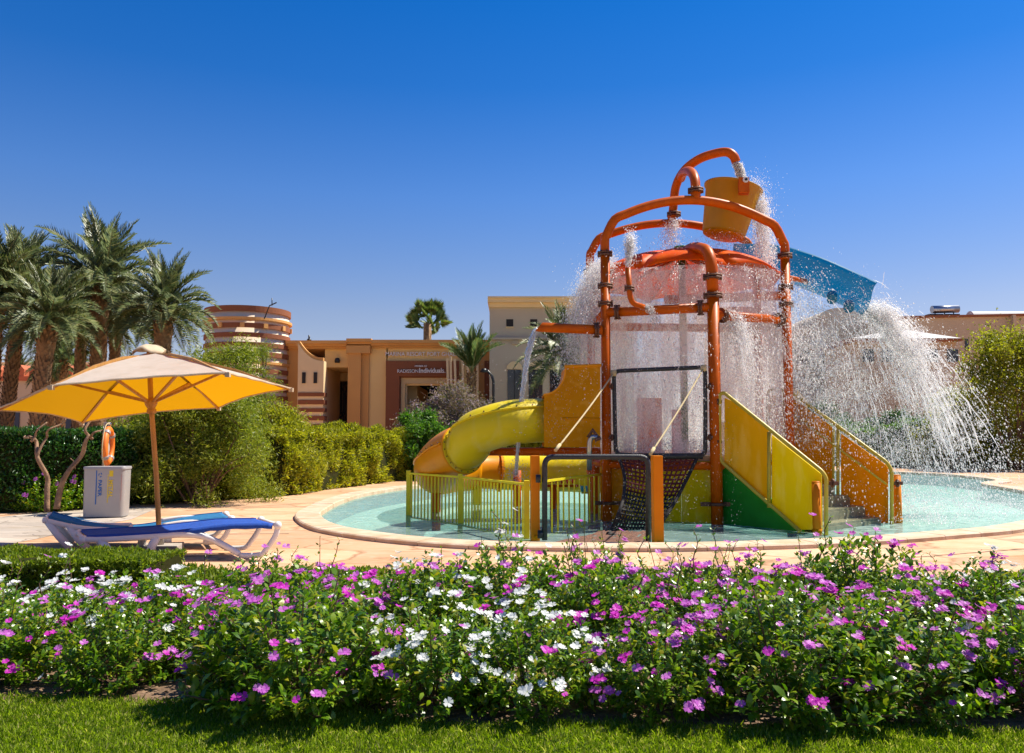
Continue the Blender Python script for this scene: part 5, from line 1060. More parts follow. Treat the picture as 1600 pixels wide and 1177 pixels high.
# willowy shrub mass as separate shrubs: stems + clouds of narrow leaves
def shrub(name, lab, cat, c, rx, ry, h, n, Ls, Ws, mt, nclump=26, group=None, stems=7, bare=0.0, stem_m='stemb', flat=0.0, sub=0.34, seed=1, droop=0.2, zmin=0.05):
    rg = np.random.default_rng(seed); c = Vector(c); t = thing(name, lab, cat, tuple(c), group=group)
    ph = rg.uniform(0, 2*PI, nclump); zz = rg.random(nclump)**0.85; rr = np.sqrt(rg.random(nclump)); env = np.sqrt(np.clip(1 - (np.clip(zz, 0, 1)*0.98)**2.4, 0.05, 1))
    cx_ = np.cos(ph)*rr*rx*env*0.85; cy_ = np.sin(ph)*rr*ry*env*0.85; cz_ = (zmin + (1-zmin)*zz)*h*0.9
    cl = rg.integers(0, nclump, n); cs = rg.uniform(0.5, 1.1, nclump)*sub*min(rx, ry)
    G = rg.normal(size=(n, 3)); G = G / np.linalg.norm(G, axis=1, keepdims=True) * (rg.random((n, 1))**0.45)
    P = np.stack([cx_[cl], cy_[cl], cz_[cl]], 1) + G*cs[cl][:, None]*np.array([1.0, 1.0, 0.95 - flat])
    # wispy shoots standing out of the clumps
    k = rg.random(n) < 0.22; P[k] += (unit(G[k]) * np.array([0.8, 0.8, 1.2])) * cs[cl[k]][:, None] * rg.random((k.sum(), 1)) * 0.8
    P = P[P[:, 2] > 0.03]; m = len(P)
    D = rg.normal(size=(m, 3)); D[:, 2] += 0.15 - droop
    V, F = leaves(P, D, rg.uniform(*Ls, m), rg.uniform(*Ws, m), 0.2, rng=rg)
    f_ = npmesh('foliage', V, F, M[mt], t); f_['kind'] = 'stuff'
    b = MB()
    for i in range(min(nclump, stems*3)):
        e_ = Vector((cx_[i], cy_[i], cz_[i])) ; s_ = Vector((e_.x*0.15 + rg.uniform(-.1,.1), e_.y*0.15, 0)); mid_ = s_.lerp(e_, 0.5) + Vector((rg.uniform(-.15,.15), rg.uniform(-.15,.15), 0.1*h))
        bark_tube(b, [c + p for p in crom([s_, mid_, e_], 4)], 0.035*max(h, 1)/2.5, 0.008, 5)
        for q in range(3): b.tube([c + e_, c + e_ + Vector((rg.normal()*0.3, rg.normal()*0.3, 0.25 + rg.random()*0.3))*cs[i]*2.2], 0.006, 4)
    b.build('stems', M[stem_m], t); return t
shrub('willowy_shrub', 'tall feathery olive-green shrub right behind the parasol, tallest and in front of the striped tower', 'shrub', (at(335,740,21).x, 21.5, 0), 2.2, 1.5, 4.3, 34000, (0.07,0.16), (0.016,0.03), 'bamb', 80, seed=3)
shrub('willowy_shrub', 'tall thin airy shrub in front of the lower bands of the striped tower', 'shrub', (at(385,740,22).x, 22.8, 0), 1.3, 1.1, 4.4, 7500, (0.08,0.17), (0.014,0.026), 'bamb', 46, seed=23, stems=12)
shrub('willowy_shrub', 'dense feathery shrub behind the parasol pole, its foliage reaching down to the paving', 'shrub', (at(300,780,17.6).x, 18.0, 0), 2.0, 1.2, 2.7, 52000, (0.06,0.13), (0.016,0.03), 'bamb', 110, seed=4)
shrub('willowy_shrub', 'feathery shrub left of the parasol pole with dark gaps near the ground', 'shrub', (at(225,780,18.5).x, 19.0, 0), 1.5, 1.1, 2.3, 24000, (0.06,0.13), (0.018,0.032), 'bamb', 60, seed=5, zmin=0.25)
shrub('willowy_shrub', 'feathery yellow-green shrub where the tall shrubs meet the long hedge', 'shrub', (at(420,765,21).x, 21.3, 0), 1.7, 1.1, 2.3, 28000, (0.07,0.14), (0.018,0.034), 'hedge', 70, seed=6)
shrub('willowy_shrub', 'feathery shrub below the striped tower, its top at the parasol edge', 'shrub', (at(432,745,24).x, 24.0, 0), 1.5, 1.1, 2.3, 12000, (0.08,0.16), (0.018,0.034), 'hedge', 36, seed=16)
shrub('willowy_shrub', 'thin feathery shrub in front of the palm trunks left of the striped tower', 'shrub', (at(285,740,22).x, 22.5, 0), 1.5, 1.0, 4.2, 12000, (0.08,0.17), (0.014,0.026), 'bamb', 34, seed=17)
shrub('flowering_shrub', 'mauve-grey flowering shrub in front of the resort doorway', 'shrub', (at(700,720,31).x, 31, 0), 2.7, 1.4, 3.7, 26000, (0.08,0.16), (0.025,0.05), 'purp', 46, seed=8, zmin=0.3)
shrub('leafy_shrub', 'bright green leafy shrub under the mauve-grey bush beside the slide', 'shrub', (at(655,720,28).x, 28, 0), 1.7, 1.1, 2.5, 12000, (0.1,0.18), (0.03,0.06), 'bright', 26, seed=9)
shrub('olive_tree', 'olive-yellow leafy tree at the right edge behind the spray', 'tree', (at(1590,700,36).x, 36, 0), 4.4, 3.0, 6.6, 38000, (0.10,0.20), (0.05,0.09), 'rtree', 70, seed=10, sub=0.30, zmin=0.12)
shrub('olive_tree', 'smaller olive-green tree left of the big one at the right edge', 'tree', (at(1490,700,38).x, 38, 0), 2.2, 1.8, 3.9, 12000, (0.10,0.2), (0.04,0.08), 'rtree', 30, seed=11, zmin=0.15)
shrub('dark_shrub', 'dark green shrub beyond the far hedge, seen through the spray by the tower', 'shrub', (at(1270,700,44).x, 44, 0), 4.0, 1.6, 3.4, 12000, (0.12,0.24), (0.05,0.1), 'darkh', 30, seed=12)
shrub('dark_shrub', 'dark green shrub beyond the far hedge, behind the middle of the spray', 'shrub', (at(1400,700,45).x, 45, 0), 4.0, 1.6, 3.0, 12000, (0.12,0.24), (0.05,0.1), 'darkh', 30, seed=13)
# low blue-grey railing in front of the right trees
rr_ = thing('garden_railing', 'thin dark garden railing in front of the far hedge at the right', 'railing', tuple(gr(1500, 733)))
A, B_ = gr(1490, 734), gr(1680, 734); b = MB(); b.tube([A + Vector((0,0,1.38)), B_ + Vector((0,0,1.38))], 0.035, 4); b.build('rail', M['blueg'], rr_)
for k in range(7): p = A.lerp(B_, k/6); b = MB(); b.tube([p, p + Vector((0,0,1.38))], 0.03, 6); b.build('post', M['blueg'], rr_)
# bare frangipani-like branches by the left hedge
bt = thing('bare_branched_shrub', 'bare pale forked branches in front of the dark hedge, left of the bin', 'shrub', tuple(gr(80, 800)))
b = MB(); Yb = 15.6
for pts, r0 in (([(72,800),(70,765),(70,745),(62,715),(52,690),(48,682)], 0.05), ([(66,728),(62,714),(66,695),(70,683),(75,680)], 0.03), ([(50,690),(53,682),(60,672),(70,660)], 0.025), ([(92,795),(98,760),(112,735),(126,712),(137,692),(142,680)], 0.055),
                ([(140,686),(136,672),(140,652),(143,640)], 0.028), ([(70,683),(80,672),(95,662),(104,655)], 0.022), ([(141,682),(150,676),(158,672)], 0.022), ([(114,733),(116,724),(110,716)], 0.012), ([(49,684),(42,684),(38,681)], 0.018)):
    bark_tube(b, crom([at(x, y, Yb) + Vector((0, 0.1*math.sin(x), 0)) for x, y in pts], 4), r0*1.1, r0*0.55, 8)
b.build('branches', M['bark'], bt)

# ---------------------------------------------------------------- palms
def frond_mesh(name, L, rise, droop, mt, npair=58, ll=0.5, seed=0):
    rg = np.random.default_rng(seed); n = 16; pts = []
    ang = rise; p = np.array([0., 0., 0.]); st = L/n
    for i in range(n+1):
        pts.append(p.copy()); ang = rise - (droop)*(i/n)**1.3; p = p + st*np.array([math.cos(ang), 0, math.sin(ang)])
    pts = np.array(pts); f = np.linspace(0.14, 0.995, npair); idx = f*n; B = np.stack([np.interp(idx, np.arange(n+1), pts[:, k]) for k in range(3)], 1)
    T = np.stack([np.interp(np.minimum(idx+0.5, n), np.arange(n+1), pts[:, k]) for k in range(3)], 1) - B; T = unit(T + 1e-6)
    Ps, Ds, Ls_ = [], [], []
    for s in (-1, 1):
        side = np.array([0, s, 0.0]); up = np.cross(T, np.array([0, 1.0, 0])); up = np.where(up[:, 2:3] < 0, -up, up)
        fw = 0.55 + 0.75*f[:, None]; D = T*fw + side*(0.95) + up*(0.35 + rg.normal(0, 0.22, (npair, 1))) + rg.normal(0, 0.07, (npair, 3)); D[:, 2] -= 0.1
        Ps.append(B); Ds.append(D); Ls_.append(ll*(np.sin(np.clip(f*1.05, 0, 1)*PI*0.86 + 0.30))*rg.uniform(0.85, 1.1, npair) + 0.08)
    P = np.concatenate(Ps); D = np.concatenate(Ds); LL = np.concatenate(Ls_)
    V, F = leaves(P, D, LL, 0.024, 0.35, roll=np.tile([0, 0, 1.0], (len(P), 1)), rng=rg, bend=0.18)
    me_b = MB(); me_b.tube([tuple(x) for x in pts[::2]], [0.030 - 0.026*i/(len(pts[::2])-1) for i in range(len(pts[::2]))], 4)
    return V, F, me_b, mt
def make_frond_data(name, L, rise, droop, mt, **k):
    V, F, mb, mt = frond_mesh(name, L, rise, droop, mt, **k)
    V2 = np.array(mb.v); F2 = []
    for f in mb.f: 
        if len(f) == 4: F2 += [(f[0], f[1], f[2]), (f[0], f[2], f[3])]
    V, F1 = np.concatenate([V, V2]), np.concatenate([F, np.array(F2)+len(V)])
    me = bpy.data.meshes.new(name); me.vertices.add(len(V)); me.vertices.foreach_set("co", V.astype(np.float32).ravel()); me.loops.add(F1.size); me.loops.foreach_set("vertex_index", F1.astype(np.int32).ravel())
    me.polygons.add(len(F1)); me.polygons.foreach_set("loop_start", np.arange(0, F1.size, 3, dtype=np.int32)); mi = np.zeros(len(F1), np.int32); mi[len(F):] = 1
    me.update(calc_edges=True); me.materials.append(M[mt]); me.materials.append(M['rachis']); me.polygons.foreach_set("material_index", mi); return me
FR = {}
for mt in ('palm', 'palmg'):
    FR[mt] = [[make_frond_data('frond', 3.0, R(a), R(d), mt, seed=i*3+j+(50 if mt == 'palmg' else 0)) for j in range(2)] for i, (a, d) in enumerate(((84, 34), (66, 62), (44, 84), (20, 82), (-8, 62), (-36, 40)))]
def trunk_mesh(h, r, lean, seed, scales=True):
    rg = random.Random(seed); b = MB(); n = 14; pts = [Vector((lean*(i/n)**1.5, 0, h*i/n)) for i in range(n+1)]; rs = [r*(1.12 - 0.14*min(i/n*3, 1) + 0.05*rg.random() + (0.22 if i >= n-2 else 0)) for i in range(n+1)]
    b.tube(pts, rs, 14)
    if scales:
        ns_ = int(h/0.085)*7
        for k in range(ns_):
            z = h*(k+0.5)/ns_; a = k*2.399963; u = z/h; cx_ = lean*u**1.5; rr = r*(1.04 if u < 0.86 else 1.04 + (u-0.86)*1.6)
            d = Vector((math.cos(a), math.sin(a), 0)); s_ = Vector((-d.y, d.x, 0)); c_ = Vector((cx_, 0, z)) + d*rr*0.96; wd = 0.055*rg.uniform(0.8, 1.3); hh = 0.11*rg.uniform(0.7, 1.3); ou = 0.045*rg.uniform(0.6, 1.6) + (0.05 if u > 0.85 else 0)
            b.add([c_ - s_*wd - Vector((0,0,hh*0.4)), c_ + s_*wd - Vector((0,0,hh*0.4)), c_ + d*ou + s_*wd*0.5 + Vector((0,0,hh)), c_ + d*ou - s_*wd*0.5 + Vector((0,0,hh)), c_ + Vector((0,0,hh*0.5))], [(0,1,2,3), (1,4,2), (0,3,4)])
    return b
def palm(lab, px, py_base, Y, py_crown, r, L, mt='palm', lean=0.0, seed=0, nf=44, low=1.0, group='date palms on the left', name='date_palm', hidden_base=True, scales=True):
    rg = random.Random(seed); top = at(px, py_crown, Y); bx = top.x - lean; t = thing(name, lab, 'palm tree', (bx, Y, 0), group=group)
    b = trunk_mesh(top.z, r*0.60, lean, seed, scales); b.build('trunk', M['palmbark'], t, off=(0,0,0))
    cr_ = bpy.data.objects.new('crown', None)
    nf = int(nf*1.35)
    for k in range(nf):
        u = k/nf; tier = min(5, int(u*6*low*0.86)); me = FR[mt][tier][k % 2]; o = link('frond', me, t)
        o.location = (lean, 0, top.z - 0.12*u + 0.1); s_ = L*0.74/3.0*rg.uniform(0.85, 1.08); o.scale = (s_, s_*rg.choice((1, -1)), s_); o.rotation_euler = (R(rg.uniform(-14, 14)), R(rg.uniform(-7, 7)), k*2.399963 + seed)
    bpy.data.objects.remove(cr_); return t
palm('leftmost tall date palm with two-tone trunk at the photo edge', -6, 690, 24, 470, 0.30, 3.0, seed=1, nf=46)
palm('tall date palm second from the left edge, trunk just right of the leftmost one', 34, 690, 25, 455, 0.30, 2.9, seed=2, nf=46, lean=0.35)
palm('date palm with a thick shaggy trunk between the left pair and the tall centre palm', 76, 690, 23, 505, 0.34, 2.5, seed=3, nf=50, lean=0.25)
palm('slim tall date palm just left of the thickest trunk', 128, 690, 28, 500, 0.26, 3.0, seed=4, nf=40)
palm('tallest date palm of the left group, crown reaching highest above the parasol', 158, 690, 26, 445, 0.38, 3.35, seed=5, nf=54)
palm('slim date palm behind the parasol top', 181, 690, 27, 505, 0.24, 2.5, seed=6, nf=40)
palm('rightmost date palm of the left group beside the striped tower', 256, 690, 25, 490, 0.36, 2.6, seed=7, nf=50)
palm('small young date palm between the two thick trunks', 98, 690, 30, 565, 0.22, 1.9, 'palmg', seed=8, nf=34)
palm('small young date palm half hidden left of the young green one', 84, 690, 31, 580, 0.22, 1.6, seed=9, nf=30)
palm('distant date palm low on the horizon between the left trunks', 30, 690, 60, 585, 0.3, 2.6, seed=10, nf=28, scales=False)
palm('slim date palm in front of the resort facade right of the lettering', 737, 690, 33, 583, 0.2, 2.75, 'palmg', seed=11, nf=20, low=0.36, group='palms near the buildings')
palm('date palm in front of the grey building behind the water stream', 884, 690, 32, 560, 0.24, 3.0, 'palm', seed=12, nf=40, group='palms near the buildings')
# fan palm behind the roof
fp = at(668, 505, 52); t = thing('fan_palm', 'bushy fan palm rising behind the entrance building roof', 'palm tree', (fp.x, 52, 0), group='palms near the buildings')
b = MB(); b.tube([(0,0,0), (0,0,fp.z)], [0.3, 0.26], 10); b.build('trunk', M['palmbark'], t, off=(0,0,0))
def fan_data():
    rg = np.random.default_rng(5); n = 26; a = np.linspace(-1.9, 1.9, n); D = np.stack([np.cos(a), np.sin(a), -0.15+0*a], 1); P = np.tile([0.85, 0, 0.12], (n, 1)) 
    V, F = leaves(P, D, 0.5 + 0.1*rg.random(n), 0.10, 0.3, roll=np.tile([0, 0, 1.0], (n, 1)), bend=0.3); V2 = np.array([[0,-.02,0],[0,.02,0],[0.8,.01,.12],[0.8,-.01,.12]]); return np.concatenate([V, V2]), np.concatenate([F, [[len(V), len(V)+1, len(V)+2]], [[len(V), len(V)+2, len(V)+3]]])
V, F = fan_data(); o0 = npmesh('fan_leaf', V, F, M['palmg'], t)
for k in range(26):
    o = o0 if k == 0 else link('fan_leaf', o0.data, t); u = k/26
    o.location = (0, 0, fp.z - 0.1 + 0.2*(1-u)); o.rotation_euler = (R(random.uniform(-75, 75)), R(-72 + 92*u), k*2.4); s_ = random.uniform(1.0, 1.25); o.scale = (s_, s_, s_)

# ---------------------------------------------------------------- flower bed: periwinkle plants
def peri_variant(seed, rx, h, nshoot, leafy=11):
    rg = np.random.default_rng(seed); P, D, Lf = [], [], []; tips = []; b = MB()
    for i in range(nshoot):
        ph = rg.uniform(0, 2*PI); el = math.acos(1 - 1.02*rg.random()); d = np.array([math.sin(el)*math.cos(ph), math.sin(el)*math.sin(ph), max(math.cos(el), 0.0) + 0.12])
        hh = rg.uniform(0.86, 1.08); tip = d*np.array([rx, rx, h])*hh; root = np.array([tip[0]*0.25, tip[1]*0.25, 0.0]); q0 = root*0.5 + tip*0.5 + np.array([0, 0, -0.02])
        dirn = tip - q0; dl = np.linalg.norm(dirn); dirn /= dl; dirn = dirn + np.array([0, 0, 0.55]); dirn /= np.linalg.norm(dirn); tip = tip
        if i % 4 == 0: b.tube([tuple(root), tuple(q0), tuple(tip)], [0.006, 0.0045, 0.003], 4, caps=False)
        s1 = np.cross(dirn, [0.3, 0.9, 0.1]); s1 /= np.linalg.norm(s1); s2 = np.cross(dirn, s1)
        for k in range(leafy):
            u = k/(leafy-1); base_ = q0*(1-u) + tip*u if u < 1 else tip; a = k*PI/2 + i
            for sg in (1, -1):
                o_ = (s1*math.cos(a) + s2*math.sin(a))*sg; P.append(base_ + rg.normal(0, 0.006, 3)); D.append(o_*1.0 + dirn*(0.25 + 0.75*u) + rg.normal(0, 0.16, 3)); Lf.append(rg.uniform(0.034, 0.062)*(1 - 0.35*(u > 0.9)))
        tips.append((tip, dirn))
    nf = 700; ph = rg.uniform(0, 2*PI, nf); rr = np.sqrt(rg.random(nf))*0.85*rx; Pz = rg.random(nf)*h*0.8*(1-(rr/rx)**2*0.5); Q = np.stack([np.cos(ph)*rr, np.sin(ph)*rr, Pz + 0.02], 1)
    P = np.concatenate([np.array(P), Q]); D = np.concatenate([np.array(D), rg.normal(size=(nf, 3))]); Lf = np.concatenate([Lf, rg.uniform(0.035, 0.06, nf)])
    ok = P[:, 2] > 0.01; P, D, Lf = P[ok], D[ok], Lf[ok]
    n = len(P); D = unit(D); Sd = unit(np.cross(D, np.tile([0, 0, 1.0], (n, 1)) + rg.normal(0, 0.25, (n, 3)))); Nn = np.cross(Sd, D); L = Lf[:, None]; W = L*0.44
    V = np.stack([P, P + D*L*0.33 + Sd*W*0.5 + Nn*W*0.12, P + D*L*0.72 + Sd*W*0.40 + Nn*W*0.1, P + D*L - Nn*L*0.12, P + D*L*0.72 - Sd*W*0.40 + Nn*W*0.1, P + D*L*0.33 - Sd*W*0.5 + Nn*W*0.12], 1).reshape(-1, 3)
    i = np.arange(n)[:, None]*6; F = np.concatenate([i + [[0, 1, 5]], i + [[1, 2, 4]], i + [[1, 4, 5]], i + [[2, 3, 4]]])
    tips.sort(key=lambda t_: -t_[0][2] + t_[0][1]*0.8)
    return V, F, b, tips
def blossom_mesh(mt, seed, n=5):
    rg = np.random.default_rng(seed); V, F = [], []
    for k in range(n):
        a = 2*PI*k/n + rg.normal(0, 0.05); r_ = 0.031*rg.uniform(0.92, 1.08); w_ = 0.80; tl = rg.uniform(-0.1, 0.25)
        pt = lambda rr, aa, z: (rr*math.cos(aa), rr*math.sin(aa), z)
        o = len(V); V += [pt(0.001, a, 0), pt(r_*0.6, a - w_*0.75, 0.004), pt(r_, a - w_*0.50, 0.006+tl*0.02), pt(r_*1.02, a + w_*0.50, 0.004+tl*0.02), pt(r_*0.6, a + w_*0.75, 0.002)]; F += [(o, o+1, o+2), (o, o+2, o+3), (o, o+3, o+4)]
    me = bpy.data.meshes.new('blossom'); me.from_pydata(V, [], F); me.materials.append(M[mt]); return me
BL = {m_n: [blossom_mesh(m_n, s_) for s_ in range(3)] for m_n in ('mag', 'lil', 'wht')}
VAR = []
for s_ in range(6):
    V, F, b, tips = peri_variant(100+s_, 0.46, 0.46, 150); me = None; o = npmesh('tmp', V, F, M['peri']); me = o.data; me.name = 'foliage'; bpy.data.objects.remove(o)
    o = b.build('tmp', M['stemb'], None, off=(0,0,0), recalc=False); sm_ = o.data; sm_.name = 'stems'; bpy.data.objects.remove(o); VAR.append((me, sm_, tips))
COLN = {'mag': 'magenta', 'lil': 'lilac', 'wht': 'white'}
def sprig_mesh():
    b = MB(); P, D, L_ = [], [], []; rg = np.random.default_rng(77)
    V = []; 
    pts = [np.array([0.02*math.sin(k*0.9), 0.015*math.cos(k*1.3)-0.015, 0.04*k]) for k in range(8)]
    b.tube([tuple(p) for p in pts], [0.0045 - 0.0003*k for k in range(8)], 5, caps=False)
    for k in range(2, 8):
        for sg in (1, -1):
            a = k*1.4; P.append(pts[k]); D.append([math.cos(a)*sg, math.sin(a)*sg, 0.7]); L_.append(0.048 - 0.002*k)
    V, F = leaves(np.array(P), np.array(D, float), L_, [x*0.42 for x in L_], 0.15, roll=np.tile([0, 0, 1.0], (len(P), 1))); return V, F, b
V_, F_, b_ = sprig_mesh(); o = npmesh('tmp', V_, F_, M['peri']); SPL = o.data; bpy.data.objects.remove(o); o = b_.build('tmp', M['stemb'], None, off=(0,0,0), recalc=False); SPS = o.data; bpy.data.objects.remove(o)
rowdesc = {0: 'front row', 1: 'middle row', 2: 'back row'}
# place bushes: (x, y, scale xy, scale z, colour weights)
rgb = random.Random(11)
bushes = []
def colmix(px, row):
    if px < 300: return ('wht', 'mag', 0.72) if row >= 1 else ('mag', 'wht', 0.9)
    if px < 600: return ('mag', 'lil', 0.72)
    if px < 900: return ('wht', 'mag', 0.92) if row == 0 else ('wht', 'mag', 0.62) if row == 1 and px < 780 else ('wht', 'mag', 0.65)
    if px < 1420: return ('mag', 'lil', 0.7)
    return ('lil', 'wht', 0.5) if row == 2 else ('wht', 'mag', 0.55)
for row, (yy, sp, sc_r) in enumerate(((5.02, 0.66, 1.0), (5.65, 0.66, 1.0), (6.25, 0.66, 0.98))):
    x = -(yy*0.70) - 0.9 + (0.33 if row == 1 else 0)
    while x < yy*0.70 + 1.0:
        X = x + rgb.uniform(-0.09, 0.09); Yc = yy + rgb.uniform(-0.08, 0.08); px = 800 + X/Yc*FPX
        sz = sc_r*rgb.uniform(0.80, 1.18 if row < 2 else 1.28)
        if row == 0:
            if px < 0: sz *= 0.95; Yc += 0.0
            elif px < 280: sz *= 0.95; Yc -= 0.02
            elif 280 <= px < 500: sz *= 0.86; Yc += 0.16
            else: Yc -= 0.50; sz *= 1.16
        if row == 2 and px > 950 and px < 1420: sz *= 1.12
        if row == 2 and px < 330: sz *= 0.80; 
        if row == 2 and px > 1440: sz *= 0.86
        bushes.append((row, X, Yc, sz, px)); x += sp
plc = lambda px: 'at the left edge' if px < 90 else 'below the loungers' if px < 420 else 'below the kerb tip' if px < 640 else 'below the low pool fence' if px < 830 else 'below the net frame' if px < 1050 else 'below the green stair wall' if px < 1280 else 'right of the stair foot' if px < 1480 else 'at the right edge'
seen_l = {}
for bi, (row, X, Yc, sz, px) in enumerate(sorted(bushes, key=lambda q: (q[0], q[1]))):
    c1, c2, pr = colmix(px, row); vi = (bi*5 + row) % 6; fm, stm, tips = VAR[vi]
    t = thing('periwinkle_plant', None, 'flowering plant', (X, Yc, 0.04), rz=rgb.uniform(0, 6.28)*0 , group='periwinkle plants in the flower bed')
    f_ = link('foliage', fm, t); f_['kind'] = 'stuff'; f_.rotation_euler = (0, 0, 0); f_.scale = (sz, sz, sz); s__ = link('stems', stm, t); s__.scale = (sz, sz, sz)
    nb = rgb.randint(105, 150) if row < 2 else rgb.randint(75, 105); 
    if row == 0 and px < 480: nb = int(nb*0.6)
    cand = [k for k in range(len(tips)) if tips[k][0][1] < 0.14 and tips[k][0][2] > 0.09]; rgb.shuffle(cand); cand = cand[:max(14, int(nb/1.6))]; cnt = 0; nw = 0
    for k in cand:
        tip, dr_ = tips[k]; kind = c1 if rgb.random() < pr else c2
        if kind == 'mag' and rgb.random() < 0.35: kind = 'lil'
        for q in range(rgb.choice((1, 1, 2, 3, 4, 6))):
            if cnt >= nb: break
            o = link('blossom', BL[kind][rgb.randrange(3)], t); off = Vector((rgb.uniform(-0.035, 0.035), rgb.uniform(-0.03, 0.03), rgb.uniform(0.004, 0.035))) if q else Vector((0, 0, 0.02))
            o.location = Vector(tip)*sz*1.05 + off; nd = Vector(dr_) + Vector((rgb.uniform(-.5, .5), rgb.uniform(-0.8, 0.2), 0.35)); o.rotation_euler = nd.to_track_quat('Z', 'Y').to_euler(); s2 = rgb.uniform(0.6, 1.0)*(0.88 if row == 0 else 1.0); o.scale = (s2, s2, s2); cnt += 1; nw += kind == 'wht'
    if row == 2 or rgb.random() < 0.25:
        for q in range(rgb.choice((2, 3, 5, 6)) if px > 900 else rgb.choice((1, 3, 4))):
            sx, sy = rgb.uniform(-0.3, 0.3), rgb.uniform(-0.25, 0.3); hz = (0.43 - 0.6*(sx*sx+sy*sy))*sz; s2 = rgb.uniform(0.6, 1.35); e_ = (R(rgb.uniform(-14, 14)), R(rgb.uniform(-14, 14)), rgb.uniform(0, 6))
            a_ = link('sprig', SPS, t); a_.location = (sx, sy, hz); a_.rotation_euler = e_; a_.scale = (s2,)*3; l_ = link('sprig_leaves', SPL, a_)
            if rgb.random() < 0.75:
                o = link('blossom', BL['wht' if c1 == 'wht' and rgb.random() < .6 else 'lil'][q % 3], t); o.location = Vector((sx, sy, hz)) + Matrix.Rotation(e_[1], 3, 'Y') @ Matrix.Rotation(e_[0], 3, 'X') @ Vector((0, 0, 0.29*s2)); o.rotation_euler = (0.4, 0.3, q)
    mixn = 'white' if nw > cnt*0.8 else 'magenta and lilac' if nw < cnt*0.15 else 'mixed white and magenta'
    key = (mixn, rowdesc[row], plc(px)); seen_l.setdefault(key, []).append(t)
for (mx_, rw_, pl_), L in seen_l.items():
    for i, t in enumerate(L):
        side_ = '' if len(L) == 1 else (', left of its pair' if i == 0 else ', right of its pair') if len(L) == 2 else (', leftmost of its run', ', second of its run', ', third of its run', ', fourth of its run', ', fifth of its run')[min(i, 4)]
        t['label'] = f'{mx_} periwinkle in the {rw_} {pl_}{side_}'.replace(' and lilac', '-lilac').replace('mixed white and magenta', 'mixed-colour')
# small flowering plants by the left hedge
for i, (px, py) in enumerate(((15, 797), (55, 800), (95, 797), (122, 793))):
    g = gr(px, py); g.y += 0.2; fm, stm, tips = VAR[i]; t = thing('flowering_plant', ('leafy plant at the foot of the dark hedge at the left edge', 'leafy pink-flowered plant under the bare left branch', 'leafy pink-flowered plant under the thick right branch', 'small leafy plant just left of the bin')[i], 'flowering plant', (g.x, g.y, 0))
    for d_, nm in ((fm, 'foliage'), (stm, 'stems')): o = link(nm, d_, t); o.scale = (1.5, 1.3, 1.55 if i in (1, 2) else 1.2); o['kind'] = 'stuff'
    if i in (1, 2):
        for k in range(6): o = link('blossom', BL['lil'][k % 3], t); o.location = Vector(tips[k*4][0])*1.45 + Vector((0, -0.03, 0)); o.scale = (1.5,)*3; o.rotation_euler = (1.2, 0, 0)
# long yellowish bare stems rising through the bed (tall seed stalks)
for i, (px, yt, Y) in enumerate(((833, 862, 6.0), (895, 846, 6.1), (905, 850, 6.1), (885, 820, 6.0), (912, 815, 6.05), (940, 828, 6.1), (970, 852, 6.2), (690, 856, 6.1), (500, 838, 6.2), (752, 838, 6.15), (1012, 842, 6.15), (1245, 822, 6.1))):
    P = at(px, yt, Y); t = thing('tall_seed_stalk', ('thin tall stalk rising in front of the left orange post' if i == 0 else 'thin tall stalk of the bed, number of leaves few'), 'stalk', (P.x+0.05, Y, 0.04), group='thin tall stalks rising above the bed'); b = MB()
    t['label'] = ('thin stalk rising just left of the left orange post', 'thin stalk under the middle of the black lower frame, shorter one', 'thin brown stalk beside the middle of the black frame', 'tallest pale stalk crossing inside the black lower frame', 'tall stalk just right of the tallest one in the frame', 'tall stalk near the brown net foot', 'thin stalk below the bottom of the climbing net', 'thin stalk against the kerb left of the orange post, below the fence', 'thin brown stalk below the left tip of the pool kerb', 'tall stalk with leaves against the water below the low fence', 'thin stalk left of the right orange post', 'tall stalk below the green stair wall')[i]
    base_ = Vector((P.x + random.uniform(-.1, .1), Y, 0.04)); pts = crom([base_, base_.lerp(P, 0.5) + Vector((0.03, 0, 0.02)), P], 5); b.tube(pts, [0.005 - 0.0003*k for k in range(len(pts))], 5); b.build('stalk', M['stemy'] if i % 3 else M['stemb'], t)
    n = 10; u = RNG.uniform(0.6, 1.0, n); Pp = np.array([tuple(base_.lerp(P, a)) for a in u]); V, F = leaves(Pp, RNG.normal(size=(n, 3))*0.6 + [0, 0, 0.7], 0.036, 0.014, 0.2); f_ = npmesh('leaflets', V - np.array(t.location), F, M['lowh'], t)
# dry twigs on the soil and drip hose
b = MB(); b.tube([Vector((-6+0.25*k, 4.86 + 0.03*math.sin(k*0.8), 0.045)) for k in range(50)], 0.008, 6); o = b.build('drip_hose', M['metaldark']); tag(o, 'thin black irrigation hose lying on the soil along the bed', 'hose')

# ---------------------------------------------------------------- lawn blades
n = 235000; gy = 3.35 + (RNG.random(n)**0.9)*1.45; gx = RNG.uniform(-1, 1, n)*(gy*0.68 + 0.9)
le_ = np.array([lawn_edge(x) for x in gx]) + RNG.normal(0, 0.035, n); k = gy < le_; gx, gy = gx[k], gy[k]; n = len(gx)
P = np.stack([gx, gy, np.full(n, 0.03)], 1); D = RNG.normal(0, 0.7, (n, 3)); D[:, 2] = 1; gn = np.array([mnoise.noise(Vector((x*2.2, y*2.2, 0))) for x, y in zip(gx[::10], gy[::10])]); gn = np.repeat(gn, 10)[:n]
V, F = leaves(P, D, RNG.uniform(0.016, 0.04, n)*(1 + 0.6*np.resize(gn, n)), RNG.uniform(0.0025, 0.005, n), 0.2, bend=0.25); tag(npmesh('lawn_grass', V, F, M['grass']), 'short green lawn grass in front of the flower bed', 'grass', kind='stuff')
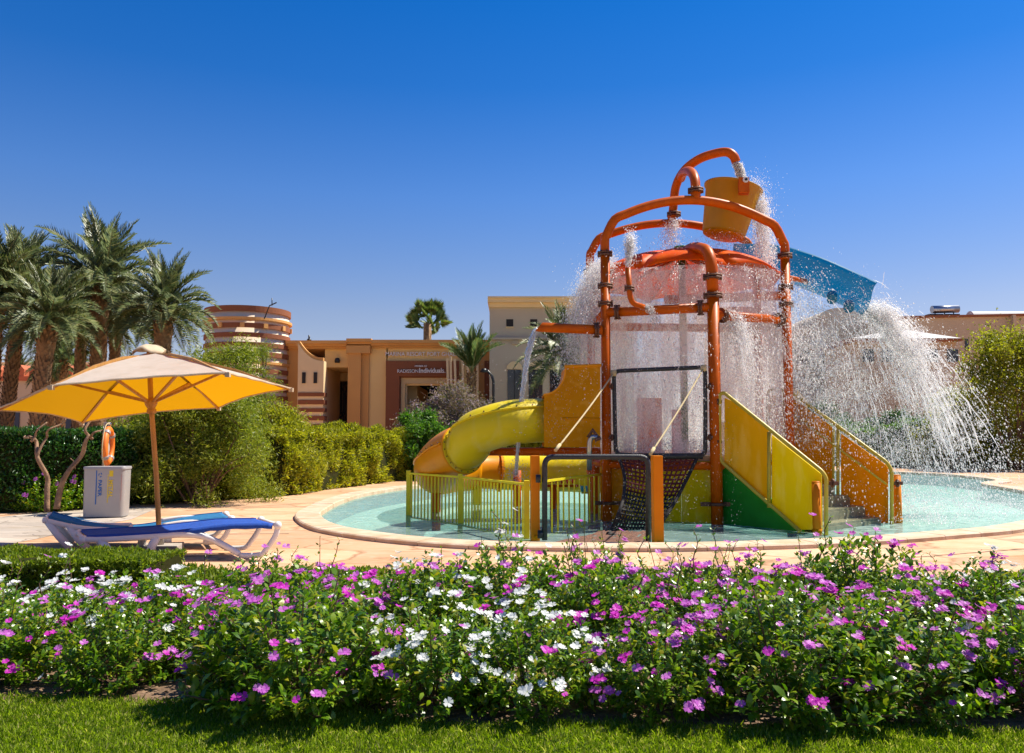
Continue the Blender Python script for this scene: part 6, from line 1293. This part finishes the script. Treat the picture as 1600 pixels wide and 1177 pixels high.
n = 1500; x = RNG.uniform(-4, 4, n); y = RNG.uniform(4.45, 5.4, n); V, F = leaves(np.stack([x, y, np.full(n, 0.045)], 1), RNG.normal(size=(n, 3))*[1, 1, 0.25], 0.03, 0.012, 0.3); tag(npmesh('fallen_leaves', V, F, leafmat('dry_leaf', [(0, (0.22, 0.11, 0.05)), (1, (0.4, 0.26, 0.14))], 0.1, 0.8)), 'dry fallen leaves scattered on the soil of the bed', 'leaves', kind='stuff')

# ================================================================ FALLING WATER
m, t, out = newmat('spray_droplets'); L = t.links.new
df = N(t, "ShaderNodeBsdfDiffuse"); df.inputs[0].default_value = (0.96, 0.95, 0.95, 1); tl = N(t, "ShaderNodeBsdfTranslucent"); tl.inputs[0].default_value = (0.96, 0.95, 0.95, 1)
m1 = N(t, "ShaderNodeMixShader"); m1.inputs[0].default_value = 0.6; L(df.outputs[0], m1.inputs[1]); L(tl.outputs[0], m1.inputs[2])
gl = N(t, "ShaderNodeBsdfGlossy", i_Roughness=0.25); m2 = N(t, "ShaderNodeMixShader"); m2.inputs[0].default_value = 0.12; L(m1.outputs[0], m2.inputs[1]); L(gl.outputs[0], m2.inputs[2])
tp = N(t, "ShaderNodeBsdfTransparent"); m3 = N(t, "ShaderNodeMixShader"); gi = N(t, "ShaderNodeNewGeometry"); mr = N(t, "ShaderNodeMapRange"); mr.inputs[3].default_value = 0.3; mr.inputs[4].default_value = 0.85
L(gi.outputs['Random Per Island'], mr.inputs[0]); L(mr.outputs[0], m3.inputs[0]); L(tp.outputs[0], m3.inputs[1]); L(m2.outputs[0], m3.inputs[2]); L(m3.outputs[0], out.inputs[0]); M['drop'] = m
G = np.array([0, 0, -9.81])
def drops(P, Vel, size, stretch=2.2, rng=RNG):        # little stretched tetrahedra
    n = len(P); D = unit(Vel + rng.normal(0, 0.35, (n, 3))); S1 = unit(np.cross(D, rng.normal(size=(n, 3)))); S2 = np.cross(D, S1); s = size.reshape(-1, 1); q = s*stretch*rng.uniform(0.5, 1.3, (n, 1))
    V = np.stack([P + D*q*1.2, P - D*q*0.5 + S1*s, P - D*q*0.5 + (-0.5*S1 + 0.87*S2)*s, P - D*q*0.5 + (-0.5*S1 - 0.87*S2)*s], 1).reshape(-1, 3); i = np.arange(n)[:, None]*4
    F = np.concatenate([i + [[0, 1, 2]], i + [[0, 2, 3]], i + [[0, 3, 1]], i + [[3, 2, 1]]]); return V, F
def strands(n, p0, sp, v0, sv, tmax, dt=(0.05, 0.16), rad=(0.004, 0.012), tpow=1.0, seed=3):       # connected ropes and rags of water along the arcs
    rg = np.random.default_rng(seed); Vs, Fs, o = [], [], 0; k = 9; m = 5
    for i in range(n):
        p = np.array(p0) + rg.normal(size=3)*sp; v = np.array(v0) + rg.normal(size=3)*sv; t0 = rg.random()**tpow*tmax; d = rg.uniform(*dt); tt = t0 + d*np.linspace(0, 1, k); r0 = rg.uniform(*rad)
        C_ = p + v*tt[:, None] + 0.5*G*(tt**2)[:, None]; C_ += np.array([tuple(mnoise.noise_vector(Vector(c)*4.0 + Vector((i, 0, 0)))) for c in C_])*0.045
        T_ = unit(np.gradient(C_, axis=0)); A_ = unit(np.cross(T_, [0.3, 1, 0.2])); B2 = np.cross(T_, A_); rr = r0*np.sin(np.linspace(0.12, PI-0.12, k))*(0.5 + 1.3*rg.random(k))
        for q in range(k):
            for j in range(m): a = 2*PI*j/m; Vs.append(C_[q] + (A_[q]*math.cos(a) + B2[q]*math.sin(a)*0.6)*rr[q])
        for q in range(k-1):
            for j in range(m):
                a, b_, c, d_ = o+q*m+j, o+q*m+(j+1) % m, o+(q+1)*m+(j+1) % m, o+(q+1)*m+j; Fs += [(a, b_, c), (a, c, d_)]
        o += k*m
    return np.array(Vs), np.array(Fs)
def clump(P, f=1.6, thr=-0.12, soft=0.25):
    nz = np.array([mnoise.noise(Vector(p)*f) + 0.6*mnoise.noise(Vector(p)*f*2.9) for p in P]); return RNG.random(len(P)) < np.clip((nz - thr)/soft, 0.04, 1)
def throw(n, p0, sp, v0, sv, tmax, floor=0.0, tpow=1.0, drag=0.0):
    p = np.array(p0) + RNG.normal(size=(n, 3))*sp; v = np.array(v0) + RNG.normal(size=(n, 3))*sv; tt = (RNG.random((n, 1))**tpow)*tmax
    P = p + v*tt + 0.5*G*tt*tt; k = P[:, 2] > floor; return P[k], (v + G*tt)[k]
def size(n, a=0.0045, b=0.016, pw=2.6): return a + (b-a)*RNG.random(n)**pw
def spray(name, lab, cat, parts, extra=(), **k):
    V, F = join([drops(P, Vv, s_, st) for P, Vv, s_, st in parts] + list(extra)); o = npmesh(name, V, F, M['drop'], None, smooth=False); tag(o, lab, cat, kind='stuff'); return o
E = at(1352, 480, 16.0)
# 1) the big fall of water from the blue trough
parts = []
P, Vv = throw(26000, (E.x, E.y, E.z), (0.08, 0.28, 0.07), (2.5, -0.3, -0.9), (0.75, 0.4, 0.45), 0.8, tpow=0.9); k = clump(P, 2.6, -0.05, 0.3); parts.append((P[k], Vv[k], size(k.sum(), 0.004, 0.016), 2.4))
P, Vv = throw(9000, (E.x, E.y, E.z), (0.06, 0.2, 0.05), (2.3, -0.2, -0.9), (0.3, 0.25, 0.22), 0.42, tpow=0.9); k = clump(P, 3.5, -0.1, 0.3); parts.append((P[k], Vv[k], size(k.sum(), 0.004, 0.014), 4.0))
P, Vv = throw(3000, (E.x, E.y, E.z), (0.07, 0.22, 0.05), (2.4, -0.25, -0.9), (0.6, 0.3, 0.35), 0.62); k = clump(P, 3.0, -0.05, 0.3); parts.append((P[k], Vv[k], size(k.sum(), 0.004, 0.008), 11.0))
spray('falling_water', 'white burst of water pouring off the end of the blue trough to the right', 'water', parts, [strands(230, tuple(E), (0.07, 0.25, 0.05), (2.4, -0.25, -0.9), (0.5, 0.3, 0.3), 0.6, seed=1), strands(120, tuple(E), (0.05, 0.2, 0.04), (2.3, -0.2, -0.9), (0.25, 0.2, 0.15), 0.3, rad=(0.006, 0.02), seed=2)])
parts = []
for (px, py, n, vx, sx) in ((1230, 430, 40000, 0.9, 0.6), (1310, 480, 52000, 1.5, 0.8), (1240, 510, 34000, 1.3, 0.9)):
    q = at(px, py, 16.2); P, Vv = throw(n, tuple(q), (0.35, 0.6, 0.15), (vx, -0.2, -0.5), (sx, 0.7, 0.4), 0.95, tpow=0.55); k = clump(P, 1.8, -0.02, 0.3); P, Vv = P[k], Vv[k]; n1 = int(len(P)*0.88); parts.append((P[:n1], Vv[:n1], size(n1, 0.0035, 0.012), 2.2)); parts.append((P[n1:], Vv[n1:], size(len(P)-n1, 0.003, 0.006), 9.0))
spray('falling_water', 'wide grainy veil of falling droplets right of the tower above the amber stairs', 'water', parts, [strands(260, tuple(at(1290, 470, 16.2)), (0.5, 0.5, 0.25), (1.2, -0.2, -0.1), (0.8, 0.5, 0.5), 0.75, rad=(0.003, 0.007), seed=4)])
# fine mist of very small drops between the big ones
parts = []
P, Vv = throw(60000, tuple(at(1300, 470, 16.2)), (0.45, 0.7, 0.25), (1.4, -0.2, -0.5), (0.9, 0.8, 0.45), 0.9, tpow=0.6); k = clump(P, 1.4, -0.05, 0.4); parts.append((P[k], Vv[k], size(k.sum(), 0.0022, 0.0045), 3.5))
P, Vv = throw(16000, (E.x, E.y, E.z), (0.1, 0.28, 0.08), (2.4, -0.3, -0.9), (0.5, 0.4, 0.35), 0.6); parts.append((P, Vv, size(len(P), 0.0025, 0.005), 4.0))
P, Vv = throw(12000, tuple(at(948, 418, 15.6)), (0.12, 0.35, 0.1), (-0.9, -0.1, 0.0), (0.3, 0.3, 0.25), 0.7); parts.append((P, Vv, size(len(P), 0.0022, 0.0045), 3.5))
spray('mist', 'fine drifting mist right and left of the tower', 'mist', parts)
# splash where it lands
parts = []
for (x, y, n, r_) in ((9.6, 15.9, 5000, 0.9), (7.2, 14.3, 4000, 0.55), (11.2, 18.5, 5000, 1.6), (8.4, 17.5, 4000, 1.2)):
    P, Vv = throw(n, (x, y, 0.02), (r_, r_*0.8, 0), (0, 0, 1.6), (0.8, 0.7, 0.9), 0.42); k = clump(P, 1.6, -0.15, 0.3); parts.append((P[k], Vv[k], size(k.sum(), 0.005, 0.014), 1.5))
spray('splash', 'low white splash where the spray hits the pool right of the stair foot', 'water', parts)
# 2) water round the tower: overflow of canopy and deck
parts = []
for k_ in range(60):
    a = 2*PI*k_/60 + 0.05*RNG.normal(); rr = RM + 0.03; vx = np.array([math.cos(a), math.sin(a), 0])*RNG.uniform(0.35, 1.0); n = 330
    P, Vv = throw(n, (CC.x + math.cos(a)*rr, CC.y + math.sin(a)*rr, 4.62), (0.05, 0.05, 0.03), tuple(vx), (0.16, 0.16, 0.12), 0.82, tpow=0.7, floor=DZ+0.02 if abs(math.cos(a)) < 0.8 else 0.0); parts.append((P, Vv, size(len(P), 0.004, 0.0125), 2.6))
spray('falling_water', 'ring of droplets falling from the rim of the mushroom canopy', 'water', parts)
parts = []
q = at(948, 415, 15.6); P, Vv = throw(16000, tuple(q), (0.12, 0.35, 0.08), (-0.95, -0.1, 0.1), (0.28, 0.3, 0.25), 0.62, tpow=0.8); parts.append((P, Vv, size(len(P), 0.004, 0.013), 2.4))
P, Vv = throw(9000, tuple(q), (0.2, 0.4, 0.1), (-0.7, -0.1, 0.0), (0.35, 0.35, 0.3), 0.95, floor=1.2, tpow=0.6); k = clump(P, 1.8, -0.2); parts.append((P[k], Vv[k], size(k.sum(), 0.004, 0.010), 2.0))
spray('falling_water', 'white arc of water thrown off the left side of the canopy above the slide', 'water', parts, [strands(150, tuple(at(948, 415, 15.6)), (0.1, 0.3, 0.06), (-0.95, -0.1, 0.1), (0.22, 0.25, 0.2), 0.45, rad=(0.004, 0.012), seed=5)])
parts = []
for (px, py, Y, vx, vz, n, s_) in ((1128, 496, 14.3, 0.9, 0.9, 7000, 0.12), (1170, 498, 15.3, 1.0, 0.9, 9000, 0.3), (1225, 515, 15.3, 0.6, 0.3, 5000, 0.25)):
    q = at(px, py, Y); P, Vv = throw(n, tuple(q), (s_, s_, 0.03), (vx, -0.1, vz), (0.2, 0.2, 0.2), 0.8, tpow=0.7, floor=1.2); parts.append((P, Vv, size(len(P), 0.004, 0.014), 2.2))
spray('falling_water', 'white water arching off the lower cross pipe on the right of the tower', 'water', parts, [strands(120, tuple(at(1128, 496, 14.3)), (0.1, 0.1, 0.03), (0.9, -0.1, 0.9), (0.15, 0.15, 0.15), 0.45, rad=(0.004, 0.012), seed=6), strands(120, tuple(at(1172, 498, 15.3)), (0.25, 0.2, 0.03), (1.0, -0.1, 0.8), (0.18, 0.15, 0.18), 0.45, rad=(0.004, 0.012), seed=7)])
# 3) bucket and feed pipe
parts = []
q = at(1151, 256, 15.75); P, Vv = throw(6500, tuple(q), (0.035, 0.035, 0.01), (0.55, 0, -1.0), (0.07, 0.07, 0.1), 0.24); parts.append((P, Vv, size(len(P), 0.005, 0.014), 2.6))
q = at(1172, 292, 15.7); P, Vv = throw(2200, tuple(q), (0.1, 0.1, 0.03), (0.5, 0, 0.9), (0.45, 0.3, 0.8), 0.5); parts.append((P, Vv, size(len(P), 0.003, 0.010), 1.6))
q = at(1183, 318, 15.8); P, Vv = throw(9000, tuple(q), (0.05, 0.2, 0.10), (0.35, -0.05, -0.5), (0.22, 0.2, 0.35), 0.48, floor=4.3, tpow=0.8); parts.append((P, Vv, size(len(P), 0.004, 0.015), 2.2))
q = at(1130, 372, 15.85); P, Vv = throw(2600, tuple(q), (0.35, 0.3, 0.03), (0.05, 0, -0.2), (0.12, 0.1, 0.2), 0.3); parts.append((P, Vv, size(len(P), 0.003, 0.008), 2.0))
spray('falling_water', 'water pouring from the top pipe into the bucket and spilling over its right rim', 'water', parts, [strands(70, tuple(at(1183, 318, 15.8)), (0.04, 0.15, 0.08), (0.35, -0.05, -0.5), (0.18, 0.15, 0.2), 0.35, rad=(0.003, 0.01), seed=8), strands(40, tuple(at(1151, 256, 15.75)), (0.03, 0.03, 0.01), (0.55, 0, -1.0), (0.05, 0.05, 0.08), 0.12, rad=(0.006, 0.018), seed=9)])
parts = []
for (px, py, Y, vx, vz, n, s_, tm) in ((981, 417, 14.1, 0.15, 3.0, 2600, 0.03, 0.5), (1053, 345, 16.6, -0.05, -0.2, 1500, 0.08, 0.4), (1050, 352, 16.6, -0.5, -0.4, 1500, 0.1, 0.45), (1006, 480, 14.2, 0.8, 0.3, 900, 0.03, 0.3)):
    q = at(px, py, Y); P, Vv = throw(n, tuple(q), (s_, s_, 0.02), (vx, 0, vz), (0.12, 0.12, 0.3), tm); parts.append((P, Vv, size(len(P), 0.004, 0.011), 2.6))
# splash of drops on top of the canopy
P, Vv = throw(4500, (CC.x, CC.y-0.4, 5.05), (0.85, 0.7, 0.08), (0, 0, 0.9), (0.35, 0.3, 0.5), 0.28, floor=4.7); parts.append((P, Vv, size(len(P), 0.003, 0.011), 1.6))
spray('splash', 'jets and splashes leaping over the orange canopy', 'water', parts)
# 4) loose drops in front of stairs, slide and pool fence
parts = []
P = np.stack([RNG.uniform(5.0, 7.4, 5200), RNG.uniform(13.2, 15.3, 5200), RNG.uniform(0.0, 2.5, 5200)], 1); k = P[:, 2] < 2.5 - (P[:, 0]-5.0)*0.6; P = P[k]; k = clump(P, 2.2, -0.1, 0.3); P = P[k]; parts.append((P, np.tile([0.3, 0, -4.0], (len(P), 1)), size(len(P), 0.003, 0.017, 3.5), 1.5))
P = np.stack([RNG.normal(1.5, 0.9, 5200), RNG.uniform(13.4, 14.7, 5200), RNG.uniform(1.0, 2.9, 5200)], 1); k = clump(P, 2.0, -0.1, 0.4); P = P[k]; parts.append((P, np.tile([-0.3, 0, -4.0], (len(P), 1)), size(len(P), 0.003, 0.009, 3), 1.5))
P = np.stack([RNG.uniform(8, 15, 6500), RNG.uniform(14, 24, 6500), 0.1 + RNG.random(6500)**1.1*3.4], 1); k = clump(P, 0.9, -0.1, 0.4); P = P[k]; parts.append((P, np.tile([0.3, 0, -4.0], (len(P), 1)), size(len(P), 0.004, 0.013, 3), 1.8))
spray('scattered_droplets', 'loose droplets flying in front of the slide, stairs and right pool edge', 'droplets', parts)
# 5) curtain of water hanging from the canopy rim: a thin broken sheet
m, t, out = newmat('water_curtain'); L = t.links.new
tc = N(t, "ShaderNodeTexCoord"); mp = N(t, "ShaderNodeMapping"); mp.inputs['Scale'].default_value = (1, 1, 0.22); L(tc.outputs['Object'], mp.inputs[0])
n1 = N(t, "ShaderNodeTexNoise", i_Scale=5, i_Detail=4); L(mp.outputs[0], n1.inputs['Vector']); n2 = N(t, "ShaderNodeTexNoise", i_Scale=55, i_Detail=3, i_Roughness=0.7); mp2 = N(t, "ShaderNodeMapping"); mp2.inputs['Scale'].default_value = (1, 1, 0.6); L(tc.outputs['Object'], mp2.inputs[0]); L(mp2.outputs[0], n2.inputs['Vector'])
a1 = N(t, "ShaderNodeMath", operation='MULTIPLY_ADD'); a1.inputs[1].default_value = 0.9; L(n1.outputs[0], a1.inputs[0]); L(n2.outputs[0], a1.inputs[2])
mr = N(t, "ShaderNodeMapRange"); mr.inputs[1].default_value = 0.78; mr.inputs[2].default_value = 1.10; mr.inputs[3].default_value = 0.03; mr.inputs[4].default_value = 0.75; L(a1.outputs[0], mr.inputs[0])
tp = N(t, "ShaderNodeBsdfTransparent"); df = N(t, "ShaderNodeBsdfDiffuse"); df.inputs[0].default_value = (0.95, 0.88, 0.87, 1); tl = N(t, "ShaderNodeBsdfTranslucent"); tl.inputs[0].default_value = (0.95, 0.88, 0.87, 1)
ms = N(t, "ShaderNodeMixShader"); ms.inputs[0].default_value = 0.62; L(df.outputs[0], ms.inputs[1]); L(tl.outputs[0], ms.inputs[2]); mx = N(t, "ShaderNodeMixShader"); L(mr.outputs[0], mx.inputs[0]); L(tp.outputs[0], mx.inputs[1]); L(ms.outputs[0], mx.inputs[2]); L(mx.outputs[0], out.inputs[0]); M['curtain'] = m
def curtain(lab, r0, r1, z0, z1, seed, a0=0, a1=2*PI):
    na, nz_ = 120, 26; vs = []
    for i in range(nz_+1):
        u = i/nz_
        for j in range(na+1):
            a = a0 + (a1-a0)*j/na; w_ = 0.05*mnoise.noise(Vector((math.cos(a)*3+seed, math.sin(a)*3, u*0.8)))*(0.3+u) + 0.012*math.sin(a*41+seed)
            r_ = r0 + (r1-r0)*(u**0.5) + w_; vs.append((CC.x + r_*math.cos(a), CC.y + r_*math.sin(a), z0 + (z1-z0)*u))
    b = MB(); b.add(vs, [(i*(na+1)+j, i*(na+1)+j+1, (i+1)*(na+1)+j+1, (i+1)*(na+1)+j) for i in range(nz_) for j in range(na)], True)
    o = b.build('water_curtain', M['curtain'], recalc=False); tag(o, lab, 'water', kind='stuff')
curtain('thin translucent curtain of water hanging round the orange canopy down to the deck', RM+0.02, RM+0.10, 4.64, DZ+0.03, 1.0)
curtain('inner broken sheet of water inside the curtain under the canopy', RM-0.25, RM-0.1, 4.62, DZ+0.03, 5.0)
# foam heaped on the deck edge at the foot of the curtain
parts = []
P = np.stack([RNG.uniform(1.9, 4.2, 9000), RNG.uniform(14.15, 15.2, 9000), np.full(9000, DZ+0.02)], 1); P[:, 2] += RNG.random(9000)**2*0.28; k = P[:, 1] > 14.25 + (3.57 - P[:, 0])*0.3 - 0.1; P = P[k]; parts.append((P, np.tile([0, 0, 1.0], (len(P), 1)), size(len(P), 0.006, 0.016), 1.0))
P = np.stack([RNG.uniform(0.65, 3.4, 5000), RNG.uniform(11.75, 14.0, 5000), RNG.random(5000)**1.5*1.4], 1); k = (P[:, 1] < 13.4) | (P[:, 2] > 1.0); P = P[k]; k = clump(P, 2.5, 0.0, 0.3); P = P[k]; parts.append((P, np.tile([0, 0, -3.0], (len(P), 1)), size(len(P), 0.002, 0.007), 1.3))
spray('splash', 'white foam and drops splashing on the tower deck behind the black upper frame', 'water', parts)
# 6) stream from the left spout: braided glassy ropes of water
m, t, out = newmat('clear_stream_water'); L = t.links.new
gl = N(t, "ShaderNodeBsdfGlossy", i_Roughness=0.05); tp = N(t, "ShaderNodeBsdfTransparent"); tp.inputs[0].default_value = (0.9, 0.95, 0.98, 1); df = N(t, "ShaderNodeBsdfTranslucent"); df.inputs[0].default_value = (0.8, 0.86, 0.95, 1); d2 = N(t, "ShaderNodeBsdfDiffuse"); d2.inputs[0].default_value = (0.85, 0.88, 0.92, 1)
fr = N(t, "ShaderNodeLayerWeight", i_Blend=0.45); m0 = N(t, "ShaderNodeMixShader"); L(df.outputs[0], m0.inputs[1]); L(d2.outputs[0], m0.inputs[2]); m0.inputs[0].default_value = 0.5
m1 = N(t, "ShaderNodeMixShader"); m1.inputs[0].default_value = 0.5; L(tp.outputs[0], m1.inputs[1]); L(m0.outputs[0], m1.inputs[2]); m2 = N(t, "ShaderNodeMixShader"); L(fr.outputs['Facing'], m2.inputs[0]); L(m1.outputs[0], m2.inputs[1]); L(gl.outputs[0], m2.inputs[2]); L(m2.outputs[0], out.inputs[0]); M['stream'] = m
q0 = at(842, 515, 14.3); b = MB(); NS = 60; endp = at(806, 742, 14.3); T_ = math.sqrt(2*(q0.z-endp.z)/9.81); vx = (endp.x-q0.x)/T_
for s_ in range(5):
    pts, rs = [], []
    for k in range(NS+1):
        tt = T_*(k/NS)**0.62; u = k/NS; wob = 0.035*(1-0.4*u); ph = s_*1.256
        x = q0.x + vx*tt*1.35 - (0.35*vx*T_)*(tt/T_)**1.5 + wob*math.sin(u*24 + ph) + 0.012*mnoise.noise(Vector((u*20, s_, 0))); y = q0.y + wob*math.cos(u*21+ph); z = q0.z - 0.5*9.81*tt*tt
        pts.append(Vector((x, y, z))); rs.append(max(0.003, (0.024*(1-0.75*u) + 0.010)*(0.6 + 0.8*abs(mnoise.noise(Vector((u*26, s_*3.1, 1)))))))
    b.tube(pts, rs, 7)
o = b.build('water_stream', M['stream']); tag(o, 'clear braided stream falling from the orange spout past the yellow slide', 'water', kind='stuff')
ks = RNG.random(900); tt = T_*ks**0.6; P = np.stack([q0.x + vx*tt*1.35 - 0.35*vx*T_*(tt/T_)**1.5, np.full(900, q0.y), q0.z - 0.5*9.81*tt*tt], 1) + RNG.normal(0, 0.035, (900, 3)); P = np.concatenate([P, np.array(tuple(endp)) + RNG.normal(0, 1, (700, 3))*[0.12, 0.12, 0.14]])
spray('scattered_droplets', 'droplets around the stream from the orange spout', 'droplets', [(P, np.tile([0, 0, -3.0], (len(P), 1)), size(len(P), 0.003, 0.010), 2.0)])
